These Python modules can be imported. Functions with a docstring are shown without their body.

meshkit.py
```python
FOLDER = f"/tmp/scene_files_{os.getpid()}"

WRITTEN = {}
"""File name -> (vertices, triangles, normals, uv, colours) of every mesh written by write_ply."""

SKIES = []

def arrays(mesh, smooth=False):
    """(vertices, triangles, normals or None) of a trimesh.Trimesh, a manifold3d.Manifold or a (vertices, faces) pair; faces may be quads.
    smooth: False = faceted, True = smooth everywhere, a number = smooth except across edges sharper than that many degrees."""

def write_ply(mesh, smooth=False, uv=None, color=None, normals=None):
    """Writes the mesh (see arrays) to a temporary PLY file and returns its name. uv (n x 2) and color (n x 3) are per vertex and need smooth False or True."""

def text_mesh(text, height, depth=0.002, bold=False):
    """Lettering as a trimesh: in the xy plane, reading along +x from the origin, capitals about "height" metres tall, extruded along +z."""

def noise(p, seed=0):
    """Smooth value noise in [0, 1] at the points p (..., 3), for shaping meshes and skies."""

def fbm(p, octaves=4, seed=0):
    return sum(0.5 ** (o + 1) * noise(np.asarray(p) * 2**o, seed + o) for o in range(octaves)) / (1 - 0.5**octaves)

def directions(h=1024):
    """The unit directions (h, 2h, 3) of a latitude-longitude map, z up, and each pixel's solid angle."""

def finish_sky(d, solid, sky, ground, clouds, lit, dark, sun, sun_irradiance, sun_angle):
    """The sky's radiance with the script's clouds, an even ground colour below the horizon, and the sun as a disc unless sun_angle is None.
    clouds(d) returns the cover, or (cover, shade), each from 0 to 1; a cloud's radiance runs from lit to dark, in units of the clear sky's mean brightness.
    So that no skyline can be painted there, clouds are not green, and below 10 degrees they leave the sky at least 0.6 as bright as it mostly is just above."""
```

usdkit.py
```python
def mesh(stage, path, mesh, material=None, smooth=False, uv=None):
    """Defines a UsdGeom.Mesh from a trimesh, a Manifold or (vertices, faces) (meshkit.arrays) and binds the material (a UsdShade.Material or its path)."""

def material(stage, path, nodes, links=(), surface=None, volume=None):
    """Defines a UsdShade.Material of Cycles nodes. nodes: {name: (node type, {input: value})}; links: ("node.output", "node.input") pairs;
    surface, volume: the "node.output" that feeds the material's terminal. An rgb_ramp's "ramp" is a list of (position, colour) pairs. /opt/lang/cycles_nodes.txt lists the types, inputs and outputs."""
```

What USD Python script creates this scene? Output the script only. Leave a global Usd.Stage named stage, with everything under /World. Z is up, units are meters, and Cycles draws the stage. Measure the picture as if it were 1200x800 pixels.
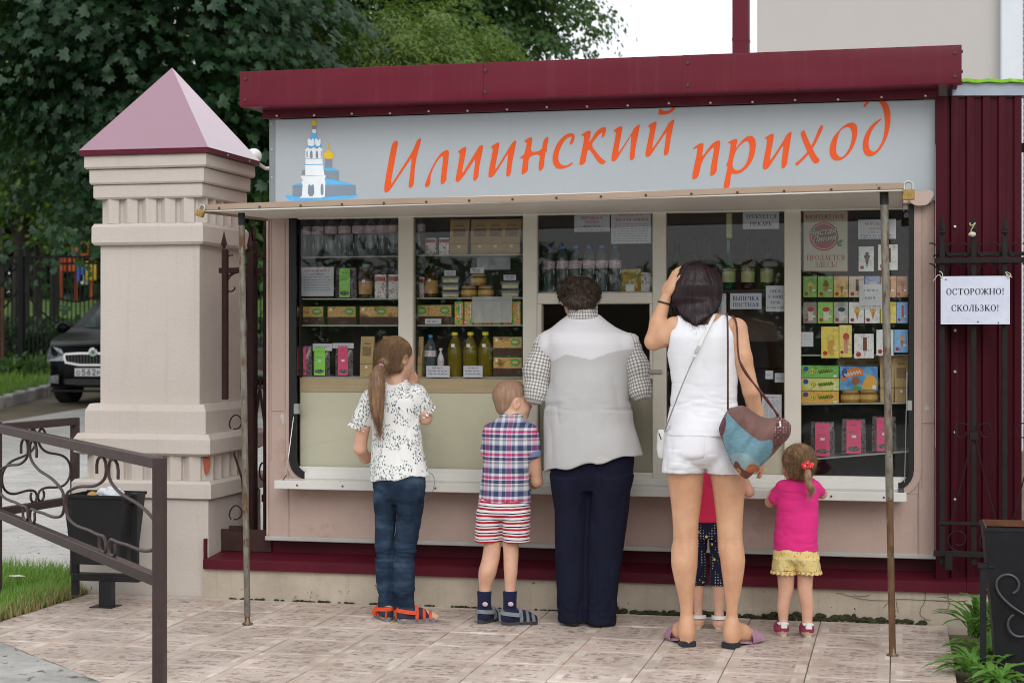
import math, random, numpy as np, trimesh, shapely
import shapely.geometry as sg
from shapely import affinity
from shapely.ops import unary_union
import meshkit, usdkit
from pxr import Usd, UsdGeom, UsdLux, UsdShade, Gf, Vt, Sdf

stage=Usd.Stage.CreateInMemory()
UsdGeom.SetStageUpAxis(stage, 'Z');UsdGeom.SetStageMetersPerUnit(stage, 1.0)
UsdGeom.Xform.Define(stage, '/World');UsdGeom.Scope.Define(stage, '/World/Looks')
rng=np.random.default_rng(7);random.seed(7)

# ------------------------------------------------------------------ camera
F, CX, CY=1980.0, 600.0, 395.0  # focal length and principal point in photo pixels (1200 x 800)
YAW, CAM=math.radians(12.9), np.array([0.0, -8.0, 1.32])
EXPOSURE=0.27
SKY_STRENGTH=0.11
SUN_DIR=np.array([0.30, -0.85, 0.60])  # towards the sun
FWD=np.array([-math.sin(YAW), math.cos(YAW), 0.0]);RGT=np.array([math.cos(YAW), math.sin(YAW), 0.0])
cam=UsdGeom.Camera.Define(stage, '/World/camera')
cam.AddTranslateOp().Set(Gf.Vec3d(*CAM));cam.AddRotateXYZOp().Set(Gf.Vec3f(90, 0, math.degrees(YAW)))
cam.CreateHorizontalApertureAttr(36.0);cam.CreateVerticalApertureAttr(24.0)
cam.CreateFocalLengthAttr(36.0*F/1200);cam.CreateVerticalApertureOffsetAttr(-5.0*36/1200)
cam.CreateClippingRangeAttr(Gf.Vec2f(0.1, 500));cam.CreateExposureAttr(EXPOSURE)
cam.CreateFStopAttr(4.5);cam.CreateFocusDistanceAttr(7.7)
# ------------------------------------------------------------------ daylight: pale overcast sky and a weak soft sun
sd=SUN_DIR/np.linalg.norm(SUN_DIR)
elev, rot=math.asin(sd[2]), math.atan2(sd[0], sd[1])
usdkit.material(stage, '/World/Looks/sky', {
    'tc':('texture_coordinate', {}),
    'sky':('sky_texture', {'sky_type':'single_scattering', 'sun_disc':False, 'sun_elevation':elev, 'sun_rotation':rot}),
    'n':('noise_texture', {'scale':2.2, 'detail':5.0, 'roughness':0.55}),
    'r':('rgb_ramp', {'ramp':[(0.25, (7.6, 7.9, 8.4)), (0.7, (11.5, 11.6, 11.8))]}),
    'm':('mix', {'fac':0.9}),
    'bg':('background_shader', {'strength':SKY_STRENGTH})},
    [('tc.generated', 'n.vector'), ('n.fac', 'r.fac'), ('sky.color', 'm.color1'), ('r.color', 'm.color2'), ('m.color', 'bg.color')], surface='bg.background')
dome=UsdLux.DomeLight.Define(stage, '/World/sky');dome.CreateIntensityAttr(1.0)
UsdShade.MaterialBindingAPI.Apply(dome.GetPrim()).Bind(UsdShade.Material.Get(stage, '/World/Looks/sky'))
dome.GetPrim().SetCustomDataByKey('kind', 'structure')
sun=UsdLux.DistantLight.Define(stage, '/World/sun');sun.CreateNormalizeAttr(True)
sun.CreateIntensityAttr(0.30);sun.CreateAngleAttr(35.0);sun.CreateColorAttr(Gf.Vec3f(1.0, 0.98, 0.95))
sun.AddRotateXYZOp().Set(Gf.Vec3f(math.degrees(math.pi/2-elev), 0, math.degrees(math.atan2(sd[1], sd[0]))+90))

# ------------------------------------------------------------------ where things are: photo pixel -> point of the place
def ray(px, py):return FWD*F+RGT*(px-CX)+np.array([0, 0, 1.0])*(CY-py)
def P(px, py, Y):
    d=ray(px, py);return CAM+d*((Y-CAM[1])/d[1])
def G(px, py, z=0.0):
    d=ray(px, py);return CAM+d*((z-CAM[2])/d[2])
def scale(Y, px=600):  # metres per photo pixel on the plane y = Y
    d=ray(px, CY);return(Y-CAM[1])/d[1]
def X_(px, Y):return P(px, CY, Y)[0]
def Z_(px, py, Y):return P(px, py, Y)[2]

# ------------------------------------------------------------------ objects
_taken, ORIGIN={}, {}
def numbered(parent, name):
    k=(parent, name);n=_taken.get(k, 0);_taken[k]=n+1
    return name if n==0 else f'{name}_{n:03d}'
def tags(prim, **kw):
    for k, v in kw.items():
        if v:prim.SetCustomDataByKey(k, v)
def thing(name, label, cat, loc=(0, 0, 0), group=None, kind=None, rotz=0):
    p=f'/World/{numbered("/World", name)}'
    x=UsdGeom.Xform.Define(stage, p);x.AddTranslateOp().Set(Gf.Vec3d(*map(float, loc)))
    if rotz:x.AddRotateZOp().Set(rotz)
    tags(x.GetPrim(), label=label, category=cat, group=group, kind=kind)
    ORIGIN[p]=np.array(loc, float)
    return p
def put(name, mesh, mat, parent=None, smooth=False, label=None, uv=None, kind=None):
    """one mesh prim; mesh is in place coordinates"""
    base=parent or '/World'
    p=f'{base}/{numbered(base, name)}'
    o=np.zeros(3)
    for k in ORIGIN:
        if parent and(parent==k or parent.startswith(k+'/')):o=ORIGIN[k]
    v, f=(np.asarray(mesh[0], float), np.asarray(mesh[1], int))if isinstance(mesh, (tuple, list))else(np.asarray(mesh.vertices), np.asarray(mesh.faces))
    usdkit.mesh(stage, p, (v-o, f), mat, smooth=smooth, uv=uv)
    if label:stage.GetPrimAtPath(p).SetCustomDataByKey('label', label)
    if kind:stage.GetPrimAtPath(p).SetCustomDataByKey('kind', kind)
    return p
def solo(name, mesh, mat, label, cat, smooth=False, group=None, kind=None):
    """a thing that is one mesh"""
    p=put(name, mesh, mat, smooth=smooth)
    tags(stage.GetPrimAtPath(p), label=label, category=cat, group=group, kind=kind)
    return p
def structure(name, mesh, mat, smooth=False):
    p=put(name, mesh, mat, smooth=smooth);stage.GetPrimAtPath(p).SetCustomDataByKey('kind', 'structure');return p
def struct_group(name):
    p=f'/World/{numbered("/World", name)}';UsdGeom.Xform.Define(stage, p)
    stage.GetPrimAtPath(p).SetCustomDataByKey('kind', 'structure');ORIGIN[p]=np.zeros(3);return p
def copy(src, loc, label, rotz=0, group=None, scl=None):
    s=stage.GetPrimAtPath(src);name=src.split('/')[-1].rstrip('0123456789').rstrip('_')
    was=s.GetCustomData()
    p=f'/World/{numbered("/World", name)}'
    x=UsdGeom.Xform.Define(stage, p);x.GetPrim().GetReferences().AddInternalReference(src)
    x.ClearXformOpOrder()
    x.AddTranslateOp().Set(Gf.Vec3d(*map(float, loc)))
    x.AddRotateZOp().Set(float(rotz))
    if scl:x.AddScaleOp().Set(Gf.Vec3f(*scl))
    x.GetPrim().SetInstanceable(True)
    tags(x.GetPrim(), label=label, category=was['category'], group=group or was.get('group'))
    return p
ORD=['leftmost', 'second from left', 'third from left', 'fourth from left', 'fifth from left', 'sixth from left', 'seventh from left', 'eighth from left']
ORDN=['first', 'second', 'third', 'fourth', 'fifth', 'sixth', 'seventh', 'eighth', 'ninth', 'tenth']

# ------------------------------------------------------------------ shapes: (vertices, triangles)
def cat(ms):
    vs, fs, n=[], [], 0
    for v, f in ms:
        v=np.asarray(v, float);vs.append(v);fs.append(np.asarray(f, int)+n);n+=len(v)
    return np.vstack(vs), np.vstack(fs)
def _chamfer():
    s=np.array([(x, y, z)for x in(-1, 1)for y in(-1, 1)for z in(-1, 1)], float)
    pts, tag=[], []
    for c in s:
        for a in range(3):pts.append(c*1.0);tag.append((c, a))
    q=np.array([np.where(np.arange(3)==a, c, c*0.8)for c, a in tag])
    h=trimesh.convex.convex_hull(q)
    v=h.vertices
    return np.sign(v), np.abs(v)>0.9, h.faces
_CS, _CO, _CF=_chamfer()
_BV=np.array([(x, y, z)for x in(0, 1)for y in(0, 1)for z in(0, 1)], float)
_BF=np.array([(0, 1, 3), (0, 3, 2), (4, 6, 7), (4, 7, 5), (0, 4, 5), (0, 5, 1), (2, 3, 7), (2, 7, 6), (0, 2, 6), (0, 6, 4), (1, 5, 7), (1, 7, 3)])
def box(x0, x1, y0, y1, z0, z1, b=0.0):
    lo, hi=np.array([min(x0, x1), min(y0, y1), min(z0, z1)]), np.array([max(x0, x1), max(y0, y1), max(z0, z1)])
    if b<=0:return lo+_BV*(hi-lo), _BF
    b=min(b, 0.45*(hi-lo).min())
    c, h=(lo+hi)/2, (hi-lo)/2
    return c+_CS*np.where(_CO, h, h-b), _CF
def xf(m, rot=None, t=(0, 0, 0), s=1.0):
    v=np.asarray(m[0], float)*s
    if rot is not None:v=v@np.asarray(rot).T
    return v+np.asarray(t, float), m[1]
def rz(a):c, s=math.cos(a), math.sin(a);return np.array([[c, -s, 0], [s, c, 0], [0, 0, 1.0]])
def rx(a):c, s=math.cos(a), math.sin(a);return np.array([[1, 0, 0], [0, c, -s], [0, s, c.real]])*1.0
def ry(a):c, s=math.cos(a), math.sin(a);return np.array([[c, 0, s], [0, 1, 0], [-s, 0, c]])*1.0
def frames(p):
    p=np.asarray(p, float);t=np.gradient(p, axis=0);t/=np.maximum(np.linalg.norm(t, axis=1, keepdims=True), 1e-9)
    n=np.cross(t[0], [0, 0, 1.0])
    if np.linalg.norm(n)<0.1:n=np.cross(t[0], [0, 1.0, 0])
    out=[]
    for k in range(len(p)):
        n=n-t[k]*(n@t[k]);n/=np.linalg.norm(n);out.append((n, np.cross(t[k], n)))
    return p, out
def sweep(p, prof):
    """closed profile (k,2) swept along the path; prof may be a list per point"""
    p, fr=frames(p);rows=[]
    for k in range(len(p)):
        q=np.asarray(prof[k]if isinstance(prof, list)else prof);rows.append(p[k]+q[:, :1]*fr[k][0]+q[:, 1:]*fr[k][1])
    m=len(rows[0]);v=np.vstack(rows);f=[]
    i=np.arange(m);j=(i+1)%m
    for k in range(len(p)-1):
        a, b=k*m, (k+1)*m
        f+=[np.stack([a+i, a+j, b+j], 1), np.stack([a+i, b+j, b+i], 1)]
    c0, c1=len(v), len(v)+1
    v=np.vstack([v, rows[0].mean(0), rows[-1].mean(0)]);e=(len(p)-1)*m
    f+=[np.stack([np.full(m, c0), j, i], 1), np.stack([np.full(m, c1), e+i, e+j], 1)]
    return v, np.vstack(f)
def circ(n, r=1.0):a=np.arange(n)*2*math.pi/n;return np.stack([np.cos(a), np.sin(a)], 1)*r
def tube(p, r, n=8):
    r=np.broadcast_to(np.asarray(r, float), (len(p),))
    return sweep(p, [circ(n, x)for x in r])
def bar(p, w, h):return sweep(p, np.array([(-w, -h), (w, -h), (w, h), (-w, h)])/2)
def lathe(prof, n=16, c=(0, 0, 0)):
    prof=np.asarray(prof, float);a=np.arange(n)*2*math.pi/n
    v=np.vstack([np.stack([r*np.cos(a), r*np.sin(a), np.full(n, z)], 1)for r, z in prof]);f=[]
    i=np.arange(n);j=(i+1)%n
    for k in range(len(prof)-1):
        A, B=k*n, (k+1)*n
        f+=[np.stack([A+i, A+j, B+j], 1), np.stack([A+i, B+j, B+i], 1)]
    v=np.vstack([v, [0, 0, prof[0][1]], [0, 0, prof[-1][1]]]);e=(len(prof)-1)*n
    f+=[np.stack([np.full(n, len(v)-2), j, i], 1), np.stack([np.full(n, len(v)-1), e+i, e+j], 1)]
    return v+np.asarray(c, float), np.vstack(f)
def ball(c, r, sub=2):
    s=trimesh.creation.icosphere(sub);return s.vertices*np.asarray(r)+np.asarray(c), s.faces
def chaikin(p, n=2, closed=True):
    p=np.asarray(p, float)
    for _ in range(n):
        q=np.roll(p, -1, 0)if closed else p[1:]
        a=p if closed else p[:-1]
        r=np.empty((2*len(a), p.shape[1]));r[0::2]=a*.75+q*.25;r[1::2]=a*.25+q*.75
        p=r if closed else np.vstack([p[:1], r, p[-1:]])
    return p
def spline(p, n=24):
    from scipy.interpolate import CubicSpline
    p=np.asarray(p, float);d=np.r_[0, np.cumsum(np.linalg.norm(np.diff(p, axis=0), axis=1))]
    return CubicSpline(d, p)(np.linspace(0, d[-1], n))
def extrude(poly, depth, o, u, v, w):
    """flat polygon(s) in (u, v) from o, given thickness along w"""
    if not hasattr(poly, 'geom_type'):poly=sg.Polygon(poly)
    if not poly.is_valid:poly=poly.buffer(0)
    out=[]
    for g in getattr(poly, 'geoms', [poly]):
        if g.area<1e-9 or g.geom_type!='Polygon':continue
        m=trimesh.creation.extrude_polygon(g, depth, engine='earcut')
        q=np.asarray(m.vertices);f=np.asarray(m.faces)
        if np.dot(np.cross(u, v), w)<0:f=f[:, ::-1]
        out.append((np.asarray(o)+q[:, :1]*np.asarray(u)+q[:, 1:2]*np.asarray(v)+q[:, 2:]*np.asarray(w), f))
    return cat(out)
EX, EY, EZ=np.eye(3)
def on_plane(pix, Y):
    """photo pixels -> (x, z) on the plane y = Y"""
    return np.array([P(a, b, Y)[[0, 2]]for a, b in pix])
def front(pix, Y, t, holes=()):
    """a flat thing facing the street, its front at y = Y - t, outlined by photo pixels"""
    poly=pix if hasattr(pix, 'geom_type')else sg.Polygon(on_plane(pix, Y), [on_plane(h, Y)for h in holes])
    return extrude(poly, t, (0, Y, 0), EX, EZ, -EY)
def rect(x0, y0, x1, y1):return[(x0, y0), (x1, y0), (x1, y1), (x0, y1)]
def pbox(x0, y0, x1, y1, Y0, Y1, b=0.0):
    """box whose face at y = Y0 spans these photo pixels and which reaches back to Y1"""
    a, c=P(x0, (y0+y1)/2, Y0), P(x1, (y0+y1)/2, Y0);m=(x0+x1)/2
    return box(a[0], c[0], Y0, Y1, P(m, y1, Y0)[2], P(m, y0, Y0)[2], b)

# ------------------------------------------------------------------ materials
_mats, GAIN={}, [1.0]
def graph(name, nodes, links, surface='p.BSDF', volume=None):
    _mats[name]=usdkit.material(stage, f'/World/Looks/{name}', nodes, links, surface=surface, volume=volume);return _mats[name]
def mat(name,col,col2=None,ns=6.0,rough=0.6,spec=0.3,metal=0.0,bump=0.0,bs=90.0,stretch=(1,1,1),spots=None,spot_scale=40.0,spot_level=0.72,rand=0.0,wear=None,wear_scale=7.0,wear_level=0.62,streak=None,streak_amount=0.5,**kw):
    """plain surface: two tones mixed by noise, optional dirt spots, wear patches, fine relief, tone per object"""
    if name in _mats:return _mats[name]
    col2=col2 or tuple(c*0.82 for c in col)
    col, col2=(tuple(min(0.85, c*GAIN[0])for c in q)for q in(col, col2))
    N={'tc':('texture_coordinate', {}), 'mp':('mapping', {'scale':stretch}),
         'n':('noise_texture', {'scale':ns, 'detail':6.0, 'roughness':0.6}), 'r':('rgb_ramp', {'ramp':[(0.3, col2), (0.7, col)]}),
         'p':('principled_bsdf', {'roughness':rough, 'specular_ior_level':spec, 'metallic':metal, **kw})}
    L=[('tc.object', 'mp.vector'), ('mp.vector', 'n.vector'), ('n.fac', 'r.fac')]
    out='r.color'
    if wear:
        N['wn']=('noise_texture',{'scale':wear_scale,'detail':8.0,'roughness':0.7});N['wr']=('rgb_ramp',{'ramp':[(wear_level,(0,0,0)),(wear_level+0.06,(1,1,1))]})
        N['wm']=('mix',{'color2':wear});L+=[('mp.vector','wn.vector'),('wn.fac','wr.fac'),('wr.color','wm.fac'),(out,'wm.color1')];out='wm.color'
    if streak:
        N['km']=('mapping',{'scale':(26,26,1.1)});N['kn']=('noise_texture',{'scale':1.0,'detail':5.0,'roughness':0.6});N['kr']=('rgb_ramp',{'ramp':[(0.54,(0,0,0)),(0.78,(streak_amount,)*3)]})
        N['kx']=('mix',{'color2':streak});L+=[('tc.object','km.vector'),('km.vector','kn.vector'),('kn.fac','kr.fac'),('kr.color','kx.fac'),(out,'kx.color1')];out='kx.color'
    if spots:
        N['sn']=('noise_texture',{'scale':spot_scale,'detail':3.0,'roughness':0.6});N['sr']=('rgb_ramp',{'ramp':[(spot_level,(0,0,0)),(spot_level+0.03,(1,1,1))]})
        N['sm']=('mix',{'color2':spots});L+=[('tc.object','sn.vector'),('sn.fac','sr.fac'),('sr.color','sm.fac'),(out,'sm.color1')];out='sm.color'
    if rand:
        N['oi']=('object_info', {});N['rr']=('map_range', {'to_min':1-rand, 'to_max':1+rand});N['hs']=('hsv', {})
        L+=[('oi.random', 'rr.value'), ('rr.result', 'hs.value'), (out, 'hs.color')];out='hs.color'
    L.append((out, 'p.base_color'))
    if bump:
        N['bn']=('noise_texture', {'scale':bs, 'detail':4.0, 'roughness':0.6});N['b']=('bump', {'strength':min(1.0, bump), 'distance':0.004})
        L+=[('mp.vector', 'bn.vector'), ('bn.fac', 'b.height'), ('b.normal', 'p.normal')]
    return graph(name, N, L)
def srgb(r, g, b):return tuple(((c/255+0.055)/1.055)**2.4 if c>10 else c/255/12.92 for c in(r, g, b))
# ================================================================== the large structure
# ---- ground, driveway, pavement
def gz(x, y):return np.where(np.asarray(y)>1.2, (np.asarray(y)-1.2)*0.036, 0.0)-0.03
m_ground=mat('earth', (0.16, 0.13, 0.09), (0.09, 0.075, 0.05), ns=3, rough=0.95, bump=0.6, bs=30)
gx=np.r_[-60, -30, np.arange(-16, 16.1, 1.0), 30, 60];gy=np.r_[-30, -12, np.arange(-8, 24.1, 1.0), 40, 70, 140]
XX, YY=np.meshgrid(gx, gy);ZZ=gz(XX, YY)-0.012
ii=(np.arange(len(gy)-1)[:, None]*len(gx)+np.arange(len(gx)-1)).ravel()
grid_f=np.vstack([np.stack([ii, ii+1, ii+len(gx)+1], 1), np.stack([ii, ii+len(gx)+1, ii+len(gx)], 1)])
structure('ground', (np.stack([XX, YY, ZZ], -1).reshape(-1, 3), grid_f), m_ground)

# tiles of the pavement: printed with little stones, each tile its own piece
TILE, TX, TY=0.322, -0.034, -0.68
def tile_material():
    N={'g':('texture_coordinate', {}), 'geo':('geometry', {}), 'oi':('object_info', {}), 'wn':('white_noise_texture', {'dimensions':'1D'}),
    'sc':('vector_math', {'math_type':'scale', 'scale':3.0}), 'ad':('vector_math', {'math_type':'add'}),
    'nz':('noise_texture',{'scale':30.0,'detail':2.0}),'nw':('vector_math',{'math_type':'scale','scale':0.016}),'a2':('vector_math',{'math_type':'add'}),
    'mpv':('mapping',{'scale':(1.0,2.1,1.0)}),'br':('voronoi_texture',{'scale':27.0,'randomness':0.75}),'sep':('separate_color',{}),'ve':('voronoi_texture',{'scale':27.0,'randomness':0.75,'feature':'distance_to_edge'}),'er':('rgb_ramp',{'ramp':[(0.03,(1,1,1)),(0.10,(0,0,0))]}),
    'cr':('rgb_ramp',{'ramp':[(0.0,(0.25,0.175,0.15)),(0.25,(0.36,0.27,0.23)),(0.42,(0.47,0.375,0.32)),(0.65,(0.54,0.455,0.39)),(0.8,(0.47,0.38,0.33)),(1.0,(0.60,0.53,0.46))]}),
    'mo':('mix', {'color2':(0.57, 0.49, 0.425)}),
    'b2':('brick_texture',{'scale':1.0,'brick_width':0.06,'row_height':0.085,'mortar_size':0.002,'offset':0.5,'color1':(0,0,0),'color2':(1,1,1),'mortar':(0.6,0.6,0.6)}),
    'c2':('rgb_ramp', {'ramp':[(0.0, (0.50, 0.375, 0.305)), (0.4, (0.54, 0.455, 0.395)), (0.75, (0.56, 0.48, 0.415)), (1.0, (0.68, 0.615, 0.53))]}),
    'sx':('separate_xyz', {}), 'fx':('math', {'math_type':'absolute'}), 'lx':('math', {'math_type':'greater_than', 'value2':0.112}),
    'fy':('math', {'math_type':'absolute'}), 'ly':('math', {'math_type':'greater_than', 'value2':0.136}), 'mx':('math', {'math_type':'maximum'}),
    'mm':('mix',{}),'dn':('noise_texture',{'scale':2.0,'detail':8.0,'roughness':0.7}),'dr':('rgb_ramp',{'ramp':[(0.34,(0.66,0.63,0.60)),(0.6,(1,1,1))]}),
    'dm':('mix', {'mix_type':'multiply', 'fac':1.0}), 'vr':('map_range', {'to_min':0.95, 'to_max':1.12}), 'hs':('hsv', {}),
    'bm':('bump', {'strength':0.3, 'distance':0.002}), 'p':('principled_bsdf', {'roughness':0.52, 'specular_ior_level':0.35})}
    L=[('g.object','ad.vector1'),('oi.random','wn.w'),('wn.color','sc.vector1'),('sc.vector','ad.vector2'),('g.object','nz.vector'),('nz.color','nw.vector1'),('ad.vector','a2.vector1'),('nw.vector','a2.vector2'),
     ('a2.vector','mpv.vector'),('mpv.vector','br.vector'),('mpv.vector','ve.vector'),('ve.distance','er.fac'),('br.color','sep.color'),('sep.r','cr.fac'),('cr.color','mo.color1'),('er.color','mo.fac'),('ad.vector','b2.vector'),('b2.color','c2.fac'),
     ('g.object','sx.vector'),('sx.x','fx.value1'),('fx.value','lx.value1'),('sx.y','fy.value1'),('fy.value','ly.value1'),('lx.value','mx.value1'),('ly.value','mx.value2'),
     ('mx.value','mm.fac'),('mo.color','mm.color1'),('c2.color','mm.color2'),('geo.position','dn.vector'),('dn.fac','dr.fac'),('mm.color','dm.color1'),('dr.color','dm.color2'),
     ('oi.random','vr.value'),('vr.result','hs.value'),('dm.color','hs.color'),('hs.color','p.base_color'),('ve.distance','bm.height'),('bm.normal','p.normal')]
    return graph('tile_print', N, L)
m_tile=tile_material()
m_grout=mat('grout', (0.17, 0.15, 0.13), (0.09, 0.08, 0.07), ns=30, rough=0.95)
edge=sg.Polygon([(-4.07, -0.004), (0.215, -0.004), (0.215, -3.3), (-1.95, -3.3), (-3.0, -2.02), (-4.07, -1.12)])
pave=struct_group('pavement')
put('bedding', extrude(edge.buffer(-0.004), 0.03, (0, 0, -0.036), EX, EY, EZ), m_grout, pave)
tile_rng=np.random.default_rng(3)
for i in range(-13, 2):
    for j in range(-9, 4):
        cx, cy=TX+(i+0.5)*TILE, TY+(j+0.5)*TILE
        c=sg.box(cx-TILE/2+0.0022, cy-TILE/2+0.0022, cx+TILE/2-0.0022, cy+TILE/2-0.0022).intersection(edge)
        if c.area<0.002 or c.geom_type!='Polygon' or cy<-2.6:continue
        a, b, h=tile_rng.normal(0, 0.004, 2).tolist()+[tile_rng.normal(0, 0.0010)]
        p=np.array(c.exterior.coords)[:-1]-(cx, cy)
        n=len(p);ins=p*0.985
        top=lambda q, z:np.column_stack([q, z+q@[a, b]])
        v=np.vstack([top(p, -0.012+h), top(p, -0.0018+h), top(ins, h)]);k=np.arange(n);l=(k+1)%n
        f=np.vstack([np.stack([k,l,n+l],1),np.stack([k,n+l,n+k],1),np.stack([n+k,n+l,2*n+l],1),np.stack([n+k,2*n+l,2*n+k],1),[(2*n,2*n+t,2*n+t+1)for t in range(1,n-1)]])
        nm=numbered(pave, 'tile');q=f'{pave}/{nm}'
        ms=usdkit.mesh(stage, q, (v, f), m_tile);UsdGeom.Xformable(ms).AddTranslateOp().Set(Gf.Vec3d(cx, cy, 0.0))
# grey paved driveway behind: nearest blocks one by one, beyond them the material
m_block=mat('paving_block',(0.47,0.455,0.435),(0.35,0.34,0.32),ns=2.5,rough=0.85,bump=0.5,bs=120,rand=0.03,spots=(0.16,0.15,0.14),spot_scale=25,spot_level=0.66)
m_drive=graph('driveway_blocks',{'g':('texture_coordinate',{}),'br':('brick_texture',{'scale':1.0,'brick_width':0.2,'row_height':0.1,'mortar_size':0.006,'color1':(0.46,0.445,0.425),'color2':(0.42,0.41,0.39),'mortar':(0.28,0.27,0.255)}),
    'n':('noise_texture',{'scale':1.2,'detail':7.0}),'r':('rgb_ramp',{'ramp':[(0.3,(0.72,0.72,0.7)),(0.7,(1,1,1))]}),'m':('mix',{'mix_type':'multiply','fac':1.0}),'p':('principled_bsdf',{'roughness':0.85})},
    [('g.object', 'br.vector'), ('g.object', 'n.vector'), ('n.fac', 'r.fac'), ('br.color', 'm.color1'), ('r.color', 'm.color2'), ('m.color', 'p.base_color')])
drive=struct_group('driveway')
dx, dy=np.meshgrid(np.linspace(-10.5, -1.0, 6), np.r_[0.70, 1.2, 4, 8, 12, 16.4, 20])
jj=(np.arange(6)[:, None]*6+np.arange(5)).ravel()
put('base_sheet',(np.stack([dx,dy,gz(dx,dy)+0.004],-1).reshape(-1,3),np.vstack([np.stack([jj,jj+1,jj+7],1),np.stack([jj,jj+7,jj+6],1)])),m_drive,drive)
n_blocks=0
for r in range(40):
    for c in range(40):
        y=0.75+r*0.135;x=-4.10-c*0.205-(r%2)*0.1
        pxl=np.array([x, y, float(gz(x, y))])-CAM;zc=pxl@FWD;u=CX+F*(pxl@RGT)/zc
        if u<-20 or u>118 or n_blocks>=300:continue
        z=float(gz(x, y))+rng.normal(0.012, 0.0015);n_blocks+=1
        put('paving_block', box(x-0.1012, x+0.1012, y-0.0662, y+0.0662, z-0.03, z, 0.004), m_block, drive)
# broken concrete kerb along the corner of the pavement and white-washed kerb stones under the far fence
m_conc=mat('old_concrete',(0.44,0.43,0.405),(0.20,0.195,0.18),ns=5,rough=0.9,bump=0.9,bs=45,spots=(0.10,0.10,0.08),spot_scale=14,spot_level=0.6)
def rough(m, amp, sc, seed=0, refine=0):
    t=trimesh.Trimesh(m[0], m[1], process=True)
    for _ in range(refine):t=t.subdivide()
    v=np.array(t.vertices);n=np.array(t.vertex_normals)
    return v+n*((meshkit.fbm(v*sc, 4, seed)-0.5)*2*amp)[:, None], np.array(t.faces)
d45=np.array([0.76, -0.65, 0.0]);n45=np.array([-0.65, -0.76, 0.0]);K0=np.array([-4.12, -1.12, 0.0])
R45=np.stack([d45, n45, EZ], 1)
kerb=thing('corner_kerb', 'rough grey concrete kerb along the slanting corner of the tiled pavement', 'kerb')
put('kerb_stone', rough(xf(box(0.0, 0.90, 0.05, 0.36, -0.25, 0.055, 0.03), R45, K0), 0.013, 7, 1, 4), m_conc, kerb, smooth=40)
put('kerb_stone', rough(xf(box(0.915, 2.5, 0.055, 0.37, -0.25, 0.06, 0.03), R45, K0), 0.013, 7, 2, 4), m_conc, kerb, smooth=40)
put('broken_face',rough(xf(box(-0.2,2.5,0.365,0.75,-0.3,-0.03,0.03),R45,K0),0.035,6,5,5),mat('broken_concrete',(0.20,0.195,0.185),(0.09,0.088,0.082),ns=9,rough=0.95,bump=1.0,bs=40),kerb)
put('joint',rough(xf(box(-0.05,2.5,0.004,0.052,-0.05,0.010,0.004),R45,K0),0.009,20,3,4),mat('dirty_joint',(0.22,0.21,0.16),(0.07,0.07,0.045),ns=20,rough=1.0),kerb)

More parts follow.
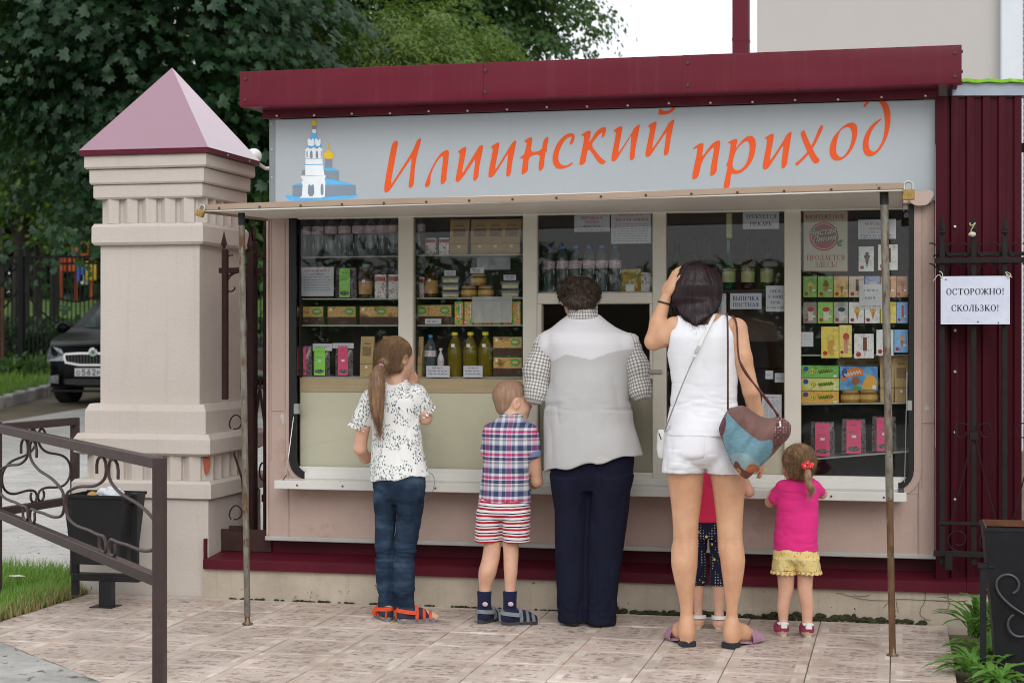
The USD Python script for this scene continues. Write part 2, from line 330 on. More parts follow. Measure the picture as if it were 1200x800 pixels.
# ---- foundation wall and red flashing
m_plinth=mat('plinth_plaster',(0.48,0.415,0.33),(0.33,0.28,0.22),ns=3.5,rough=0.9,bump=0.6,bs=60,wear=(0.27,0.26,0.25),wear_scale=2.6,wear_level=0.63,streak=(0.20,0.17,0.13),streak_amount=0.35,spots=(0.07,0.06,0.05),spot_scale=28,spot_level=0.68)
found=thing('foundation_wall', 'low cracked cream plaster foundation wall running under the kiosk at pavement level', 'wall')
put('wall', rough(box(-3.44, 1.2, 0.0, 0.55, -0.1, 0.148), 0.004, 9, 5, 5), m_plinth, found, smooth=30)
m_crack=mat('crack_dark', (0.10, 0.085, 0.07), rough=1.0)
for pts in([(1000,700),(1025,703),(1060,702),(1085,703),(1110,704),(1135,704)],[(1080,689),(1084,702),(1078,716),(1090,726)],[(1035,712),(1042,706),(1050,722)],[(1105,690),(1112,703),(1107,718)],[(980,694),(1000,698),(1020,697)],[(1050,704),(1053,718)]):
    q=spline(np.array([P(a, b, -0.0045)for a, b in pts]), 14);q[:, 2]+=rng.normal(0, 0.002, 14);q[:, 0]+=rng.normal(0, 0.002, 14)
    put('crack', tube(q, 0.0011, 4), m_crack, found)
m_red=mat('maroon_metal',(0.115,0.006,0.018),(0.092,0.005,0.013),ns=2,rough=0.34,spec=0.22,bump=0.12,bs=6,streak=(0.16,0.05,0.055),streak_amount=0.2)
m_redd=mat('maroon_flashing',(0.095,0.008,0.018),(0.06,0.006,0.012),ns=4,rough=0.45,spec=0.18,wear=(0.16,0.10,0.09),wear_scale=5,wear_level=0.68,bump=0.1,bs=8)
flash=thing('base_flashing', 'maroon sheet metal flashing capping the foundation wall below the kiosk', 'flashing')
prof=np.array([(-0.022, 0.150), (-0.022, 0.196), (-0.017, 0.200), (0.19, 0.218), (0.19, 0.290), (0.20, 0.290), (0.20, 0.2), (-0.012, 0.16)])
def extrude_x(prof, x0, x1):
    return extrude(prof, x1-x0, (x0, 0, 0), EY, EZ, EX)
for k, (a, b)in enumerate([(-3.43, -1.53), (-1.528, 0.30), (0.302, 1.2)]):
    put('flashing_strip', extrude_x(prof+(0.001*k, 0.0007*k), a, b), m_redd, flash)
put('upstand', box(-3.432, -3.42, -0.012, 0.30, 0.20, 0.30), m_redd, flash)
put('upstand', box(-3.425, -3.14, 0.175, 0.19, 0.2195, 0.33), mat('rusty_maroon', (0.055, 0.022, 0.02), (0.03, 0.015, 0.012), ns=12, rough=0.7), flash)
m_screw=mat('screw_steel', (0.55, 0.53, 0.5), rough=0.35, metal=0.8)
m_screwd=mat('screw_dark', (0.06, 0.04, 0.035), rough=0.5)
def screws(parent, pts, r=0.006, d=(0, -1, 0), m=None, name='screw'):
    d=np.asarray(d, float);a=np.cross(d, [0.3, 0.2, 0.9]);a/=np.linalg.norm(a);R=np.stack([a, np.cross(d, a), d], 1)
    for p in pts:put(name, xf(lathe([(r, 0), (r, 0.003), (r*0.6, 0.005), (0.0005, 0.0055)], 7), R, p), m or m_screw, parent)
# moss along the foot of the wall
moss_v=[]
for k in range(260):
    x=rng.uniform(-1.55, 0.12);w=meshkit.noise(np.array([x*6.0, 0.5, 0.2]));h=0.012+0.04*max(0, w-0.25)
    moss_v.append(ball((x, -0.004-rng.uniform(0, 0.012), rng.uniform(0, h)), (rng.uniform(0.008, 0.022), 0.01, rng.uniform(0.006, 0.014)), 1))
for k in range(60):
    x=rng.uniform(-3.3, -1.5);moss_v.append(ball((x, -0.004, 0.002), (rng.uniform(0.006, 0.018), 0.008, rng.uniform(0.003, 0.008)), 1))
solo('moss_strip',rough(cat(moss_v),0.005,60,4),mat('moss',(0.055,0.06,0.025),(0.018,0.018,0.010),ns=40,rough=1.0,bump=1.0,bs=200),'dark green and black moss strip along the foot of the foundation wall','moss',kind='stuff')

# ---- kiosk
YK, YG=0.10, 0.125  # wall plane and glass plane
XL, XR=X_(314, YK), X_(1096, YK)
ZB=0.293;WIN_T=1.925;SILL=Z_(700, 571, -0.02)
WL, WR=X_(345, YK), X_(1068, YK)
m_pink=mat('pink_stucco',(0.45,0.335,0.285),(0.38,0.28,0.24),ns=2.2,rough=0.75,bump=0.55,bs=150,spots=(0.07,0.05,0.045),spot_scale=26,spot_level=0.775,wear=(0.38,0.26,0.215),wear_scale=1.8,wear_level=0.6,streak=(0.26,0.18,0.145),streak_amount=0.18)
m_alu=mat('beige_frame', (0.60, 0.565, 0.485), (0.55, 0.52, 0.44), ns=3, rough=0.38, spots=(0.2, 0.18, 0.15), spot_scale=60, spot_level=0.8)
m_white=mat('white_trim', (0.62, 0.61, 0.57), (0.54, 0.53, 0.49), ns=4, rough=0.42, spots=(0.22, 0.2, 0.17), spot_scale=40, spot_level=0.75)
m_rub=mat('black_rubber', (0.012, 0.012, 0.013), rough=0.55)
kiosk=thing('kiosk', 'pink stucco kiosk with maroon roof edge and wide display window behind the customers', 'kiosk', (-1.5, 0.1, 0.29))
DEEP=2.3
WB=P(700, 559, YG)[2]  # foot of the window
put('wall_panel', box(XL, WL-0.03, YK, YK+0.06, ZB+0.012, 1.99, 0.006), m_pink, kiosk)
put('wall_panel', box(WR+0.03, XR, YK+0.0015, YK+0.06, ZB+0.012, 1.99, 0.006), m_pink, kiosk)
put('wall_panel', rough(box(WL-0.0295, WR+0.0295, YK+0.003, YK+0.06, ZB+0.012, WB-0.05, 0.003), 0.0025, 6, 8, 3), m_pink, kiosk, smooth=30)
put('side_wall', box(XL, XL+0.05, YK+0.0615, YK+DEEP, ZB, 2.46), m_pink, kiosk)
put('side_wall', box(XR-0.05, XR, YK+0.0615, YK+DEEP, ZB, 2.46), m_pink, kiosk)
put('back_wall', box(XL+0.051, XR-0.051, YK+DEEP-0.05, YK+DEEP, ZB, 2.46), mat('inner_wall', (0.38, 0.33, 0.27), rough=0.8), kiosk)
put('floor', box(XL+0.051, XR-0.051, YK+0.08, YK+DEEP-0.051, ZB, ZB+0.05), mat('inner_floor', (0.30, 0.25, 0.2), rough=0.7), kiosk)
put('ceiling', box(XL+0.051, XR-0.051, YK+0.02, YK+DEEP-0.051, 2.30, 2.34), mat('inner_ceiling', (0.65, 0.63, 0.58), rough=0.8), kiosk)
put('roof_deck', box(-3.15, 0.24, -0.08, YK+DEEP, 2.47, 2.60), m_redd, kiosk)
# raised strips on the pink corner posts, trim under the body
for x in(XL+0.012, WL-0.055):put('moulding', box(x, x+0.006, YK-0.004, YK+0.01, ZB+0.4, 1.93, 0.0015), m_pink, kiosk)
for x in(WR+0.045, ):put('moulding', box(x, x+0.006, YK-0.003, YK+0.01, WB-0.02, 1.93, 0.0015), m_pink, kiosk)
for(a,b,zz)in((XL+0.02,WL-0.035,0.945),(WR+0.05,XR-0.005,0.92)):put('moulding',box(a,b,YK-0.0045,YK+0.01,zz,zz+0.006,0.0015),m_pink,kiosk)
put('base_trim',box(XL-0.012,XR+0.004,YK-0.014,YK+0.10,ZB-0.004,ZB+0.018,0.003),mat('grey_trim',(0.42,0.41,0.38),(0.33,0.32,0.29),ns=6,rough=0.4),kiosk)
put('base_trim', box(XL-0.006, XL+0.006, YK-0.010, YK+0.02, ZB+0.019, 1.94, 0.003), mat('pink_angle', (0.52, 0.40, 0.34), rough=0.5), kiosk)
# chipped paint
for(px, py, w, h, s)in((333, 489, 11, 15, 3), (1086, 478, 9, 8, 4)):
    a=np.linspace(0, 2*math.pi, 40)[:-1];r=0.55+0.45*meshkit.noise(np.stack([np.cos(a)*3, np.sin(a)*3, a*0+s], 1))
    put('chipped_paint',front([(px+w*0.5*rr*math.cos(t),py+h*0.5*rr*math.sin(t))for t,rr in zip(a,r)],YK,0.0012),mat('bare_filler',(0.50,0.49,0.48),(0.38,0.36,0.35),ns=60,rough=0.9),kiosk)
# roof fascia: two maroon sheets, the soffit and the shaded band under it
FY=-0.12
def fascia(x0, x1, dy):
    """sheet metal box edge, a little dented"""
    n=60;xs=np.linspace(x0, x1, n);zs=np.array([2.462, 2.468, 2.52, 2.58, 2.632, 2.638]);v=[]
    for i, z in enumerate(zs):
        y=FY+dy+(0.004 if i in(0,5)else 0)+(meshkit.fbm(np.stack([xs*2.2,xs*0+z*6,xs*0],1),3,9)-0.5)*0.012*(1 if 0<i<5 else 0.25)
        v.append(np.stack([xs, y, np.full(n, z)], 1))
    v.append(np.stack([xs, np.full(n, -0.07), np.full(n, 2.640)], 1));v.insert(0, np.stack([xs, np.full(n, -0.07), np.full(n, 2.4625)], 1))
    v=np.vstack(v);f=[]
    for a in range(7):
        i=np.arange(n-1)+a*n;f+=[np.stack([i, i+1, i+n+1], 1), np.stack([i, i+n+1, i+n], 1)]
    e0=np.arange(8)*n;e1=e0+n-1
    f+=[np.array([(e0[k+1], e0[k], e0[0])for k in range(1, 7)]), np.array([(e1[0], e1[k], e1[k+1])for k in range(1, 7)])]
    i=np.arange(n-1);f+=[np.stack([i+7*n, i+7*n+1, i+1], 1), np.stack([i+7*n, i+1, i], 1)]
    return v, np.vstack(f)
xs_=[X_(281, FY), X_(566, FY), X_(803, FY), X_(1127, FY)]
for k in range(3):put('roof_fascia', fascia(xs_[k]-(0.012 if k else 0), xs_[k+1], 0.0035*(k%2)), m_red, kiosk, smooth=35)
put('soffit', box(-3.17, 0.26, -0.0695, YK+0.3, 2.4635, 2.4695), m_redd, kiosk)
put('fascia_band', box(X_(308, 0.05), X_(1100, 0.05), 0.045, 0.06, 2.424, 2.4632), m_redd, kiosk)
screws(kiosk, [(x, 0.045, 2.434+rng.normal(0, 0.002))for x in np.linspace(-3.06, 0.12, 17)], 0.0065)
for x in(xs_[0]+0.03, xs_[1]+0.012, xs_[2]+0.012, xs_[3]-0.03):screws(kiosk, [(x, FY-0.003, 2.60), (x, FY-0.003, 2.495)], 0.008, m=m_screwd)
screws(kiosk, [(xs_[3]+0.001, -0.1, z)for z in(2.61, 2.52, 2.47)], 0.008, (1, 0, 0), m=m_screwd)
# window: rubber gasket with rounded lower corners, frame, mullions
def rounded(x0, z0, x1, z1, r, top=False):
    b=sg.box(x0, z0, x1, z1+(0 if top else r))
    b=b.buffer(-r).buffer(r, quad_segs=6)
    return b if top else b.intersection(sg.box(x0-1, z0-1, x1+1, z1))
GT=1.945
outer=rounded(WL-0.025, WB-0.035, WR+0.012, GT, 0.10);inner=rounded(WL+0.012, WB-0.004, WR-0.012, GT+0.1, 0.07)
put('window_gasket', extrude(outer.difference(inner), 0.02, (0, YK+0.008, 0), EX, EZ, -EY), m_rub, kiosk)
cor_=sg.box(WL-0.0298, WB-0.0498, WR+0.0298, GT).difference(outer.buffer(-0.006))
put('window_surround', extrude(cor_, 0.004, (0, YK+0.0065, 0), EX, EZ, -EY), m_pink, kiosk)
lipo=rounded(WL-0.045, WB-0.06, WR+0.045, GT, 0.12)
put('window_surround', extrude(lipo.difference(outer), 0.008, (0, YK+0.002, 0), EX, EZ, -EY), m_pink, kiosk)
MUL=[(466.5, 484), (612.5, 629.5), (764.5, 780.5), (919, 938.5)]
fy0, fy1=YK+0.004, YG+0.03
for a, b in MUL:put('window_mullion', box(X_(a, fy0), X_(b, fy0), fy0, fy1, WB, GT, 0.004), m_alu, kiosk)
edges=[WL+0.012]+[X_(v, fy0)for ab in MUL for v in ab]+[WR-0.012]
BAY=[(edges[2*k], edges[2*k+1])for k in range(5)]
for k, (a, b)in enumerate(BAY):
    put('window_rail', box(a, b, fy0+0.002, fy1-0.002, WB, WB+0.028, 0.003), m_white if k!=2 else m_alu, kiosk)
    put('window_rail', box(a, b, fy0+0.002, fy1-0.002, GT-0.028, GT, 0.003), m_alu, kiosk)
ZH1, ZH0=Z_(697, 343, fy0), Z_(697, 356, fy0);ZS1, ZS0=Z_(697, 436, fy0), Z_(697, 444, fy0)
a, b=BAY[2]
put('hatch_rail', box(a, b, fy0+0.001, fy1, ZH0, ZH1, 0.004), m_alu, kiosk)
put('hatch_rail', box(a, b, fy0+0.001, fy1, ZS0, ZS1, 0.004), m_alu, kiosk)
put('hatch_frame',box(a,a+0.022,fy0-0.002,fy1,ZS1,ZH0,0.003),m_alu,kiosk);put('hatch_frame',box(b-0.014,b,fy0-0.002,fy1,ZS1,ZH0,0.003),m_alu,kiosk)
put('hatch_latch',box(b-0.03,b+0.05,fy0-0.012,fy0-0.001,ZS1-0.005,ZS1+0.014,0.003),mat('grey_latch',(0.35,0.35,0.33),rough=0.4),kiosk)
m_glass=graph('window_glass',{'t':('transparent_bsdf',{'color':(0.97,0.98,0.97)}),'g':('glossy_bsdf',{'roughness':0.01,'color':(0.9,0.9,0.9)}),'f':('fresnel',{'IOR':1.5}),'m':('mix_closure',{})},
    [('f.fac', 'm.fac'), ('t.BSDF', 'm.closure1'), ('g.BSDF', 'm.closure2')], surface='m.closure')
def sheet(x0, x1, y, z0, z1):
    return np.array([(x0, y, z0), (x1, y, z0), (x1, y, z1), (x0, y, z1)]), np.array([(0, 1, 2), (0, 2, 3)])
for k, (a, b)in enumerate(BAY):
    put('glass_pane', sheet(a, b, YG+0.002*(k%2), ZH1 if k==2 else WB+0.028, GT-0.028), m_glass, kiosk)
put('glass_pane', sheet(BAY[2][0], BAY[2][1], YG, WB+0.028, ZS0), m_glass, kiosk)
# counter shelf under the window
SX0, SX1=X_(322, -0.05), X_(1062, -0.05)
SZ=Z_(700, 570.5, -0.05)
put('counter_shelf', box(SX0, SX1, -0.05, YK+0.02, SZ-0.006, SZ, 0.002), m_white, kiosk)
put('counter_edge', box(SX0-0.002, SX1+0.002, -0.056, -0.046, SZ-0.04, SZ+0.002, 0.003), m_white, kiosk)
put('counter_board', box(SX0+0.01, SX1-0.01, -0.045, YK, SZ-0.030, SZ-0.007), mat('shelf_board', (0.42, 0.33, 0.22), rough=0.7), kiosk)
screws(kiosk, [(x, -0.0565, SZ-0.02)for x in np.linspace(SX0+0.12, SX1-0.1, 13)], 0.005, m=m_screwd, name='rivet')
put('sill_rail', box(WL+0.06, WR-0.06, YK-0.018, YK+0.011, SZ, WB+0.003, 0.003), m_white, kiosk)
put('hinge', box(SX1-0.035, SX1-0.01, -0.03, YK, SZ, SZ+0.012, 0.002), mat('dark_steel', (0.12, 0.12, 0.12), rough=0.4, metal=0.7), kiosk)
for x,y in((347,480),(1066,476)):put('clamp',pbox(x-3,y-7,x+3,y+5,YK-0.016,YK+0.01,0.002),mat('clamp_steel',(0.4,0.4,0.4),rough=0.35,metal=0.7),kiosk)
put('stay_wire', tube([P(344, 488, YK-0.02), P(338, 535, -0.02), P(334, 557, -0.03)], 0.0022, 5), m_screw, kiosk)
put('stay_wire', tube([P(1063, 436, YK-0.01), P(1061, 530, YK-0.012), P(1060, 565, YK-0.012)], 0.0022, 5), m_screw, kiosk)
put('hook',tube(spline([P(336,556,-0.03),P(332,562,-0.035),P(330,570,-0.035),P(336,569,-0.035)],12),0.0035,6),mat('dark_steel',(0.1,0.1,0.1)),kiosk)
# display cases inside: backs, shelves, low panels
m_dark=mat('case_back', (0.060, 0.054, 0.046), (0.042, 0.038, 0.033), ns=3, rough=0.7)
m_greige=mat('case_panel', (0.72, 0.685, 0.54), (0.67, 0.64, 0.50), ns=1.5, rough=0.55)
m_wood=mat('case_wood', (0.56, 0.44, 0.28), (0.48, 0.37, 0.23), ns=5, rough=0.55, stretch=(1, 1, 14))
m_shelf=mat('shelf_edge', (0.50, 0.50, 0.46), rough=0.3)
YS, YB=0.19, 0.47  # front and back of the display shelves
def shelf(k, y0, y1=None, name='shelf'):
    a, b=BAY[k];y1=y1 or y0
    zl=P(345 if k==0 else MUL[k-1][1], y0, YS)[2];zr=P(MUL[k][0]if k<4 else 1066, y1, YS)[2]
    m=box(a-0.005, b+0.005, YS, YB, 0, 0.007, 0.001);v=m[0].copy();t=(v[:, 0]-a)/(b-a);v[:, 2]+=zl+(zr-zl)*t-0.007
    put(name, (v, m[1]), m_shelf, kiosk);return lambda x:zl+(zr-zl)*(x-a)/(b-a)
SH={}
for k,rows in{0:[(301,299.5),(349.5,349.5),(380.7,380.7),(441,441)],1:[(298.5,297.5),(348.7,348.2),(380.7,380.3),(441.5,441.5)],4:[(415.5,415),(472.7,471.2),(538,528)]}.items():
    SH[k]=[shelf(k, *r)for r in rows]
for k in(0, 1, 4):
    a,b=BAY[k];put('case_back',box(a-0.02,b+0.02,YB+0.001,YB+0.012,WB,2.0),m_dark if k<4 else mat('case_back_green',(0.055,0.065,0.058),(0.04,0.047,0.042),ns=3,rough=0.6),kiosk)
    for x in(a-0.012, b+0.006):put('case_side', box(x, x+0.006, YS-0.02, YB, WB, 2.0), m_dark, kiosk)
for k in(0, 1):
    a, b=BAY[k];za, zb=Z_(470, 459.5, YS-0.03), Z_(470, 441.5, YS-0.03)
    put('wood_strip', box(a-0.003, b+0.003, YS-0.032, YS-0.016, za, zb-0.007), m_wood, kiosk)
    put('low_panel', box(a-0.003, b+0.003, YS-0.028, YS-0.018, WB, za-0.002), m_greige, kiosk)
a, b=BAY[2];put('low_panel', box(a, b, YS-0.03, YS-0.02, WB, ZS1-0.03), m_greige, kiosk)
a, b=BAY[3];put('low_panel', box(a, b, YS-0.03, YS-0.02, WB, Z_(850, 492, YS)), m_greige, kiosk)
put('shelf_board', box(a, b, YS-0.018, YB, Z_(850, 498, YS), Z_(850, 492, YS), 0.002), m_wood, kiosk)
m_brown=mat('brown_board', (0.07, 0.05, 0.038), (0.055, 0.04, 0.03), ns=3, rough=0.6)
put('shelf_board', box(a, b, YS+0.06, YB+0.15, Z_(850, 343, YS), Z_(850, 339, YS), 0.002), m_brown, kiosk)
put('partition', box(X_(851, YS+.05), b, YS+0.16, YS+0.175, Z_(850, 400, YS), Z_(850, 341, YS)-0.01), m_brown, kiosk)
a, b=BAY[2];put('shelf_board', box(a-0.01, b+0.01, YS, YB, Z_(697, 345, YS), Z_(697, 341.5, YS), 0.002), m_alu, kiosk)
put('serving_counter', box(a-0.02, b+0.02, YG+0.04, YB+0.1, ZS1-0.025, ZS1-0.004, 0.003), m_wood, kiosk)
put('inner_shelf', box(a-0.1, b+0.6, 1.2, 1.5, 1.13, 1.15, 0.003), m_brown, kiosk)

# ---- signboard over the window
YSN=0.085
m_sign=mat('sign_face', (0.34, 0.37, 0.39), (0.32, 0.345, 0.365), ns=1.2, rough=0.3, spec=0.35, streak=(0.25, 0.26, 0.26), streak_amount=0.15)
sign=thing('shop_sign', 'long grey signboard with orange Cyrillic lettering and small church emblem under roof edge', 'sign', (-1.5, YSN, 2.2))
sx0, sx1=X_(316.5, YSN), X_(1096, YSN)
put('sign_panel', box(sx0, sx1, YSN, YK+0.03, 1.952, 2.4235, 0.002), m_sign, sign)
put('edge_strip',box(sx0-0.004,sx0+0.028,YSN-0.004,YSN+0.012,1.952,2.4235,0.002),mat('sign_edge',(0.22,0.23,0.24),rough=0.35,metal=0.3),sign)
screws(sign,[(sx0+0.012,YSN-0.004,z)for z in(2.0,2.13,2.27,2.40)],0.005);screws(sign,[(x,YSN,1.985)for x in np.linspace(-2.9,-0.1,8)],0.0045)
m_orange=mat('orange_vinyl', (0.66, 0.085, 0.014), (0.60, 0.075, 0.012), ns=2, rough=0.5, spec=0.2)
L1, L2, L3, L4, L5=((440, 140, 8.892), (540, 140, 8.892), (630, 120, 7.059), (800, 130, 8.0), (930, 110, 8.0))
LET=[
 (L1,[[(180,245),(215,222),(235,225),(228,290),(158,660),(168,672),(190,640),(385,340),(420,250),(445,205),(478,197),(470,245),(415,440),(400,660),(395,690),(365,718),(345,705),(352,640),(385,385),(350,440),(220,630),(160,725),(120,765),(92,755),(92,690),(160,310)]]),
 (L1,[[(515,690),(525,650),(600,470),(680,350),(735,320),(765,322),(765,380),(738,600),(742,625),(720,660),(695,678),(677,665),(685,580),(710,385),(690,380),(630,450),(580,560),(572,620),(575,665),(545,708),(518,702)]]),
 (L2,[[(-31,345),(-19,325),(31,290),(58,285),(54,340),(12,545),(22,560),(45,520),(165,325),(195,275),(235,265),(228,320),(190,500),(185,600),(150,642),(128,635),(135,570),(155,405),(130,440),(30,590),(-10,640),(-35,655),(-54,640),(-50,600),(-12,400),(-12,345)]]),
 (L2,[[(308,295),(335,270),(375,245),(402,240),(398,300),(355,505),(365,520),(385,490),(490,320),(525,260),(555,225),(578,218),(570,280),(530,470),(525,565),(490,600),(472,590),(478,520),(495,345),(470,390),(375,540),(335,595),(305,608),(287,595),(292,530),(335,330),(330,295)]]),
 (L2,[[(655,235),(690,200),(745,180),(742,240),(722,347),(845,325),(853,260),(870,205),(915,177),(910,230),(892,318),(905,318),(888,340),(882,345),(868,440),(866,500),(830,538),(810,530),(815,450),(830,357),(714,382),(700,470),(700,540),(650,575),(632,570),(640,500),(655,405),(625,408),(618,400),(635,380),(662,370),(690,250),(680,235)]]),
 (L3,[[(262,355),(275,310),(285,285),(270,283),(235,300),(195,360),(172,430),(170,480),(195,520),(230,525),(260,515),(290,492),(290,510),(255,535),(195,553),(150,545),(125,500),(125,440),(150,360),(200,290),(260,255),(300,258),(308,280),(300,320),(285,345)]]),
 (L3,[[(355,275),(395,245),(440,230),(440,270),(421,340),(450,300),(480,250),(515,215),(562,203),(567,230),(555,275),(535,293),(530,285),(540,250),(520,255),(480,300),(440,355),(500,430),(540,475),(568,488),(555,505),(535,513),(510,505),(470,450),(420,372),(400,460),(400,490),(370,520),(345,518),(350,480),(390,285),(375,275)]]),
 (L3,[[(625,240),(650,215),(700,192),(700,230),(665,410),(672,418),(780,255),(800,210),(848,178),(842,215),(805,400),(805,460),(780,480),(762,475),(765,420),(778,265),(760,300),(680,430),(650,480),(625,492),(610,480),(615,430),(650,260),(640,240)]]),
 (L3,[[(908,205),(925,185),(985,153),(983,190),(945,375),(955,382),(1065,210),(1085,170),(1130,137),(1127,170),(1095,330),(1085,420),(1060,442),(1043,435),(1050,370),(1070,240),(1050,265),(960,400),(930,445),(905,455),(890,440),(900,380),(935,215),(920,200)],[(998,95),(1005,60),(1020,52),(1035,70),(1060,75),(1095,65),(1120,42),(1143,42),(1120,75),(1080,98),(1030,106),(1005,102)]]),
 (L4,[[(90,362),(130,320),(195,297),(195,340),(178,445),(240,350),(290,295),(345,273),(352,290),(350,340),(322,500),(320,575),(275,613),(257,605),(262,540),(300,340),(280,345),(220,410),(180,480),(160,560),(145,620),(110,645),(90,640),(90,600),(140,370),(135,345),(110,355)]]),
 (L4,[[(418,310),(440,285),(510,255),(512,290),(493,365),(545,290),(600,240),(645,232),(680,260),(688,330),(670,430),(620,520),(550,580),(500,593),(455,585),(448,640),(440,710),(405,743),(385,735),(385,690),(425,520),(410,520),(415,490),(430,460),(455,300),(435,305)],('hole',[(500,370),(550,310),(600,280),(620,290),(630,340),(620,430),(590,510),(540,555),(500,560),(472,540),(465,500),(480,430)])]),
 (L4,[[(767,262),(785,240),(855,207),(853,260),(815,455),(825,465),(945,280),(975,220),(1022,190),(1020,230),(985,430),(980,505),(940,543),(925,535),(930,450),(947,320),(930,340),(840,480),(800,540),(765,552),(750,535),(757,470),(795,280),(785,260)]]),
 (L5,[[(62,380),(75,355),(103,337),(110,370),(170,500),(215,590),(247,615),(240,640),(210,658),(185,645),(150,590),(110,500)],[(240,315),(265,293),(278,297),(270,340),(190,500),(130,580),(60,650),(35,675),(17,668),(17,650),(60,620),(130,545),(180,470)]]),
 (L5,[[(470,300),(520,273),(565,270),(595,300),(600,370),(575,470),(530,550),(470,610),(410,632),(360,615),(335,560),(340,480),(380,390)],('hole',[(490,310),(525,315),(545,345),(550,400),(535,480),(500,550),(460,595),(425,592),(400,560),(397,500),(415,400),(440,340)])]),
 (L5,[[(657,125),(655,110),(690,67),(720,67),(690,100),(665,128)],[(785,67),(860,65),(895,120),(910,200),(905,300),(880,400),(830,500),(775,565),(715,592),(670,575),(648,520),(650,440),(680,360),(740,280),(820,230),(828,240),(790,270),(740,330),(710,400),(700,470),(710,520),(740,545),(770,540),(810,490),(840,420),(855,330),(855,220),(835,130),(810,85)]]),
]
def crop_poly(crop, pts, Y, n=2):return sg.Polygon(on_plane([(crop[0]+a/crop[2], crop[1]+b/crop[2])for a, b in chaikin(pts, n)], Y)).buffer(0)
for crop, parts in LET:
    poly=None
    for q in parts:
        if q[0]=='hole':poly=poly.difference(crop_poly(crop, q[1], YSN))
        else:poly=crop_poly(crop, q, YSN)if poly is None else unary_union([poly, crop_poly(crop, q, YSN)])
    put('letter', extrude(poly, 0.0016, (0, YSN, 0), EX, EZ, -EY), m_orange, sign)
EM=(340, 120, 6.667)
m_eb,m_eg,m_ew,m_ey=mat('emblem_blue',(0.10,0.40,0.72),rough=0.35),mat('emblem_grey',(0.20,0.245,0.29),rough=0.35),mat('emblem_white',(0.74,0.77,0.80),rough=0.35),mat('emblem_yellow',(0.72,0.47,0.02),rough=0.35)
emb=put('church_emblem',front([(EM[0]+a/EM[2],EM[1]+b/EM[2])for a,b in[(-40,728),(20,722),(520,718),(528,726),(500,745),(400,756),(300,764),(120,770),(0,768),(-30,745)]],YSN,0.0008),m_eb,sign)
for k,(m,q)in enumerate([(m_eg,[(275,650),(513,648),(513,722),(275,738)]),(m_eg,[(20,650),(98,645),(98,737),(20,735)]),(m_eb,[(20,648),(80,632),(100,640),(100,650)]),(m_eg,[(92,535),(118,525),(118,565),(92,565)]),(m_eg,[(265,533),(380,535),(380,615),(265,603)]),
        (m_eb,[(272,598),(330,605),(430,625),(513,648),(272,642)]),(m_eb,[(260,512),(330,510),(380,535),(262,534)]),(m_eg,[(274,440),(328,440),(328,512),(274,512)]),(m_ey,chaikin([(301,360),(290,385),(262,400),(262,425),(274,442),(330,442),(341,425),(340,400),(312,385)],2)),(m_ey,[(297,318),(303,318),(304,368),(297,368)]),
        (m_ew,[(88,590),(82,575),(278,571),(275,590),(268,600),(275,615),(272,738),(240,746),(72,747),(92,730),(98,640),(86,630),(100,610)]),(m_ew,[(112,488),(264,486),(258,505),(268,570),(118,570),(118,500)]),(m_eb,[(112,482),(262,480),(264,489),(112,491)]),(m_ew,[(120,440),(252,438),(256,482),(120,484)]),(m_eg,[(120,436),(252,434),(252,440),(120,442)]),
        (m_ew,[(120,365),(140,352),(160,365),(185,350),(208,365),(230,350),(252,362),(252,436),(120,438)]),(m_eg,chaikin([(152,437),(155,390),(165,372),(176,390),(178,437)],1)),(m_eg,chaikin([(200,437),(200,390),(210,372),(218,390),(220,437)],1)),(m_eg,[(128,430),(128,385),(136,378),(138,430)]),(m_eg,[(240,430),(240,380),(247,385),(246,430)]),
        (m_eb,[(130,345),(165,275),(172,238),(202,238),(212,275),(246,345),(240,358),(225,345),(205,360),(185,345),(165,360),(145,348),(132,358)]),(m_ew,chaikin([(136,290),(150,278),(165,300),(180,275),(188,300),(190,335),(170,345),(150,335),(140,345)],1)),(m_ew,chaikin([(190,300),(205,275),(220,300),(232,282),(240,290),(236,335),(220,345),(200,338)],1)),
        (m_ew,[(172,212),(203,210),(203,236),(190,243),(172,236)]),(m_eg,[(173,180),(201,180),(202,211),(173,212)]),(m_ey,chaikin([(187,125),(182,140),(165,155),(168,172),(178,183),(198,183),(210,170),(208,155),(193,140)],2)),
        (m_eg,chaikin([(140,733),(140,650),(152,638),(164,655),(176,638),(187,650),(187,733)],1)),(m_eg,chaikin([(240,728),(238,650),(250,632),(260,650),(260,722)],1))]):
    put('emblem_shape', front([(EM[0]+a/EM[2], EM[1]+b/EM[2])for a, b in q], YSN-0.0009-0.0001*k, 0.0006), m, emb)

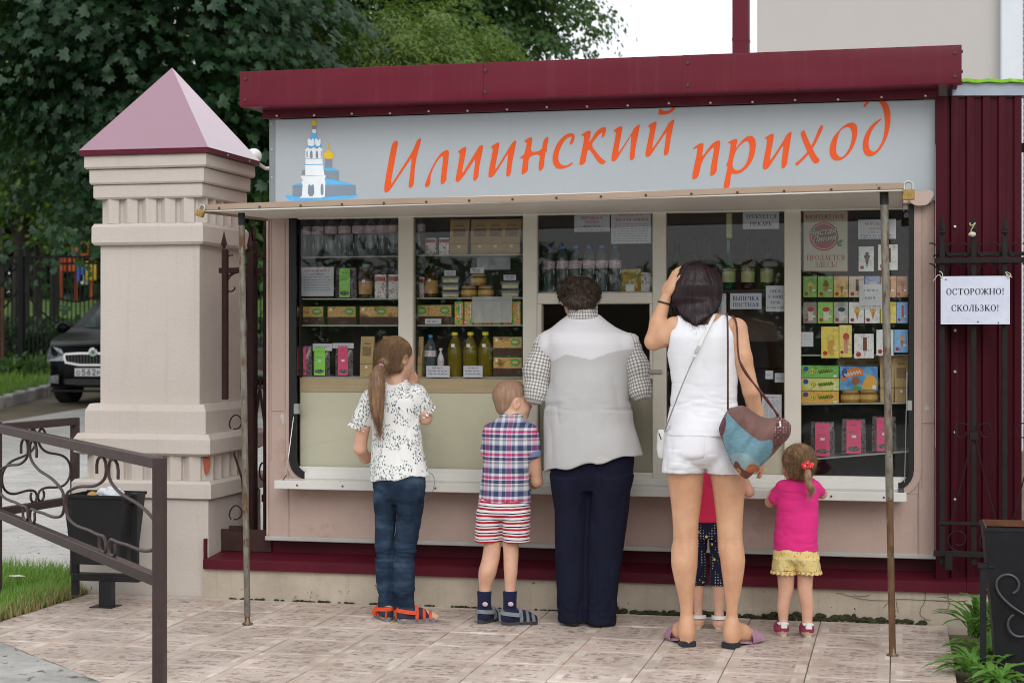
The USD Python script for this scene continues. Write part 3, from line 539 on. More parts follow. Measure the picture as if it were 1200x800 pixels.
# ---- raised awning shutter, its two props and the padlocks
m_awn=mat('awning_cream', (0.36, 0.265, 0.195), (0.30, 0.215, 0.155), ns=3, rough=0.45, spots=(0.16, 0.08, 0.04), spot_scale=30, spot_level=0.73)
m_awnw=mat('awning_white', (0.76, 0.74, 0.69), (0.70, 0.68, 0.62), ns=3, rough=0.5)
YA=-0.78
awn=thing('awning_shutter', 'cream sheet metal awning shutter raised flat over the window with rust-spotted front edge', 'awning', (-1.5, YK, 1.94))
AX0, AX1=X_(233, YA), X_(1059, YA);AZ0, AZ1=Z_(233, 240, YA), Z_(1059, 214.5, YA)
def slab(x0, x1, y0, y1, dz0, dz1, b=0.002, sag=0.0):
    n=14
    xs=np.linspace(x0, x1, n);v, f=[], []
    for x in xs:
        s=(x-AX0)/(AX1-AX0)
        for(y, d)in((y0, dz0), (y1, dz0), (y1, dz1), (y0, dz1)):
            q=(y-YA)/(YK-YA)
            v.append((x, y, (AZ0+(AZ1-AZ0)*s)*(1-q)+1.945*q+d+sag*math.sin(s*9.0)*(1-q)))
    for k in range(n-1):
        a, b_=4*k, 4*k+4
        for i in range(4):
            j=(i+1)%4;f+=[(a+i, b_+i, b_+j), (a+i, b_+j, a+j)]
    f+=[(0, 1, 2), (0, 2, 3)];e=4*(n-1);f+=[(e, e+2, e+1), (e, e+3, e+2)]
    return np.array(v), np.array(f)[:, ::-1]
put('shutter_panel', slab(AX0+0.004, AX1-0.004, YA+0.006, YK-0.018, -0.024, -0.004), m_awnw, awn)
put('front_edge', slab(AX0, AX1, YA, YA+0.005, -0.025, 0.0, sag=0.003), m_awn, awn)
put('top_sheet', slab(AX0+0.001, AX1-0.001, YA+0.0055, YK-0.02, -0.0035, 0.0005), m_awnw, awn)
put('side_edge',slab(AX0,AX0+0.004,YA+0.0055,YK-0.02,-0.036,-0.0045),m_awn,awn);put('side_edge',slab(AX1-0.0038,AX1,YA+0.0055,YK-0.02,-0.036,-0.0045),m_awn,awn)
put('inner_lip', slab(AX0+0.005, AX1-0.005, YA+0.006, YA+0.04, -0.031, -0.0255), m_awnw, awn)
rv=[(x, YA-0.0003, AZ0+(AZ1-AZ0)*(x-AX0)/(AX1-AX0)-0.018)for x in np.linspace(AX0+0.1, AX1-0.1, 16)]
screws(awn, rv, 0.0055, m=mat('rust_rivet', (0.09, 0.04, 0.02), rough=0.8), name='rivet')
put('hinge_tube', tube([(AX1-0.02, YK-0.03, 1.948), (XR-0.015, YK-0.03, 1.953)], 0.011, 8), m_pink, awn)
put('rolled_cover',extrude(sg.Polygon(on_plane(chaikin([(1063,226),(1092,222),(1095,228),(1090,236),(1086,241),(1068,241)],2),YK-0.05)),0.006,(0,YK-0.05,0),EX,EZ,-EY),m_pink,awn)
m_rust=mat('galvanised_rusty',(0.22,0.215,0.18),(0.10,0.075,0.05),ns=40,rough=0.55,metal=0.15,stretch=(1,1,0.35),wear=(0.11,0.052,0.026),wear_scale=26,wear_level=0.53,bump=0.4,bs=120,spots=(0.05,0.03,0.02),spot_scale=70,spot_level=0.66)
m_rust2=mat('rusty_pipe',(0.16,0.085,0.042),(0.075,0.04,0.022),ns=40,rough=0.8,stretch=(1,1,0.3),wear=(0.26,0.23,0.17),wear_scale=28,wear_level=0.56,bump=0.5,bs=120)
def prop(top, foot, label, m, joint, r):
    t=np.array(top);f=np.array(foot);o=thing('support_pole', label, 'pole', f)
    put('pole_shaft',tube([f+(t-f)*s for s in(0.0,joint)],r*0.86,12),m_rust2,o,smooth=40);put('pole_shaft',tube([f+(t-f)*s for s in(joint,0.985)],r,12),m,o,smooth=40)
    put('foot_plate', lathe([(0.001, 0), (0.025, 0.0), (0.025, 0.005), (0.016, 0.009), (0.012, 0.012)], 14, f), m_rust2, o)
    put('top_cap', tube([f+(t-f)*0.97, t], r*1.12, 10), m_rub, o)
fl, fr_=G(290, 731), G(1046, 768)
prop(P(283, 249.5, YA+0.07), fl, 'thin weathered galvanised pole propping the left end of the awning', m_rust, 0.02, 0.0145)
prop(P(1036, 224, YA+0.07), fr_, 'thin rusty pole propping the right end of the awning beside the fence', m_rust, 0.33, 0.0165)
m_brass=mat('brass_worn', (0.42, 0.28, 0.08), (0.22, 0.14, 0.05), ns=40, rough=0.45, metal=0.6)
def padlock(c, s, label, tilt=0.0):
    o=thing('padlock', label, 'padlock', c);R=ry(tilt);c=np.asarray(c)
    put('lock_body', xf(box(-0.5*s, 0.5*s, -0.012, 0.012, -0.85*s, 0, 0.003), R, c), m_brass, o)
    a=np.linspace(0,math.pi,10);q=np.array([(0.33*s*math.cos(t),0,0.3*s+0.33*s*math.sin(t))for t in a]);q=np.vstack([[(0.33*s,0,0)],q,[(-0.33*s,0,0)]])
    put('shackle', xf(tube(q, 0.1*s, 7), R, c), m_screw, o)
padlock(P(236, 246, YA-0.014), 0.037, 'small brass padlock hanging from the left corner of the awning', 0.35)
padlock(P(1064.5, 222, YA+0.05), 0.052, 'larger brass padlock hanging at the right corner of the awning', 0.0)
# ================================================================== gate pillar
m_pil=mat('pillar_plaster',(0.51,0.455,0.41),(0.465,0.41,0.365),ns=1.4,rough=0.85,bump=0.5,bs=70,spots=(0.12,0.10,0.085),spot_scale=22,spot_level=0.77,wear=(0.36,0.30,0.25),wear_scale=1.7,wear_level=0.66,streak=(0.24,0.20,0.165),streak_amount=0.16)
PC=np.array([-3.777, 0.375]);PROT=rz(0.0)
pil=thing('gate_pillar', 'square cream plaster gate pillar with maroon pyramid cap left of the kiosk', 'pillar', (PC[0], PC[1], 0))
def zpil(y):return 1.32+(395-y)*0.004417
def ring(prof):
    """square mouldings: (halfwidth, z) pairs"""
    v=np.vstack([[(s*h+PC[0], t*h+PC[1], z)for s, t in((-1, -1), (1, -1), (1, 1), (-1, 1))]for h, z in prof]);f=[]
    for k in range(len(prof)-1):
        for i in range(4):
            j=(i+1)%4;a, b=4*k, 4*k+4
            f+=[(a+i, a+j, b+j), (a+i, b+j, b+i)]
    f+=[(0, 2, 1), (0, 3, 2)];e=4*(len(prof)-1);f+=[(e, e+1, e+2), (e, e+2, e+3)]
    return np.array(v), np.array(f)
def worn(m, amp=0.003, seed=1, ref=3):return rough(m, amp, 8, seed, ref)
Z=zpil
put('base_block', worn(ring([(0.362, -0.05), (0.360, Z(584)), (0.352, Z(581.5))]), 0.004, 2, 4), m_pil, pil, smooth=25)
put('base_ledge', worn(ring([(0.368, Z(581.5)), (0.385, Z(580)), (0.385, Z(564)), (0.372, Z(560.5))]), 0.003, 3, 4), m_pil, pil, smooth=25)
put('base_recess', worn(ring([(0.318, Z(561)), (0.318, Z(531))]), 0.003, 4), m_pil, pil, smooth=25)
put('plinth_ledge', worn(ring([(0.355, Z(532)), (0.378, Z(529)), (0.378, Z(513)), (0.362, Z(507))]), 0.003, 5, 4), m_pil, pil, smooth=25)
put('plinth_block', worn(ring([(0.335, Z(507.5)), (0.335, Z(481)), (0.318, Z(473))]), 0.003, 6, 4), m_pil, pil, smooth=25)
put('shaft', worn(ring([(0.276, Z(474)), (0.276, Z(286))]), 0.003, 7, 4), m_pil, pil, smooth=25)
put('neck_band', worn(ring([(0.300, Z(287)), (0.310, Z(284)), (0.310, Z(266)), (0.300, Z(262))]), 0.003, 8, 4), m_pil, pil, smooth=25)
put('frieze', worn(ring([(0.262, Z(263)), (0.262, Z(232))]), 0.002, 9), m_pil, pil, smooth=25)
put('cornice', worn(ring([(0.295, Z(233)), (0.303, Z(231)), (0.303, Z(217.5)), (0.297, Z(216))]), 0.0025, 10, 4), m_pil, pil, smooth=25)
put('cornice', worn(ring([(0.312, Z(216)), (0.318, Z(214)), (0.318, Z(199.5)), (0.31, Z(198))]), 0.0025, 11, 4), m_pil, pil, smooth=25)
put('cornice', worn(ring([(0.330, Z(198)), (0.338, Z(196)), (0.338, Z(184)), (0.33, Z(181))]), 0.0025, 12, 4), m_pil, pil, smooth=25)
# dentil bricks in the two recesses: angled bricks with their corners forward
for(z0, z1, hw, n, w)in((Z(261.5), Z(232.5), 0.262, 5, 0.050), (Z(560.5), Z(531.5), 0.318, 6, 0.055)):
    for side in range(4):
        for k in range(n):
            u=(k+0.5)/n*2*hw-hw
            b=sg.Polygon([(-w, 0.0), (-w*0.2, -0.035), (w*0.75, -0.018), (w*0.8, 0.0)])
            m=extrude(b, z1-z0, (0, 0, 0), EX, EY, EZ)
            put('dentil_brick', xf(xf(m, None, (u, -hw+0.001, z0)), rz(side*math.pi/2), (PC[0], PC[1], 0)), m_pil, pil)
m_cap=mat('cap_metal', (0.15, 0.022, 0.062), (0.13, 0.018, 0.053), ns=2, rough=0.25, spec=0.5, coat_weight=1.0, coat_roughness=0.06, coat_ior=2.4)
ZC0, ZC1=2.258, 2.284
put('cap_edge', ring([(0.352, ZC0), (0.356, ZC0+0.001), (0.356, ZC1-0.001), (0.352, ZC1)]), m_redd, pil)
apex=np.array([PC[0], PC[1], 2.755]);c4=[np.array([PC[0]+s*0.357, PC[1]+t*0.357, ZC1+0.001])for s, t in((-1, -1), (1, -1), (1, 1), (-1, 1))]
for k in range(4):
    a, b=c4[k], c4[(k+1)%4];n=np.cross(b-a, apex-a);n/=np.linalg.norm(n)
    v=np.array([a, b, apex, a-n*0.003, b-n*0.003, apex-n*0.003-(0, 0, 0.003)])
    put('cap_sheet', (v, np.array([(0, 1, 2), (3, 5, 4), (0, 3, 4), (0, 4, 1), (1, 4, 5), (1, 5, 2), (2, 5, 3), (2, 3, 0)])), m_cap, pil)
put('exposed_brick',front(chaikin([(237.5,534),(245,533),(247,540),(245,553),(241,557),(239,548)],2),PC[1]-0.3245,0.004),mat('brick_red',(0.36,0.09,0.05),(0.25,0.06,0.035),ns=40,rough=0.9),pil)
screws(pil, [(PC[0]+0.357, PC[1]-0.1, ZC0+0.012), (PC[0]+0.357, PC[1]+0.2, ZC0+0.012)], 0.006, (1, 0, 0))
lampc=P(297.5, 183, 0.85)
lamp=thing('globe_lamp', 'white globe lamp peeping out behind the pillar cap', 'lamp', lampc)
put('globe', ball(lampc, 0.043, 3), mat('opal_glass', (0.78, 0.78, 0.78), rough=0.25), lamp, smooth=True)
put('bracket', tube([lampc+(0, 0.03, -0.03), lampc+(0.03, 0.10, -0.06), lampc+(0.30, 0.12, -0.06)], 0.011, 8), m_alu, lamp)

# ================================================================== iron gate leaf between pillar and kiosk, hinge post by the pillar
m_iron=mat('brown_iron', (0.036, 0.016, 0.016), (0.024, 0.011, 0.010), ns=14, rough=0.55, spec=0.08, bump=0.3, bs=120)
m_irond=mat('dark_iron', (0.022, 0.018, 0.018), (0.014, 0.012, 0.012), ns=14, rough=0.55, spec=0.1, bump=0.3, bs=120)
def spear(p, w, h, m, parent, name='spear_tip'):
    p=np.asarray(p, float)
    v=np.array([(0, 0, h), (w, 0, h*.3), (0, w*.45, h*.3), (-w, 0, h*.3), (0, -w*.45, h*.3), (0, 0, 0)])+p
    put(name, (v, np.array([(0, 4, 1), (0, 1, 2), (0, 2, 3), (0, 3, 4), (5, 1, 4), (5, 2, 1), (5, 3, 2), (5, 4, 3)])), m, parent)
def flat_curve(pix, Y, w=0.006, t=0.014, n=26, smooth=True):
    q=np.array([P(a, b, Y)for a, b in pix]);q=spline(q, n)if smooth else q
    return tube(q, w, 6)
post=thing('gate_hinge_post', 'short brown wrought iron post with spear tip and scroll fixed beside the pillar', 'gate post', P(263, 470, 0.10))
YP=-0.0
put('post_bar', pbox(259.5, 292, 266, 468, 0.02, 0.045, 0.003), m_iron, post)
spear(P(262.5, 293, 0.032), 0.017, 0.10, m_iron, post)
put('arm', pbox(256, 313.5, 282, 320, 0.0235, 0.04, 0.003), m_iron, post)
put('scroll',flat_curve([(264,305),(268,300),(273,299)],0.03,0.004),m_iron,post);put('scroll',flat_curve([(264,331),(267,324),(273,320),(270,341),(274,339),(275,335)][:3],0.03,0.004),m_iron,post)
put('scroll', flat_curve([(281, 319), (272, 322), (266, 332), (268, 341), (274, 340), (275, 336)], 0.03, 0.004), m_iron, post)
for(x,y)in((277,494),(277,600)):put('scroll',flat_curve([(271,y+8),(271,y-4),(277,y-8),(283,y-2),(281,y+6),(274,y+8)],0.012,0.004),m_iron,post)
put('lower_bar', tube([P(274, 530, 0.01), P(284, 562, 0.01), P(287, 600, 0.01)], 0.006, 6), m_iron, post)
put('arm', pbox(268, 616, 288, 622, 0.0, 0.02, 0.003), m_iron, post)
gate=thing('iron_gate_leaf', 'tall narrow brown iron gate leaf with spear tips in gap between pillar and kiosk', 'gate', (-3.25, 0.3, 0.2))
YGt=0.34
for(x,top,w)in((298,283,4.5),(309.5,283,3.0)):put('gate_bar',pbox(x-w/2,top,x+w/2,640,YGt,YGt+0.025,0.003),m_iron,gate);spear(P(x,top+1,YGt+0.012),0.012,0.13,m_iron,gate)
put('gate_bar', pbox(289.5, 295, 297, 652, YGt-0.05, YGt-0.012, 0.003), m_iron, gate);spear(P(293, 296, YGt-0.03), 0.018, 0.12, m_iron, gate)
put('gate_bar',pbox(290,298,316,302,YGt-0.008,YGt-0.002),m_iron,gate);put('gate_bar',pbox(283,314,317,321,YGt-0.011,YGt-0.003),m_iron,gate)
put('gate_bar', pbox(284, 642, 318, 648, YGt-0.011, YGt-0.003), m_iron, gate)
for dx_ in(-6, 6):put('gate_brace', tube([P(304.5, 455, YGt), P(304.5+dx_, 500, YGt), P(304.5+dx_*1.6, 560, YGt)], 0.007, 6), m_iron, gate)
for x in(301,309):put('ring',tube(np.array([P(x+5*math.cos(t),449+6*math.sin(t),YGt-0.004)for t in np.linspace(0,2*math.pi,15)]),0.005,6),m_iron,gate)
for x in(308,315):put('ring',tube(np.array([P(x+4*math.cos(t),552+10*math.sin(t),YGt-0.004)for t in np.linspace(0,2*math.pi,15)]),0.005,6),m_iron,gate)
stepb=thing('step_block', 'maroon painted step block behind the gate left of the kiosk wall', 'step', (-3.2, 0.6, 0))
put('step_top',box(-3.40,-3.135,0.70,1.05,0.42,0.46,0.004),m_redd,stepb);put('step_side',box(-3.39,-3.14,0.72,1.04,-0.05,0.419),mat('step_wall',(0.2,0.15,0.13),rough=0.9),stepb)

# ================================================================== corrugated fence and wrought-iron gate on the right
fdir=np.array([math.cos(math.radians(12)), math.sin(math.radians(12)), 0.0]);fnrm=np.array([-fdir[1], fdir[0], 0.0])
cf=thing('corrugated_fence', 'tall maroon corrugated sheet metal fence joined to the right end of the kiosk', 'fence', (XR+0.02, 0.06, 0.2))
F0=np.array([XR+0.006, 0.06, 0.0]);ZF=2.435
m_cor=mat('maroon_corrugated',(0.060,0.0065,0.013),(0.046,0.005,0.010),ns=2.5,rough=0.45,spec=0.08,stretch=(1,1,0.3),bump=0.08,bs=20,streak=(0.10,0.03,0.035),streak_amount=0.5)
def corr(n, x0, sheet_len):
    q, x=[], 0.0
    while x<sheet_len:
        for dx_, d in((0.0, 0), (0.026, 0), (0.031, 0.016), (0.062, 0.016), (0.067, 0.0)):
            if x+dx_<=sheet_len:q.append((x+dx_, d))
        x+=0.073
    q=np.array(q);pts=F0+(q[:, :1]+x0)*fdir+q[:, 1:]*fnrm
    v=np.vstack([pts+(0,0,0.205),pts+(0,0,ZF),pts+fnrm*0.002+(0,0,0.205),pts+fnrm*0.002+(0,0,ZF)]);m=len(pts);i=np.arange(m-1)
    return v,np.vstack([np.stack([i,i+1,m+i+1],1),np.stack([i,m+i+1,m+i],1),np.stack([2*m+i+1,2*m+i,3*m+i],1),np.stack([2*m+i+1,3*m+i,3*m+i+1],1)])
put('fence_sheet', corr(1, 0.0, 0.415), m_cor, cf);put('fence_sheet', xf(corr(1, 0.413, 1.1), None, -fnrm*0.003), m_cor, cf)
put('corner_angle',cat([box(XR+0.002,XR+0.052,0.03,0.036,0.205,2.43),box(XR+0.002,XR+0.008,0.0362,0.14,0.205,2.43),box(XR+0.046,XR+0.052,0.0362,0.07,0.205,2.43)]),m_cor,cf)
put('top_rail', bar([F0+fdir*s+fnrm*0.05+(0, 0, 2.2)for s in(0.03, 1.5)], 0.04, 0.04), m_irond, cf)
screws(cf, [F0+fdir*s-fnrm*0.004+(0, 0, z)for s in(0.082,)for z in(1.83, 1.35, 1.16, 0.88, 0.57)], 0.0075, -fnrm)
gr=thing('green_trim_sheet', 'strip of grey plastic sheet with bright green edge on top of the maroon fence', 'sheet', F0+(0, 0, ZF))
put('plastic_sheet',bar([F0+fdir*s+fnrm*0.04+(0,0,ZF+0.03)for s in(0.07,1.5)],0.10,0.058),mat('grey_plastic',(0.32,0.37,0.42),(0.26,0.30,0.36),ns=6,rough=0.4),gr)
ge=[F0+fdir*s+fnrm*0.03+(0, 0, ZF+0.066+0.003*math.sin(s*60))for s in np.linspace(0.06, 1.5, 60)]
put('green_edge', rough(bar(ge, 0.12, 0.014), 0.004, 50, 3), mat('bright_green', (0.30, 0.55, 0.03), (0.10, 0.36, 0.02), ns=30, rough=0.8), gr)
YI=-0.06
ig=thing('wrought_iron_gate', 'dark wrought iron gate with spear tips and scrolls standing before the maroon fence', 'gate', (0.3, YI, 0.2))
BX=[1104, 1141, 1177.5, 1213, 1249]
for k, x in enumerate(BX):
    put('gate_bar', pbox(x-3.4, 276, x+3.4, 662, YI, YI+0.026, 0.003), m_irond, ig);spear(P(x, 277, YI+0.013), 0.0155, 0.105, m_irond, ig)
    put('collar', pbox(x-4.5, 270, x+4.5, 273, YI-0.004, YI+0.03, 0.002), m_irond, ig)
put('gate_rail',pbox(1096,301.5,1262,308,YI-0.013,YI-0.0005,0.002),m_irond,ig);put('gate_rail',pbox(1097,295,1262,299.5,YI+0.0265,YI+0.036,0.002),m_irond,ig)
put('gate_rail',pbox(1100,612.5,1262,616.5,YI-0.010,YI-0.0005,0.002),m_irond,ig);put('gate_rail',pbox(1094,647,1262,654,YI-0.013,YI-0.0005,0.002),m_irond,ig)
put('gate_bolt', pbox(1107, 649, 1116, 668, YI-0.03, YI-0.0135, 0.003), m_irond, ig)
for x in BX[:4]:
    for s in(-1, 1):
        put('scroll',flat_curve([(x+s*15,285.5),(x+s*9,286),(x+s*5,291),(x+s*6,297),(x+s*11,300.5)],YI+0.012,0.0036,16),m_irond,ig)
        put('scroll', flat_curve([(x+s*3, 325), (x+s*6, 316), (x+s*11, 310), (x+s*15, 309)], YI+0.012, 0.0036, 14), m_irond, ig)
for x in(1141, 1213):
    for s in(-1, 1):
        put('scroll',flat_curve([(x+s*1,506),(x+s*8,497.5),(x+s*16,496),(x+s*21,503),(x+s*19,511),(x+s*12,512),(x+s*9,506)],YI-0.006,0.0032,28),m_irond,ig)
        put('brace', tube([P(x+s*2, 512, YI-0.006), P(x+s*12, 556, YI-0.006), P(x+s*27, 613, YI-0.006)], 0.0032, 6), m_irond, ig)
    put('collar', pbox(x-5, 506, x+5, 516, YI-0.012, YI+0.03, 0.003), m_irond, ig)
for x in(1123, 1160):
    t=np.linspace(0, 4.6*math.pi/2, 34)
    put('ring',tube(np.array([P(x+(14-1.1*q)*math.cos(q+1.2),632+(14-1.1*q)*math.sin(q+1.2),YI+0.008)for q in t]),0.0034,6),m_irond,ig)
tie=thing('tied_rag', 'scrap of white cloth and cord tied round the middle spear tip of the iron gate', 'rag', P(1139, 266, YI))
m_rag=mat('rag_white', (0.6, 0.58, 0.5), (0.4, 0.36, 0.25), ns=50, rough=0.9)
put('cord',tube(spline([P(1136.5,261,YI-0.008),P(1139,264,YI-0.012),P(1143,261,YI-0.008),P(1139.5,267,YI-0.012),P(1138,272,YI-0.01)],20),0.0028,5),mat('cord_pale',(0.42,0.38,0.24),rough=0.9),tie)
put('knot', rough(ball(P(1139, 274.5, YI-0.008), (0.016, 0.012, 0.010), 3), 0.006, 60, 2), m_rag, tie, smooth=True)
# ================================================================== railing at the left front corner
m_rail=mat('brown_railing',(0.060,0.040,0.038),(0.045,0.030,0.028),ns=9,rough=0.45,spec=0.18,bump=0.15,bs=150,spots=(0.15,0.10,0.08),spot_scale=60,spot_level=0.8)
RA=G(187, 823);RA[2]=0
RB=np.array([-4.42, -0.30, 0.0]);rd=(RB-RA)/np.linalg.norm(RB-RA)
def on_rail(px, A, d):
    q=ray(px, CY);M=np.array([[d[0], -q[0]], [d[1], -q[1]]]);return np.linalg.solve(M, (CAM-A)[:2])[0]
TOPZ, BOTZ=0.865, 0.44
def railing(o, A, d, L, unit, first):
    R=np.stack([d, np.cross(EZ, d), EZ], 1)
    put('top_rail',xf(box(0.0 if first else 0.022,L,-0.02,0.02,TOPZ-0.02,TOPZ+0.02,0.002),R,A),m_rail,o);put('bottom_rail',xf(box(0.021,L-0.02,-0.02,0.02,BOTZ-0.02,BOTZ+0.02,0.002),R,A),m_rail,o)
    n=max(1, round((L-0.04)/unit));w=(L-0.04)/n;H0, H1=BOTZ+0.02, TOPZ-0.02;H=H1-H0
    for k in range(n):
        c=0.02+(k+0.5)*w
        for s in(-1, 1):
            u=[(0.115,0.80),(0.108,0.94),(0.06,0.99),(0.02,0.94),(0.015,0.82),(0.05,0.74),(0.28,0.62),(0.44,0.53),(0.487,0.44),(0.487,0.30),(0.43,0.20),(0.20,0.17),(0.07,0.165),(0.022,0.13),(0.015,0.03),(0.05,0.0),(0.085,0.03),(0.085,0.14)]
            q=spline(np.array([(c+s*a*w, 0.0, H0+b*H)for a, b in u]), 60)
            put('scroll_rod', xf(tube(q, 0.0068, 7), R, A), m_rail, o, smooth=True)
rail=thing('iron_railing', 'brown wrought iron railing with onion scrolls at the left front corner', 'railing', RA)
put('post', box(RA[0]-0.021, RA[0]+0.021, RA[1]-0.021, RA[1]+0.021, -0.1, TOPZ+0.021, 0.003), m_rail, rail)
unit=on_rail(78, RA, rd)
railing(rail, RA, rd, np.linalg.norm(RB-RA), unit, False)
R2=np.array([-4.36, 0.41, 0.0]);d2=(R2-RB)/np.linalg.norm(R2-RB)
put('post', box(R2[0]-0.02, R2[0]+0.02, R2[1]-0.02, R2[1]+0.02, -0.1, TOPZ+0.02, 0.003), m_rail, rail)
put('post', box(RB[0]-0.02, RB[0]+0.02, RB[1]-0.02, RB[1]+0.02, -0.1, TOPZ+0.03, 0.003), m_rail, rail)
railing(rail, RB+d2*0.02, d2, np.linalg.norm(R2-RB)-0.04, 0.72, True)
# ================================================================== litter bin
m_bin=mat('black_bin', (0.020, 0.020, 0.021), (0.013, 0.013, 0.014), ns=8, rough=0.42, spec=0.2, wear=(0.035, 0.032, 0.03), wear_scale=6, wear_level=0.62)
bc=G(123, 711);YBn=bc[1]
binn=thing('litter_bin', 'black metal litter bin on a stand before the pillar with rubbish on top', 'litter bin', bc)
sB=scale(YBn, 120)
def tapered(cx, cy, z0, z1, w0, d0, w1, d1, t=0.004):
    def rg(w, d, z):return[(cx-w, cy-d, z), (cx+w, cy-d, z), (cx+w, cy+d, z), (cx-w, cy+d, z)]
    v=np.array(rg(w0, d0, z0)+rg(w1, d1, z1)+rg(w1-t, d1-t, z1)+rg(w0-t, d0-t, z0+t));f=[]
    for a in(0, 4, 8):
        for i in range(4):
            j=(i+1)%4;f+=[(a+i, a+j, a+4+j), (a+i, a+4+j, a+4+i)]
    f+=[(0, 2, 1), (0, 3, 2), (12, 13, 14), (12, 14, 15)]
    return v, np.array(f)
ZT, Z0b=Z_(120, 579, YBn), Z_(120, 660, YBn)
bx_, bw=(X_(83, YBn)+X_(152, YBn))/2, (X_(152, YBn)-X_(83, YBn))/2
put('bin_body', tapered(bx_, YBn+0.05, Z0b, ZT, bw*0.80, 0.10, bw, 0.13), m_bin, binn)
put('bin_rim',box(bx_-bw-.004,bx_+bw+.004,YBn+0.05-0.136,YBn+0.05-0.128,ZT-0.012,ZT+0.003),m_bin,binn);put('bin_rim',box(bx_-bw-.004,bx_+bw+.004,YBn+0.05+0.128,YBn+0.05+0.136,ZT-0.012,ZT+0.003),m_bin,binn)
for px in(87, 157):put('stand_leg', pbox(px-4, 582 if px<100 else 578, px+4, 697 if px<100 else 672, YBn+0.04, YBn+0.065, 0.003), m_bin, binn)
put('stand_bar', pbox(84, 673, 162, 681, YBn+0.02, YBn+0.09, 0.003), m_bin, binn)
put('stand_column', pbox(115.5, 681, 130, 711, YBn-0.02, YBn+0.03, 0.003), m_bin, binn)
put('base_plate', box(bc[0]-0.06, bc[0]+0.06, bc[1]-0.05, bc[1]+0.06, 0.0, 0.006), m_bin, binn)
put('pivot', tube([P(150, 587, YBn-0.02), P(160, 587, YBn+0.06)], 0.012, 8), m_bin, binn)
rub=thing('rubbish', 'crumpled white plastic bag lying in the mouth of the black litter bin', 'rubbish', (bx_, YBn+0.05, ZT))
put('plastic_bag',rough(ball((bx_+0.04,YBn+0.04,ZT+0.0),(0.07,0.06,0.03),4),0.02,28,6),mat('plastic_bag',(0.62,0.64,0.66),(0.45,0.5,0.55),ns=30,rough=0.3),rub)
put('wrapper',rough(ball((bx_-0.05,YBn+0.03,ZT-0.005),(0.03,0.03,0.013),3),0.008,40,2),mat('wrapper_orange',(0.40,0.22,0.06),rough=0.5),rub)
# ================================================================== planter and post at the right
Bp=G(1182,792);m_plant=mat('black_planter',(0.016,0.016,0.018),(0.010,0.010,0.012),ns=6,rough=0.5,spec=0.18,wear=(0.04,0.036,0.033),wear_scale=9,wear_level=0.66,bump=0.3,bs=60)
pl=thing('flower_planter', 'black tapered metal planter with scroll ornament and rusty rim at the right edge', 'planter', Bp)
sP=scale(Bp[1], 1180);zt=Z_(1160, 622, Bp[1]);wt=0.155;pcx=X_(1153, Bp[1])+wt
lev=[(0.0, 0.105), (0.18, 0.118), (0.36, 0.135), (zt, wt)]
v=np.vstack([[(pcx-w,Bp[1]+wt-w,z),(pcx+w,Bp[1]+wt-w,z),(pcx+w,Bp[1]+wt+w,z),(pcx-w,Bp[1]+wt+w,z)]for z,w in lev]);fq=[]
for a in(0, 4, 8):
    for i in range(4):
        j=(i+1)%4;fq+=[(a+i, a+j, a+4+j), (a+i, a+4+j, a+4+i)]
put('planter_body', (v, np.array(fq+[(0, 2, 1), (0, 3, 2)])), m_plant, pl)
m_rim=mat('rusty_rim', (0.15, 0.06, 0.028), (0.08, 0.035, 0.018), ns=20, rough=0.85)
ri, ro=wt-0.006, wt+0.004
put('rim',extrude(sg.box(pcx-ro,Bp[1]+wt-ro,pcx+ro,Bp[1]+wt+ro).difference(sg.box(pcx-ri,Bp[1]+wt-ri,pcx+ri,Bp[1]+wt+ri)),0.012,(0,0,zt),EX,EY,EZ),m_plant,pl)
put('inner_liner',cat([box(pcx-ri+.001,pcx+ri-.001,Bp[1]+wt+ri-0.006,Bp[1]+wt+ri-.001,zt-0.012,zt+0.014),box(pcx-ri+.001,pcx-ri+0.006,Bp[1]+wt-ri+.001,Bp[1]+wt+ri-.007,zt-0.012,zt+0.0125)]),m_rim,pl)
put('soil', box(pcx-ri+.008, pcx+ri-.008, Bp[1]+.02, Bp[1]+2*wt-.02, zt-0.1, zt-0.06), m_ground, pl)
def on_front(px, py):return P(px, py, Bp[1]+0.012)
put('scroll',tube(spline([on_front(*q)for q in((1187,695),(1193,690),(1194,682),(1188,675),(1178,673),(1169,679),(1168,688),(1175,700),(1190,713),(1204,722),(1216,735),(1218,748),(1206,756))],50),0.005,6),mat('planter_scroll',(0.07,0.07,0.075),rough=0.4,metal=0.4),pl)
put('scroll',tube(spline([on_front(*q)for q in((1188,720),(1182,727),(1182,736),(1189,744),(1201,745),(1214,738))],30),0.005,6),mat('planter_scroll',(0.07,0.07,0.075)),pl)
pf=G(1152, 790)
ps=thing('metal_post', 'short black metal post standing in weeds left of the planter', 'post', pf)
put('post_shaft',pbox(1148.5,664,1156,792,pf[1],pf[1]+0.024,0.003),m_plant,ps);put('post_cap',pbox(1146,660,1157,666,pf[1]-0.006,pf[1]+0.03,0.002),m_plant,ps);put('bolt',tube([P(1158,664,pf[1]),P(1165,664,pf[1])],0.004,6),m_plant,ps)
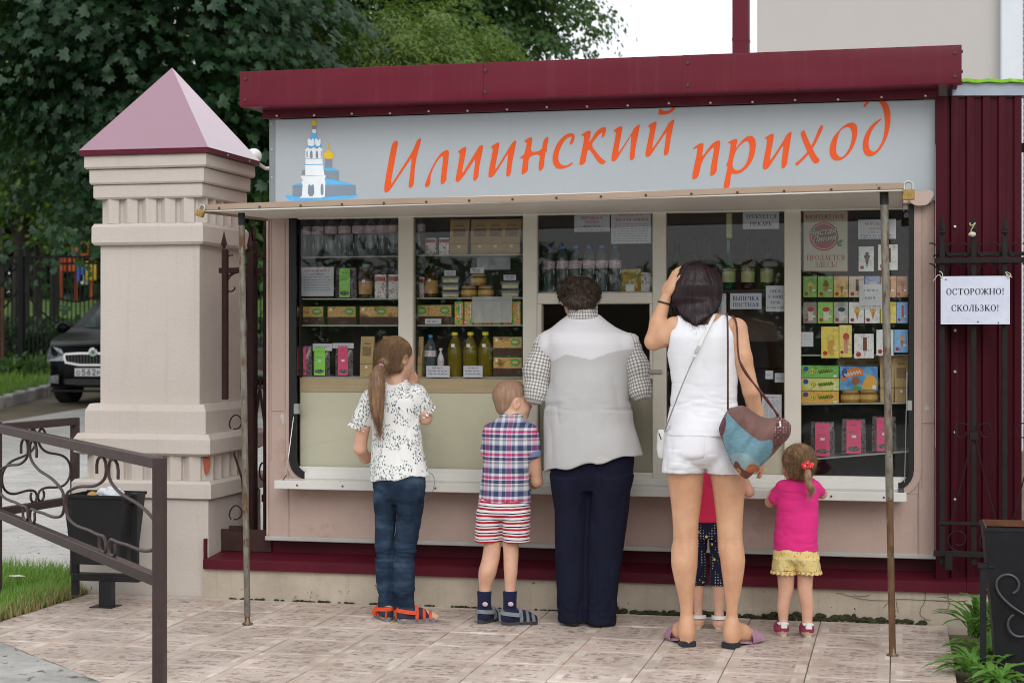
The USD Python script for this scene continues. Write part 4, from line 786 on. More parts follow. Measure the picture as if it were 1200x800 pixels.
# ================================================================== trees and plants
def leaf_shape(kind):
    if kind=='maple':
        a=np.radians([-90, -40, -5, 22, 50, 70, 90, 110, 130, 158, 185, 220]);r=[.25, .66, .92, .58, .98, .62, 1.08, .62, .98, .58, .92, .66]
        p=np.stack([np.cos(a)*r,np.sin(a)*r],1);v=np.column_stack([p,-0.18*np.linalg.norm(p,axis=1)**2]);v=np.vstack([v,[0,0,0.04]]);n=len(p)
        return v, np.array([(n, k, (k+1)%n)for k in range(n)])
    w={'ash':0.26, 'round':0.5}[kind]
    v=np.array([(0, -1, 0), (w, -.2, .06), (w*.8, .4, .04), (0, 1, -.12), (-w*.8, .4, .04), (-w, -.2, .06)])
    return v, np.array([(0, 1, 2), (0, 2, 3), (0, 3, 4), (0, 4, 5)])
def leaves(c, nrm, size, kind, g):
    """one small leaf at every centre, facing about nrm, turned at random"""
    v, f=leaf_shape(kind);n=len(c)
    nrm=nrm/np.linalg.norm(nrm, axis=1, keepdims=True);t=g.normal(size=(n, 3));t[:, 2]-=0.7
    t-=nrm*(t*nrm).sum(1, keepdims=True);t/=np.linalg.norm(t, axis=1, keepdims=True);b=np.cross(t, nrm)
    s=(size*g.uniform(0.6, 1.15, n))[:, None, None]
    q=(b[:, None]*v[None, :, :1]+t[:, None]*v[None, :, 1:2]+nrm[:, None]*v[None, :, 2:])*s+c[:, None]
    return q.reshape(-1, 3), (np.arange(n)[:, None, None]*len(v)+f[None]).reshape(-1, 3)
def leaf_mat(name, a, b, trans):
    return graph(name,{'geo':('geometry',{}),'r':('rgb_ramp',{'ramp':[(0.0,a),(1.0,b)]}),'d':('principled_bsdf',{'roughness':0.45,'specular_ior_level':0.35}),'t':('translucent_bsdf',{'color':trans}),'m':('mix_closure',{'fac':0.25})},
        [('geo.random_per_island', 'r.fac'), ('r.color', 'd.base_color'), ('d.BSDF', 'm.closure1'), ('t.BSDF', 'm.closure2')], surface='m.closure')
m_bark=mat('bark', (0.055, 0.045, 0.036), (0.026, 0.021, 0.017), ns=8, rough=0.95, stretch=(1, 1, 0.2), bump=1.0, bs=30)
m_maple=leaf_mat('maple_leaf', (0.013, 0.040, 0.015), (0.045, 0.100, 0.030), (0.06, 0.14, 0.02))
m_darkl=leaf_mat('dark_leaf', (0.014, 0.034, 0.014), (0.034, 0.066, 0.022), (0.05, 0.11, 0.015))
m_ash=leaf_mat('ash_leaf', (0.115, 0.18, 0.030), (0.24, 0.31, 0.06), (0.14, 0.24, 0.03))
m_mid=leaf_mat('mid_leaf', (0.045, 0.100, 0.025), (0.105, 0.175, 0.042), (0.09, 0.19, 0.02))
def tree(name, label, base, cc, rad, n_spray, per, lsize, lk, m, seed, spray_r=0.55, trunk_r=0.22, droop=0.25, shell=0.55, limbs=7, face=None, group=None):
    """trunk, limbs and a crown of leaf sprays spread through an uneven ellipsoid"""
    g=np.random.default_rng(seed);base=np.array(base, float);cc=np.array(cc, float);rad=np.array(rad, float)
    o=thing(name, label, 'tree', base, group)
    d=g.normal(size=(n_spray*3, 3));d/=np.linalg.norm(d, axis=1, keepdims=True)
    r=shell+(1-shell)*g.uniform(0, 1, len(d))**0.7
    bumpy=0.78+0.45*meshkit.noise(d*2.6+seed, seed)
    p=cc+d*rad*(r*bumpy)[:, None]
    keep=meshkit.noise(p*(1.0/(spray_r*1.7)), seed+5)>0.36
    p, d=p[keep][:n_spray], d[keep][:n_spray]
    n=len(p);k=np.repeat(np.arange(n), per)
    tilt=d*0.55+np.array([0, 0, 1.0]);tilt/=np.linalg.norm(tilt, axis=1, keepdims=True)
    off=g.normal(size=(len(k), 3))*spray_r*0.55
    off-=tilt[k]*(off*tilt[k]).sum(1, keepdims=True)*0.80
    dist=np.linalg.norm(off, axis=1)
    c=p[k]+off;c[:, 2]-=droop*dist**2/spray_r
    nr=tilt[k]+d[k]*0.5+g.normal(size=c.shape)*0.38+off/spray_r*0.25
    put('crown', leaves(c, nr, lsize, lk, g), m, o)
    top=cc+np.array([0, 0, rad[2]*0.45])
    ax=spline([base, base*0.5+cc*0.5+g.normal(size=3)*[0.2, 0.2, 0], top], 12)
    put('trunk', tube(ax, np.linspace(trunk_r, trunk_r*0.25, 12), 10), m_bark, o, smooth=True)
    for q in g.choice(n, limbs, replace=False):
        s=ax[int(g.integers(4, 10))];e=p[q];mid=(s+e)/2+(0, 0, 0.25*np.linalg.norm(e-s)*0.5)
        put('limb', tube(spline([s, mid, e], 9), np.linspace(trunk_r*0.35, 0.012, 9), 6), m_bark, o)
    return o
def at(px, py, Y):return P(px, py, Y)
tree('maple_tree','big dark blue-green maple with broad drooping leaves filling the upper left behind the pillar',G(225,470,0.3)+(-0.6,5.0,0),at(120,60,9.0)+(0,0.6,1.3),(2.75,2.4,3.4),620,54,0.080,'maple',m_maple,11,spray_r=0.48,droop=0.35,shell=0.45)
tree('maple_tree','very dark tree with leaning trunk at the top left corner of the photo',at(-30,440,13),at(-40,40,13)+(-0.6,0,1.5),(3.0,2.6,3.4),380,44,0.085,'maple',m_darkl,12,spray_r=0.55,droop=0.3,shell=0.4,trunk_r=0.3)
tree('ash_tree','pale yellow-green ash tree with feathery leaves just above the middle of the kiosk roof',at(470,430,12),at(455,78,12)+(0,0,-0.1),(1.75,1.2,1.05),400,76,0.044,'ash',m_ash,13,spray_r=0.28,droop=0.6,shell=0.2,trunk_r=0.1)
tree('deciduous_tree','tall mid green tree behind the roof whose ragged right edge meets the white sky',at(570,430,17),at(570,-60,17)+(0,0,0.2),(1.95,2.2,3.0),700,56,0.062,'round',m_mid,14,spray_r=0.40,droop=0.3,shell=0.3,trunk_r=0.24)
tree('deciduous_tree','dark green tree behind the roof between the maple and the pale ash tree',at(360,430,16),at(350,20,16)+(0,0,0.8),(2.0,2.0,3.3),560,36,0.09,'round',m_darkl,15,spray_r=0.42,droop=0.3,shell=0.3,trunk_r=0.22)
tree('deciduous_tree','yellow-green tree glimpsed through dark leaves at the left edge',at(20,430,22),at(30,130,22),(2.6,2.0,2.8),420,36,0.09,'round',m_ash,16,spray_r=0.45,droop=0.3,shell=0.3,trunk_r=0.2)
tree('deciduous_tree','shaded tree low between the pillar cap and the end of the kiosk roof',at(305,430,10.5),at(306,215,10.5)+(0.0,0,0.3),(0.75,1.0,1.5),200,36,0.075,'round',m_mid,17,spray_r=0.3,droop=0.3,shell=0.25,trunk_r=0.1)
# far-off wood behind everything, and unseen bushes added across the street behind the viewer
def wood(name, label, boxes, n, size, m, seed):
    g=np.random.default_rng(seed);cs=[]
    for(x0, x1, y0, y1, z0, z1), w in boxes:
        k=int(n*w);c=g.uniform((x0, y0, z0), (x1, y1, z1), (k, 3));keep=meshkit.noise(c*0.9, seed)>0.33
        hi=z0+(z1-z0)*(0.6+0.5*meshkit.noise(c*[0.35, 0.35, 0], seed+1));cs.append(c[keep&(c[:, 2]<hi)])
    c=np.vstack(cs);nr=g.normal(size=c.shape)+[0, 0, 0.9]
    solo(name, leaves(c, nr, size, 'round', g), m, label, 'wood', kind='stuff')
wl, wr=at(-150, 300, 34)[0], at(600, 300, 34)[0]
wood('far_wood', 'far dark wood closing the view behind the trees on the left', [((wl, wr, 32, 37, 0.2, 10.5), 1.0)], 52000, 0.26, m_darkl, 21)
def street_trees():
    g=np.random.default_rng(22);n=46000;c=g.uniform((-17, -24, 0.1), (12, -19.5, 5.2), (n, 3))
    top=1.3+1.9*meshkit.noise(np.column_stack([c[:, 0]*0.45, c[:, 1]*0.3, c[:, 0]*0]), 4);c=c[c[:, 2]<top]
    return leaves(c, g.normal(size=c.shape)+[0, 0, 0.8], 0.19, 'ash', g)
solo('street_trees', street_trees(), m_mid, 'unseen row of green bushes added across the street to dim the window reflections', 'bushes', kind='stuff')  # unseen; added and shaped to dim the sky mirrored in the glass
structure('street', box(-16, 12, -18.5, -3.3, -0.1, -0.03), mat('street_asphalt', (0.40, 0.385, 0.365), (0.34, 0.33, 0.31), ns=4, rough=0.9))
# ---- grass
m_grass=leaf_mat('grass_blade', (0.13, 0.24, 0.035), (0.26, 0.36, 0.09), (0.2, 0.36, 0.05))
m_dry=leaf_mat('dry_blade', (0.25, 0.21, 0.09), (0.36, 0.30, 0.15), (0.3, 0.25, 0.1))
m_lawn=mat('lawn_soil', (0.07, 0.11, 0.025), (0.045, 0.06, 0.02), ns=9, rough=1.0)
m_lawnf=mat('far_lawn', (0.085, 0.16, 0.025), (0.035, 0.075, 0.015), ns=0.9, rough=1.0, bump=0.8, bs=12)
def blades(poly, n, h, g, zf=lambda x, y:0*x, w=0.004):
    x0, y0, x1, y1=poly.bounds;q=g.uniform((x0, y0), (x1, y1), (n*3, 2));q=q[shapely.contains_xy(poly, q[:, 0], q[:, 1])][:n]
    n=len(q);hh=h*g.uniform(0.35,1.1,n)*(0.6+0.8*meshkit.noise(np.column_stack([q*5,q[:,0]*0]),3));a=g.uniform(0,6.28,n);lean=g.uniform(0.1,0.8,n)*hh
    dx, dy=np.cos(a), np.sin(a);z=zf(q[:, 0], q[:, 1]);b=np.column_stack([q, z])
    s=np.column_stack([-dy, dx, 0*dx])*w;dirv=np.column_stack([dx, dy, 0*dx])
    v=np.stack([b-s,b+s,b+dirv*lean[:,None]*.35+[0,0,1]*(hh*.6)[:,None]+s*.7,b+dirv*lean[:,None]*.35+[0,0,1]*(hh*.6)[:,None]-s*.7,b+dirv*lean[:,None]+[0,0,1]*hh[:,None]],1)
    f=np.array([(0, 1, 2), (0, 2, 3), (3, 2, 4)]);return v.reshape(-1, 3), (np.arange(n)[:, None, None]*5+f[None]).reshape(-1, 3)
lawn=sg.Polygon([(-4.09, 0.72), (-4.09, -1.08), (-4.6, -0.75), (-5.6, -0.3), (-6.4, 0.72)])
structure('lawn_soil', extrude(lawn, 0.03, (0, 0, -0.03), EX, EY, EZ), m_lawn)
gg=np.random.default_rng(31)
solo('grass',blades(lawn,15000,0.075,gg,lambda x,y:0*x-0.002,0.0024),m_grass,'patch of bright green grass left of the tiled pavement behind the railing','grass',kind='stuff')
solo('dry_grass',blades(sg.LineString([(-4.09,0.1),(-4.09,-1.05),(-4.5,-0.8)]).buffer(0.10).intersection(lawn.buffer(0.03)),1500,0.06,gg,lambda x,y:0*x),m_dry,'straw coloured dry grass fringe along the edge of the tiles','grass',kind='stuff')
lit=G(20,688);o=solo('paper_scrap',rough(ball(lit+(0,0,0.06),(0.05,0.02,0.006),3),0.006,40,3),m_rag,'crumpled scrap of white paper lying in the grass patch','litter')
# lawn slope and verge behind the far fence
FYy=17.2
KA, KB=at(-2, 480, 12.4), at(62, 462, 15.2)
def kerb_x(y):return KA[0]+(np.asarray(y)-KA[1])*(KB[0]-KA[0])/(KB[1]-KA[1])
def lawn_sheet(lx, ly):
    lz=gz(lx,ly)+0.11+np.maximum(0,ly-18)*0.075+0.04*meshkit.noise(np.stack([lx*0.8,ly*0.8,lx*0],-1));r,c=lx.shape;q=(np.arange(r-1)[:,None]*c+np.arange(c-1)).ravel()
    structure('lawn_slope',(np.stack([lx,ly,lz],-1).reshape(-1,3),np.vstack([np.stack([q,q+1,q+c+1],1),np.stack([q,q+c+1,q+c],1)])),m_lawnf,smooth=True)
ly, t_=np.meshgrid(np.linspace(7, 17.3, 22), np.linspace(0, 1, 16), indexing='ij');lawn_sheet(-24+(kerb_x(ly)-0.1+24)*t_, ly)
lx, ly=np.meshgrid(np.linspace(-24, at(420, 300, 18)[0]+2, 24), np.r_[17.25, 18, 20, 24, 29, 38]);lawn_sheet(lx, ly)
def lzf(x, y):return gz(x, y)+0.12+np.maximum(0, y-18)*0.075
vp=sg.Polygon([(kerb_x(11.5)-.1,11.5),(kerb_x(FYy)-.1,FYy),(at(345,300,17)[0],FYy+.1),(at(345,300,17)[0],FYy+5),(-16,FYy+5),(-14.5,11.5)])
solo('verge_grass',blades(vp,14000,0.18,gg,lzf,0.010),m_grass,'green grass verge and slope seen through the bars of the far black fence','grass',kind='stuff')
for k, (px, hh, wd)in enumerate([(18, 0.35, 0.3), (32, 0.42, 0.4), (47, 0.35, 0.35), (3, 0.35, 0.3)]):
    c=at(px, 455, FYy-0.55);c[2]=float(lzf(c[0], c[1]));g=np.random.default_rng(60+k);n=160
    pts=c+g.normal(size=(n, 3))*[wd*.4, .12, hh*.3]+[0, 0, hh*.3];pts[:, 2]=np.maximum(pts[:, 2], c[2])
    o=thing('weed_clump',f'{ORDN[k] if k else "first"} clump of dark weeds at the foot of the far fence, {["under the post", "right of the post", "towards the car", "at the left edge"][k]}','weeds',c)
    put('foliage', leaves(pts, g.normal(size=(n, 3))+[0, -.6, .8], 0.07, 'round', g), m_mid, o)
ks=thing('far_kerb', 'pale worn kerb stones edging the driveway below the far black fence', 'kerb')
kd=(KB-KA)*[1, 1, 0];kd/=np.linalg.norm(kd);Rk=np.stack([kd, np.cross(EZ, kd), EZ], 1)
for k in range(-2, 10):
    q=KA+kd*k*0.62;q[2]=float(gz(q[0], q[1]))
    put('kerb_stone',rough(xf(box(0,0.605,-0.02,0.14,-0.12,0.15,0.015),Rk,q),0.014,5,k+3,2),mat('kerb_pale',(0.50,0.495,0.48),(0.24,0.24,0.23),ns=3,rough=0.9,wear=(0.12,0.12,0.11),wear_scale=2.5,wear_level=.58),ks)
g_=np.random.default_rng(77);un=g_.uniform((at(-30,300,21)[0],19.6,0),(at(330,300,21)[0],21.5,0.62),(9000,3));un[:,2]+=lzf(un[:,0],un[:,1]);un=un[meshkit.noise(un*[1.3,1.3,2.0],8)>.34]
solo('undergrowth',leaves(un,g_.normal(size=un.shape)+[0,0,.8],0.09,'round',g_),m_darkl,'band of dark shrubs added in place of tree shade on the slope behind the far fence','undergrowth',kind='stuff')  # dark leaves added where the slope lies in tree shade
# ---- weeds near the wall and the planter
def weed(loc, n, L, w, label, name, m, seed, up=0.8, toothed=False, group=None):
    g=np.random.default_rng(seed);o=thing(name, label, 'plant', loc, group);loc=np.array(loc)
    for k in range(n):
        a=g.uniform(0, 6.28);l=L*g.uniform(0.6, 1.1);e=up*g.uniform(0.6, 1.2);m_=9
        t=np.linspace(0,1,m_);c=loc+np.stack([np.cos(a)*l*t*(0.45+0.4*t),np.sin(a)*l*t*(0.45+0.4*t),l*(e*t-0.55*t**2.4)],1)+g.normal(size=3)*[0.02,0.02,0]
        c[:, 2]=np.maximum(c[:, 2], 0.003)
        wv=w*np.sin(math.pi*np.clip(t*0.93+0.05, 0, 1))**0.7*(0.55+0.6*t)
        if toothed:wv=wv*np.where(np.arange(m_)%2, 1.25, 0.62)
        s=np.array([-math.sin(a), math.cos(a), 0.0]);rip=g.normal(0, 0.12, m_)*w
        v=np.vstack([c-s*wv[:,None]+[0,0,1]*(wv*.35)[:,None],c,c+s*wv[:,None]+[0,0,1]*(wv*.35+rip)[:,None]]);i=np.arange(m_-1)
        put('leaf',(v,np.vstack([np.stack([i,i+1,m_+i+1],1),np.stack([i,m_+i+1,m_+i],1),np.stack([m_+i,m_+i+1,2*m_+i+1],1),np.stack([m_+i,2*m_+i+1,2*m_+i],1)])),m,o,smooth=True)
    return o
m_weed=leaf_mat('weed_leaf', (0.10, 0.22, 0.04), (0.16, 0.30, 0.06), (0.16, 0.34, 0.05))
weed(G(1140,790),34,0.19,0.015,'tufted dandelion with toothed leaves at the right corner of the tiles, nearest the viewer','dandelion_plant',m_weed,1,0.9,True)
weed(G(1172, 802), 34, 0.18, 0.016, 'broad leaved weed directly below the black planter', 'dandelion_plant', m_weed, 2, 0.8)
weed(G(1142, 748), 34, 0.26, 0.014, 'tall toothed dandelion against the cracked wall behind the metal post', 'dandelion_plant', m_weed, 3, 1.25, True)
weed(G(1170, 752), 28, 0.24, 0.015, 'weed with long leaves between the metal post and the planter', 'dandelion_plant', m_weed, 4, 1.1)
weed(G(1156, 774), 30, 0.20, 0.015, 'weed growing round the foot of the black metal post', 'dandelion_plant', m_weed, 5, 0.9, True)
weed(G(366, 701), 6, 0.06, 0.014, 'small round leaved weed in joint at the wall foot left of the girl', 'small_weed', m_weed, 6, 0.9)
weed(G(271, 699), 5, 0.045, 0.014, 'small weed at wall foot beside the left awning pole', 'small_weed', m_weed, 7, 0.8)
weed(G(389,703),11,0.20,0.0028,'thin wispy grass tuft growing at the wall foot left of the girl','grass_tuft',mat('thin_grass',(0.16,0.2,0.08),(0.10,0.13,0.05),rough=0.7),8,1.1)
weed(G(357, 702), 7, 0.16, 0.0025, 'sparse thin grass stalks left of the round leaved weed', 'grass_tuft', mat('thin_grass', (0, 0, 0)), 9, 0.9)
solo('fallen_leaf',leaves(G(349,702)[None]+(0,0,0.012),np.array([[0.2,-0.6,0.7]]),0.02,'maple',np.random.default_rng(2)),mat('orange_leaf',(0.4,0.17,0.05),rough=0.7),'orange fallen leaf on the tiles at the wall foot','leaf')
# ================================================================== far fence, car, playground, buildings
fe=thing('far_fence', 'tall black iron bar fence with hanging arcs along the driveway behind the parked car', 'fence', (at(60, 400, FYy)[0], FYy, 0.5))
fx0, fx1=at(-25, 300, FYy)[0], at(330, 300, FYy)[0];fzb=float(gz(0, FYy))+0.24;fzt=fzb+1.86
m_fence=mat('black_fence', (0.014, 0.013, 0.015), (0.009, 0.009, 0.010), rough=0.6, spec=0.2)
for x in np.arange(fx0, fx1, 0.076):put('fence_bar', box(x-0.008, x+0.008, FYy-0.008, FYy+0.008, fzb, fzt-0.02), m_fence, fe)
for z in(fzb+0.03, fzt-0.13, fzt-0.02):put('fence_rail', box(fx0, fx1, FYy-0.022, FYy-0.011, z-0.018, z+0.018), m_fence, fe)
pxs=[at(25.5, 300, FYy)[0]+k*1.95 for k in(-1, 0, 1, 2)]
for x in pxs:put('fence_post', box(x-0.048, x+0.048, FYy-0.045, FYy+0.045, fzb-0.2, fzt+0.22, 0.006), m_fence, fe)
put('fence_post',box(at(4.5,300,FYy)[0]-0.025,at(4.5,300,FYy)[0]+0.025,FYy-0.06,FYy-0.023,fzb-0.2,fzb+1.35),mat('rust_post',(0.16,0.07,0.04),(0.10,0.04,0.025),rough=0.8),fe)
for a, b in zip(pxs[:-1], pxs[1:]):
    for top, dip in((fzt-0.13, 0.62), (fzt-0.55, 0.62)):
        t=np.linspace(0,1,25);put('hanging_arc',bar(np.stack([a+0.05+(b-a-0.1)*t,np.full(25,FYy-0.03),top-dip*(1-(2*t-1)**2)],1),0.014,0.03),m_fence,fe)
    for x in np.linspace(a,b,10)[1:-1]:put('ring',tube(np.stack([x+0.055*np.cos(np.linspace(0,6.284,13)),np.full(13,FYy-0.012),fzt-0.075+0.055*np.sin(np.linspace(0,6.284,13))],1),0.008,5),m_fence,fe)
for k, (px, w)in enumerate([(42, 0.16), (62, 0.20), (-4, 0.22)]):
    b0=at(px, 400, 23+k*1.4);b0[2]=float(lzf(b0[0], b0[1]))-0.1
    solo('tree_trunk',rough(tube(spline([b0,b0+(0.05,0,1.5),b0+(-0.08,0,3.2)],12),np.linspace(w,w*.7,12)*.55,12),0.02,5,k),m_bark,'dark tree trunk on the slope behind the far fence, '+['left of the thickest one','thickest one, behind the car','at the left edge'][k],'tree trunk',smooth=True)
# bright playhouse beyond the fence
b0=at(90, 345, 27);b0[2]=float(lzf(b0[0], b0[1]))-0.2
ph=thing('playhouse', 'bright orange playhouse with blue panel seen through the far fence above the car', 'playhouse', b0)
pm={'o':mat('play_orange',(0.55,0.10,0.02),rough=0.5),'b':mat('play_blue',(0.04,0.12,0.5),rough=0.5),'y':mat('play_yellow',(0.6,0.4,0.04),rough=0.5),'w':mat('play_white',(0.7,0.7,0.7),rough=0.5)}
for(a,b,c,d,m,nm)in[(68,318,76,300,'o','panel'),(84,302,98,284,'o','roof_panel'),(80,318,88,303,'o','panel'),(90,330,98,308,'b','panel'),(94,333,99,322,'w','panel'),(100,328,107,306,'y','panel')]:
    put(nm, pbox(a, d, b if False else c, b, 27, 27.25, 0.01), pm[m], ph)
for px in(70, 88, 106):put('play_post', pbox(px-0.6, 300, px+0.6, 352, 27.3, 27.4), pm['o'], ph)
# parked black car
cs=1/90.0
carc=P(106, 475, 12.9);CZ=float(gz(carc[0], 12.9))+0.0
YCR=13.0
m_car=mat('black_paint', (0.003, 0.003, 0.004), rough=0.3, spec=0.1)
m_carg=mat('car_glass',(0.035,0.06,0.055),rough=0.08,spec=0.4);m_chrome=mat('chrome',(0.7,0.7,0.7),rough=0.12,metal=1.0);m_tyre=mat('tyre',(0.015,0.015,0.015),rough=0.9)
car=thing('parked_car', 'black parked car with white number plate half hidden behind the pillar', 'car', (carc[0], YCR, CZ))
A_=math.radians(2);Rc=rz(A_)  # turned so that its nose points a little to the left
def cp(x, y, z):return Rc@np.array([x, y, 0.0])+np.array([carc[0], YCR, CZ+z])
def cm(m):return xf(m, Rc, (carc[0], YCR, CZ))
prof_body=[(0.06,0.22),(0.0,0.34),(0.0,0.52),(0.05,0.70),(0.16,0.84),(0.55,0.95),(0.95,1.02),(1.55,1.46),(1.95,1.57),(3.2,1.60),(3.9,1.45),(4.1,0.9),(4.1,0.3),(3.9,0.2)]
import manifold3d as mf
def mani(poly, depth):
    return mf.Manifold.extrude(mf.CrossSection([np.asarray(poly, float)], mf.FillRule.NonZero), depth)
side=mani(chaikin(prof_body, 2), 1.7).rotate([90, 0, 90]).translate([-0.85, 0, 0])  # x: width, y: length, z: height
plan_=[(-0.45,0.0),(0.45,0.0),(0.70,0.10),(0.80,0.40),(0.83,1.2),(0.83,3.6),(0.74,4.1),(-0.74,4.1),(-0.83,3.6),(-0.83,1.2),(-0.80,0.40),(-0.70,0.10)]
planm=mani(chaikin(plan_, 2), 2.0)
frontp=[(-0.80, 0.15), (0.80, 0.15), (0.84, 0.6), (0.82, 0.95), (0.66, 1.5), (0.52, 1.62), (-0.52, 1.62), (-0.66, 1.5), (-0.82, 0.95), (-0.84, 0.6)]
frm=mani(frontp, 6.0).rotate([90, 0, 0]).translate([0, 5, 0])
bodym=(side^planm^frm)
for sx in(-0.83, 0.83):
    for yy in(0.78, 3.25):bodym-=mf.Manifold.cylinder(0.42, 0.36, 0.36, 28, True).rotate([0, 90, 0]).translate([sx, yy, 0.31])
bm_=bodym.to_mesh();put('body', cm((np.array(bm_.vert_properties)[:, :3], np.array(bm_.tri_verts))), m_car, car, smooth=35)
for sx in(-0.74, 0.74):
    for yy in(0.78, 3.25):
        w_=put('wheel',cm(xf(lathe([(0.17,-0.09),(0.30,-0.1),(0.31,-0.06),(0.31,0.06),(0.30,0.1),(0.17,0.09)],24),ry(math.pi/2),(sx,yy,0.31))),m_tyre,car,smooth=40)
        put('rim', cm(xf(lathe([(0.02, 0.05), (0.19, 0.08), (0.2, 0.095)], 16), ry(math.copysign(math.pi/2, sx)), (sx, yy, 0.31))), m_chrome, w_)
def cquad(pts, t=0.012):
    pts=np.array(pts, float);n=np.cross(pts[1]-pts[0], pts[2]-pts[0]);n/=np.linalg.norm(n);k=len(pts)
    v=np.vstack([pts, pts+n*t]);f=[(0, i+1, i)for i in range(1, k-1)]+[(k, k+i, k+i+1)for i in range(1, k-1)]
    for i in range(k):j=(i+1)%k;f+=[(i, j, k+j), (i, k+j, k+i)]
    return cm((v, np.array(f)))
put('windscreen', cquad([(-0.60, 0.985, 1.055), (0.60, 0.985, 1.055), (0.52, 1.49, 1.43), (-0.52, 1.49, 1.43)], 0.02), m_carg, car)
put('wiper', cm(tube([(-0.5, 0.95, 1.045), (0.35, 0.97, 1.06)], 0.012, 6)), m_tyre, car)
for s in(-1, 1):
    m=ball((s*0.96, 1.05, 1.06), (0.11, 0.06, 0.08), 2);put('wing_mirror', cm(m), m_car, car, smooth=True)
    hl=[(s*0.42, -0.005, 0.60), (s*0.70, 0.075, 0.60), (s*0.765, 0.20, 0.72), (s*0.70, 0.17, 0.80), (s*0.50, 0.08, 0.76), (s*0.43, 0.02, 0.68)]
    put('headlight',cquad(hl if s>0 else hl[::-1],0.02),mat('headlight',(0.20,0.215,0.23),(0.05,0.055,0.06),ns=16,rough=0.06,spec=1.0,coat_weight=1.0),car)
    fl_=[(s*0.50, -0.012, 0.30), (s*0.66, 0.03, 0.31), (s*0.66, 0.03, 0.40), (s*0.50, -0.012, 0.42)]
    put('fog_light', cquad(fl_ if s>0 else fl_[::-1], 0.016), mat('headlight', (0, 0, 0)), car)
g0=sg.Polygon(chaikin([(-0.40, 0.54), (0.40, 0.54), (0.44, 0.68), (0.40, 0.725), (-0.40, 0.725), (-0.44, 0.68)], 1))
def cface(poly, y, t, tilt=0.0):return cm(extrude(poly, t, (0, y, 0), EX, EZ, -EY))
put('grille_surround',cface(g0.difference(g0.buffer(-0.028)),0.02,0.045),m_chrome,car);gl=put('grille',cface(g0.buffer(-0.028),0.02,0.03),m_tyre,car)
for x in np.linspace(-0.36,0.36,17):put('slat',cm(box(x-0.006,x+0.006,-0.016,-0.0105,0.575,0.69)),mat('grille_slat',(0.10,0.10,0.10),rough=0.3),gl)
put('lower_grille', cface(sg.Polygon(chaikin([(-0.42, 0.27), (0.42, 0.27), (0.45, 0.38), (-0.45, 0.38)], 1)), 0.01, 0.02), m_tyre, car)
for z in(0.30, 0.325, 0.35):put('lower_slat', cm(box(-0.41, 0.41, -0.022, -0.011, z-0.004, z+0.004)), mat('grille_slat', (0, 0, 0)), car)
bg=put('badge', cm(xf(lathe([(0.058, 0), (0.062, 0.008), (0.05, 0.014)], 20), rx(math.pi/2), (0, -0.022, 0.725))), m_chrome, car)
put('badge_disc',cm(xf(lathe([(0.047,0.014),(0.047,0.016),(0.001,0.017)],20),rx(math.pi/2),(0,-0.022,0.725))),mat('badge_white',(0.55,0.6,0.55),rough=0.3),bg)
put('badge_arrow',cface(sg.Polygon([(-0.03,0.72),(0.0,0.75),(0.03,0.735),(0.012,0.73),(0.03,0.71),(-0.01,0.70),(0.0,0.72)]),-0.0395,0.002),mat('badge_green',(0.02,0.22,0.06),rough=0.3),bg)
put('bumper_lip', cm(box(-0.62, 0.62, -0.02, 0.1, 0.185, 0.215, 0.01)), m_tyre, car)
plate=put('number_plate', cm(box(-0.26, 0.26, -0.048, -0.03, 0.40, 0.515, 0.004)), mat('plate_white', (0.72, 0.72, 0.70), rough=0.4), car)
put('plate_frame', cface(sg.box(-0.27, 0.392, 0.27, 0.523).difference(sg.box(-0.256, 0.404, 0.256, 0.511)), -0.045, 0.006), m_tyre, plate)
def on_car(m, x, z, y):v, f=np.asarray(m.vertices), np.asarray(m.faces);return cm((np.stack([x+v[:, 0], y-v[:, 2], z+v[:, 1]], 1), f))
xx=-0.235
for ch, h in(('О', .058), ('5', .076), ('6', .076), ('2', .076), ('Р', .058), ('С', .058)):
    t=meshkit.text_mesh(ch, h, 0.002, bold=True);put('plate_character', on_car(t, xx, 0.42, -0.0482), m_tyre, plate);xx+=t.bounds[1][0]+0.012
put('plate_line', cm(box(0.125, 0.128, -0.0495, -0.0483, 0.408, 0.507)), m_tyre, plate)
# second dark car glimpsed in the gap, house and flue
c2=P(303, 440, 13.5);c2[2]=float(gz(c2[0], c2[1]))
sc_=thing('dark_car', 'sliver of another dark parked car in the gap between pillar and kiosk', 'car', c2)
b2=mani(chaikin([(0.0,0.3),(0.0,0.75),(0.5,0.9),(1.0,1.0),(1.5,1.4),(3.0,1.42),(3.6,1.0),(4.1,0.9),(4.1,0.3)],2),1.6).rotate([90,0,90]).translate([-0.8,0,0]).rotate([0,0,-50]).to_mesh()
put('body',xf((np.array(b2.vert_properties)[:,:3],np.array(b2.tri_verts)),None,c2),mat('dark_car_paint',(0.03,0.03,0.035),rough=0.2,coat_weight=1.0),sc_,smooth=35)
for(u, w)in((0.75, 0.79), (0.75, -0.79), (3.2, 0.79), (3.2, -0.79)):
    put('wheel',xf(xf(lathe([(0.05,-0.09),(0.30,-0.1),(0.31,0),(0.30,0.1),(0.05,0.09)],20),ry(math.pi/2),(w,u,0.31)),rz(math.radians(-50)),c2),m_tyre,sc_)
m_bw=mat('building_plaster', (0.47, 0.445, 0.42), (0.43, 0.405, 0.38), ns=0.6, rough=0.9, bump=0.3, bs=40)
YBd=9.0
bx0, bx1=X_(887, YBd), X_(1172, YBd);cx1=X_(1199, YBd-0.15)
bl=thing('beige_building','plain beige plastered building with white corner pilaster rising behind the right end of the roof','building',((bx0+bx1)/2,YBd,0.2))
put('wall', box(bx0, bx1+0.1, YBd, YBd+9, -0.1, 7.5), m_bw, bl)
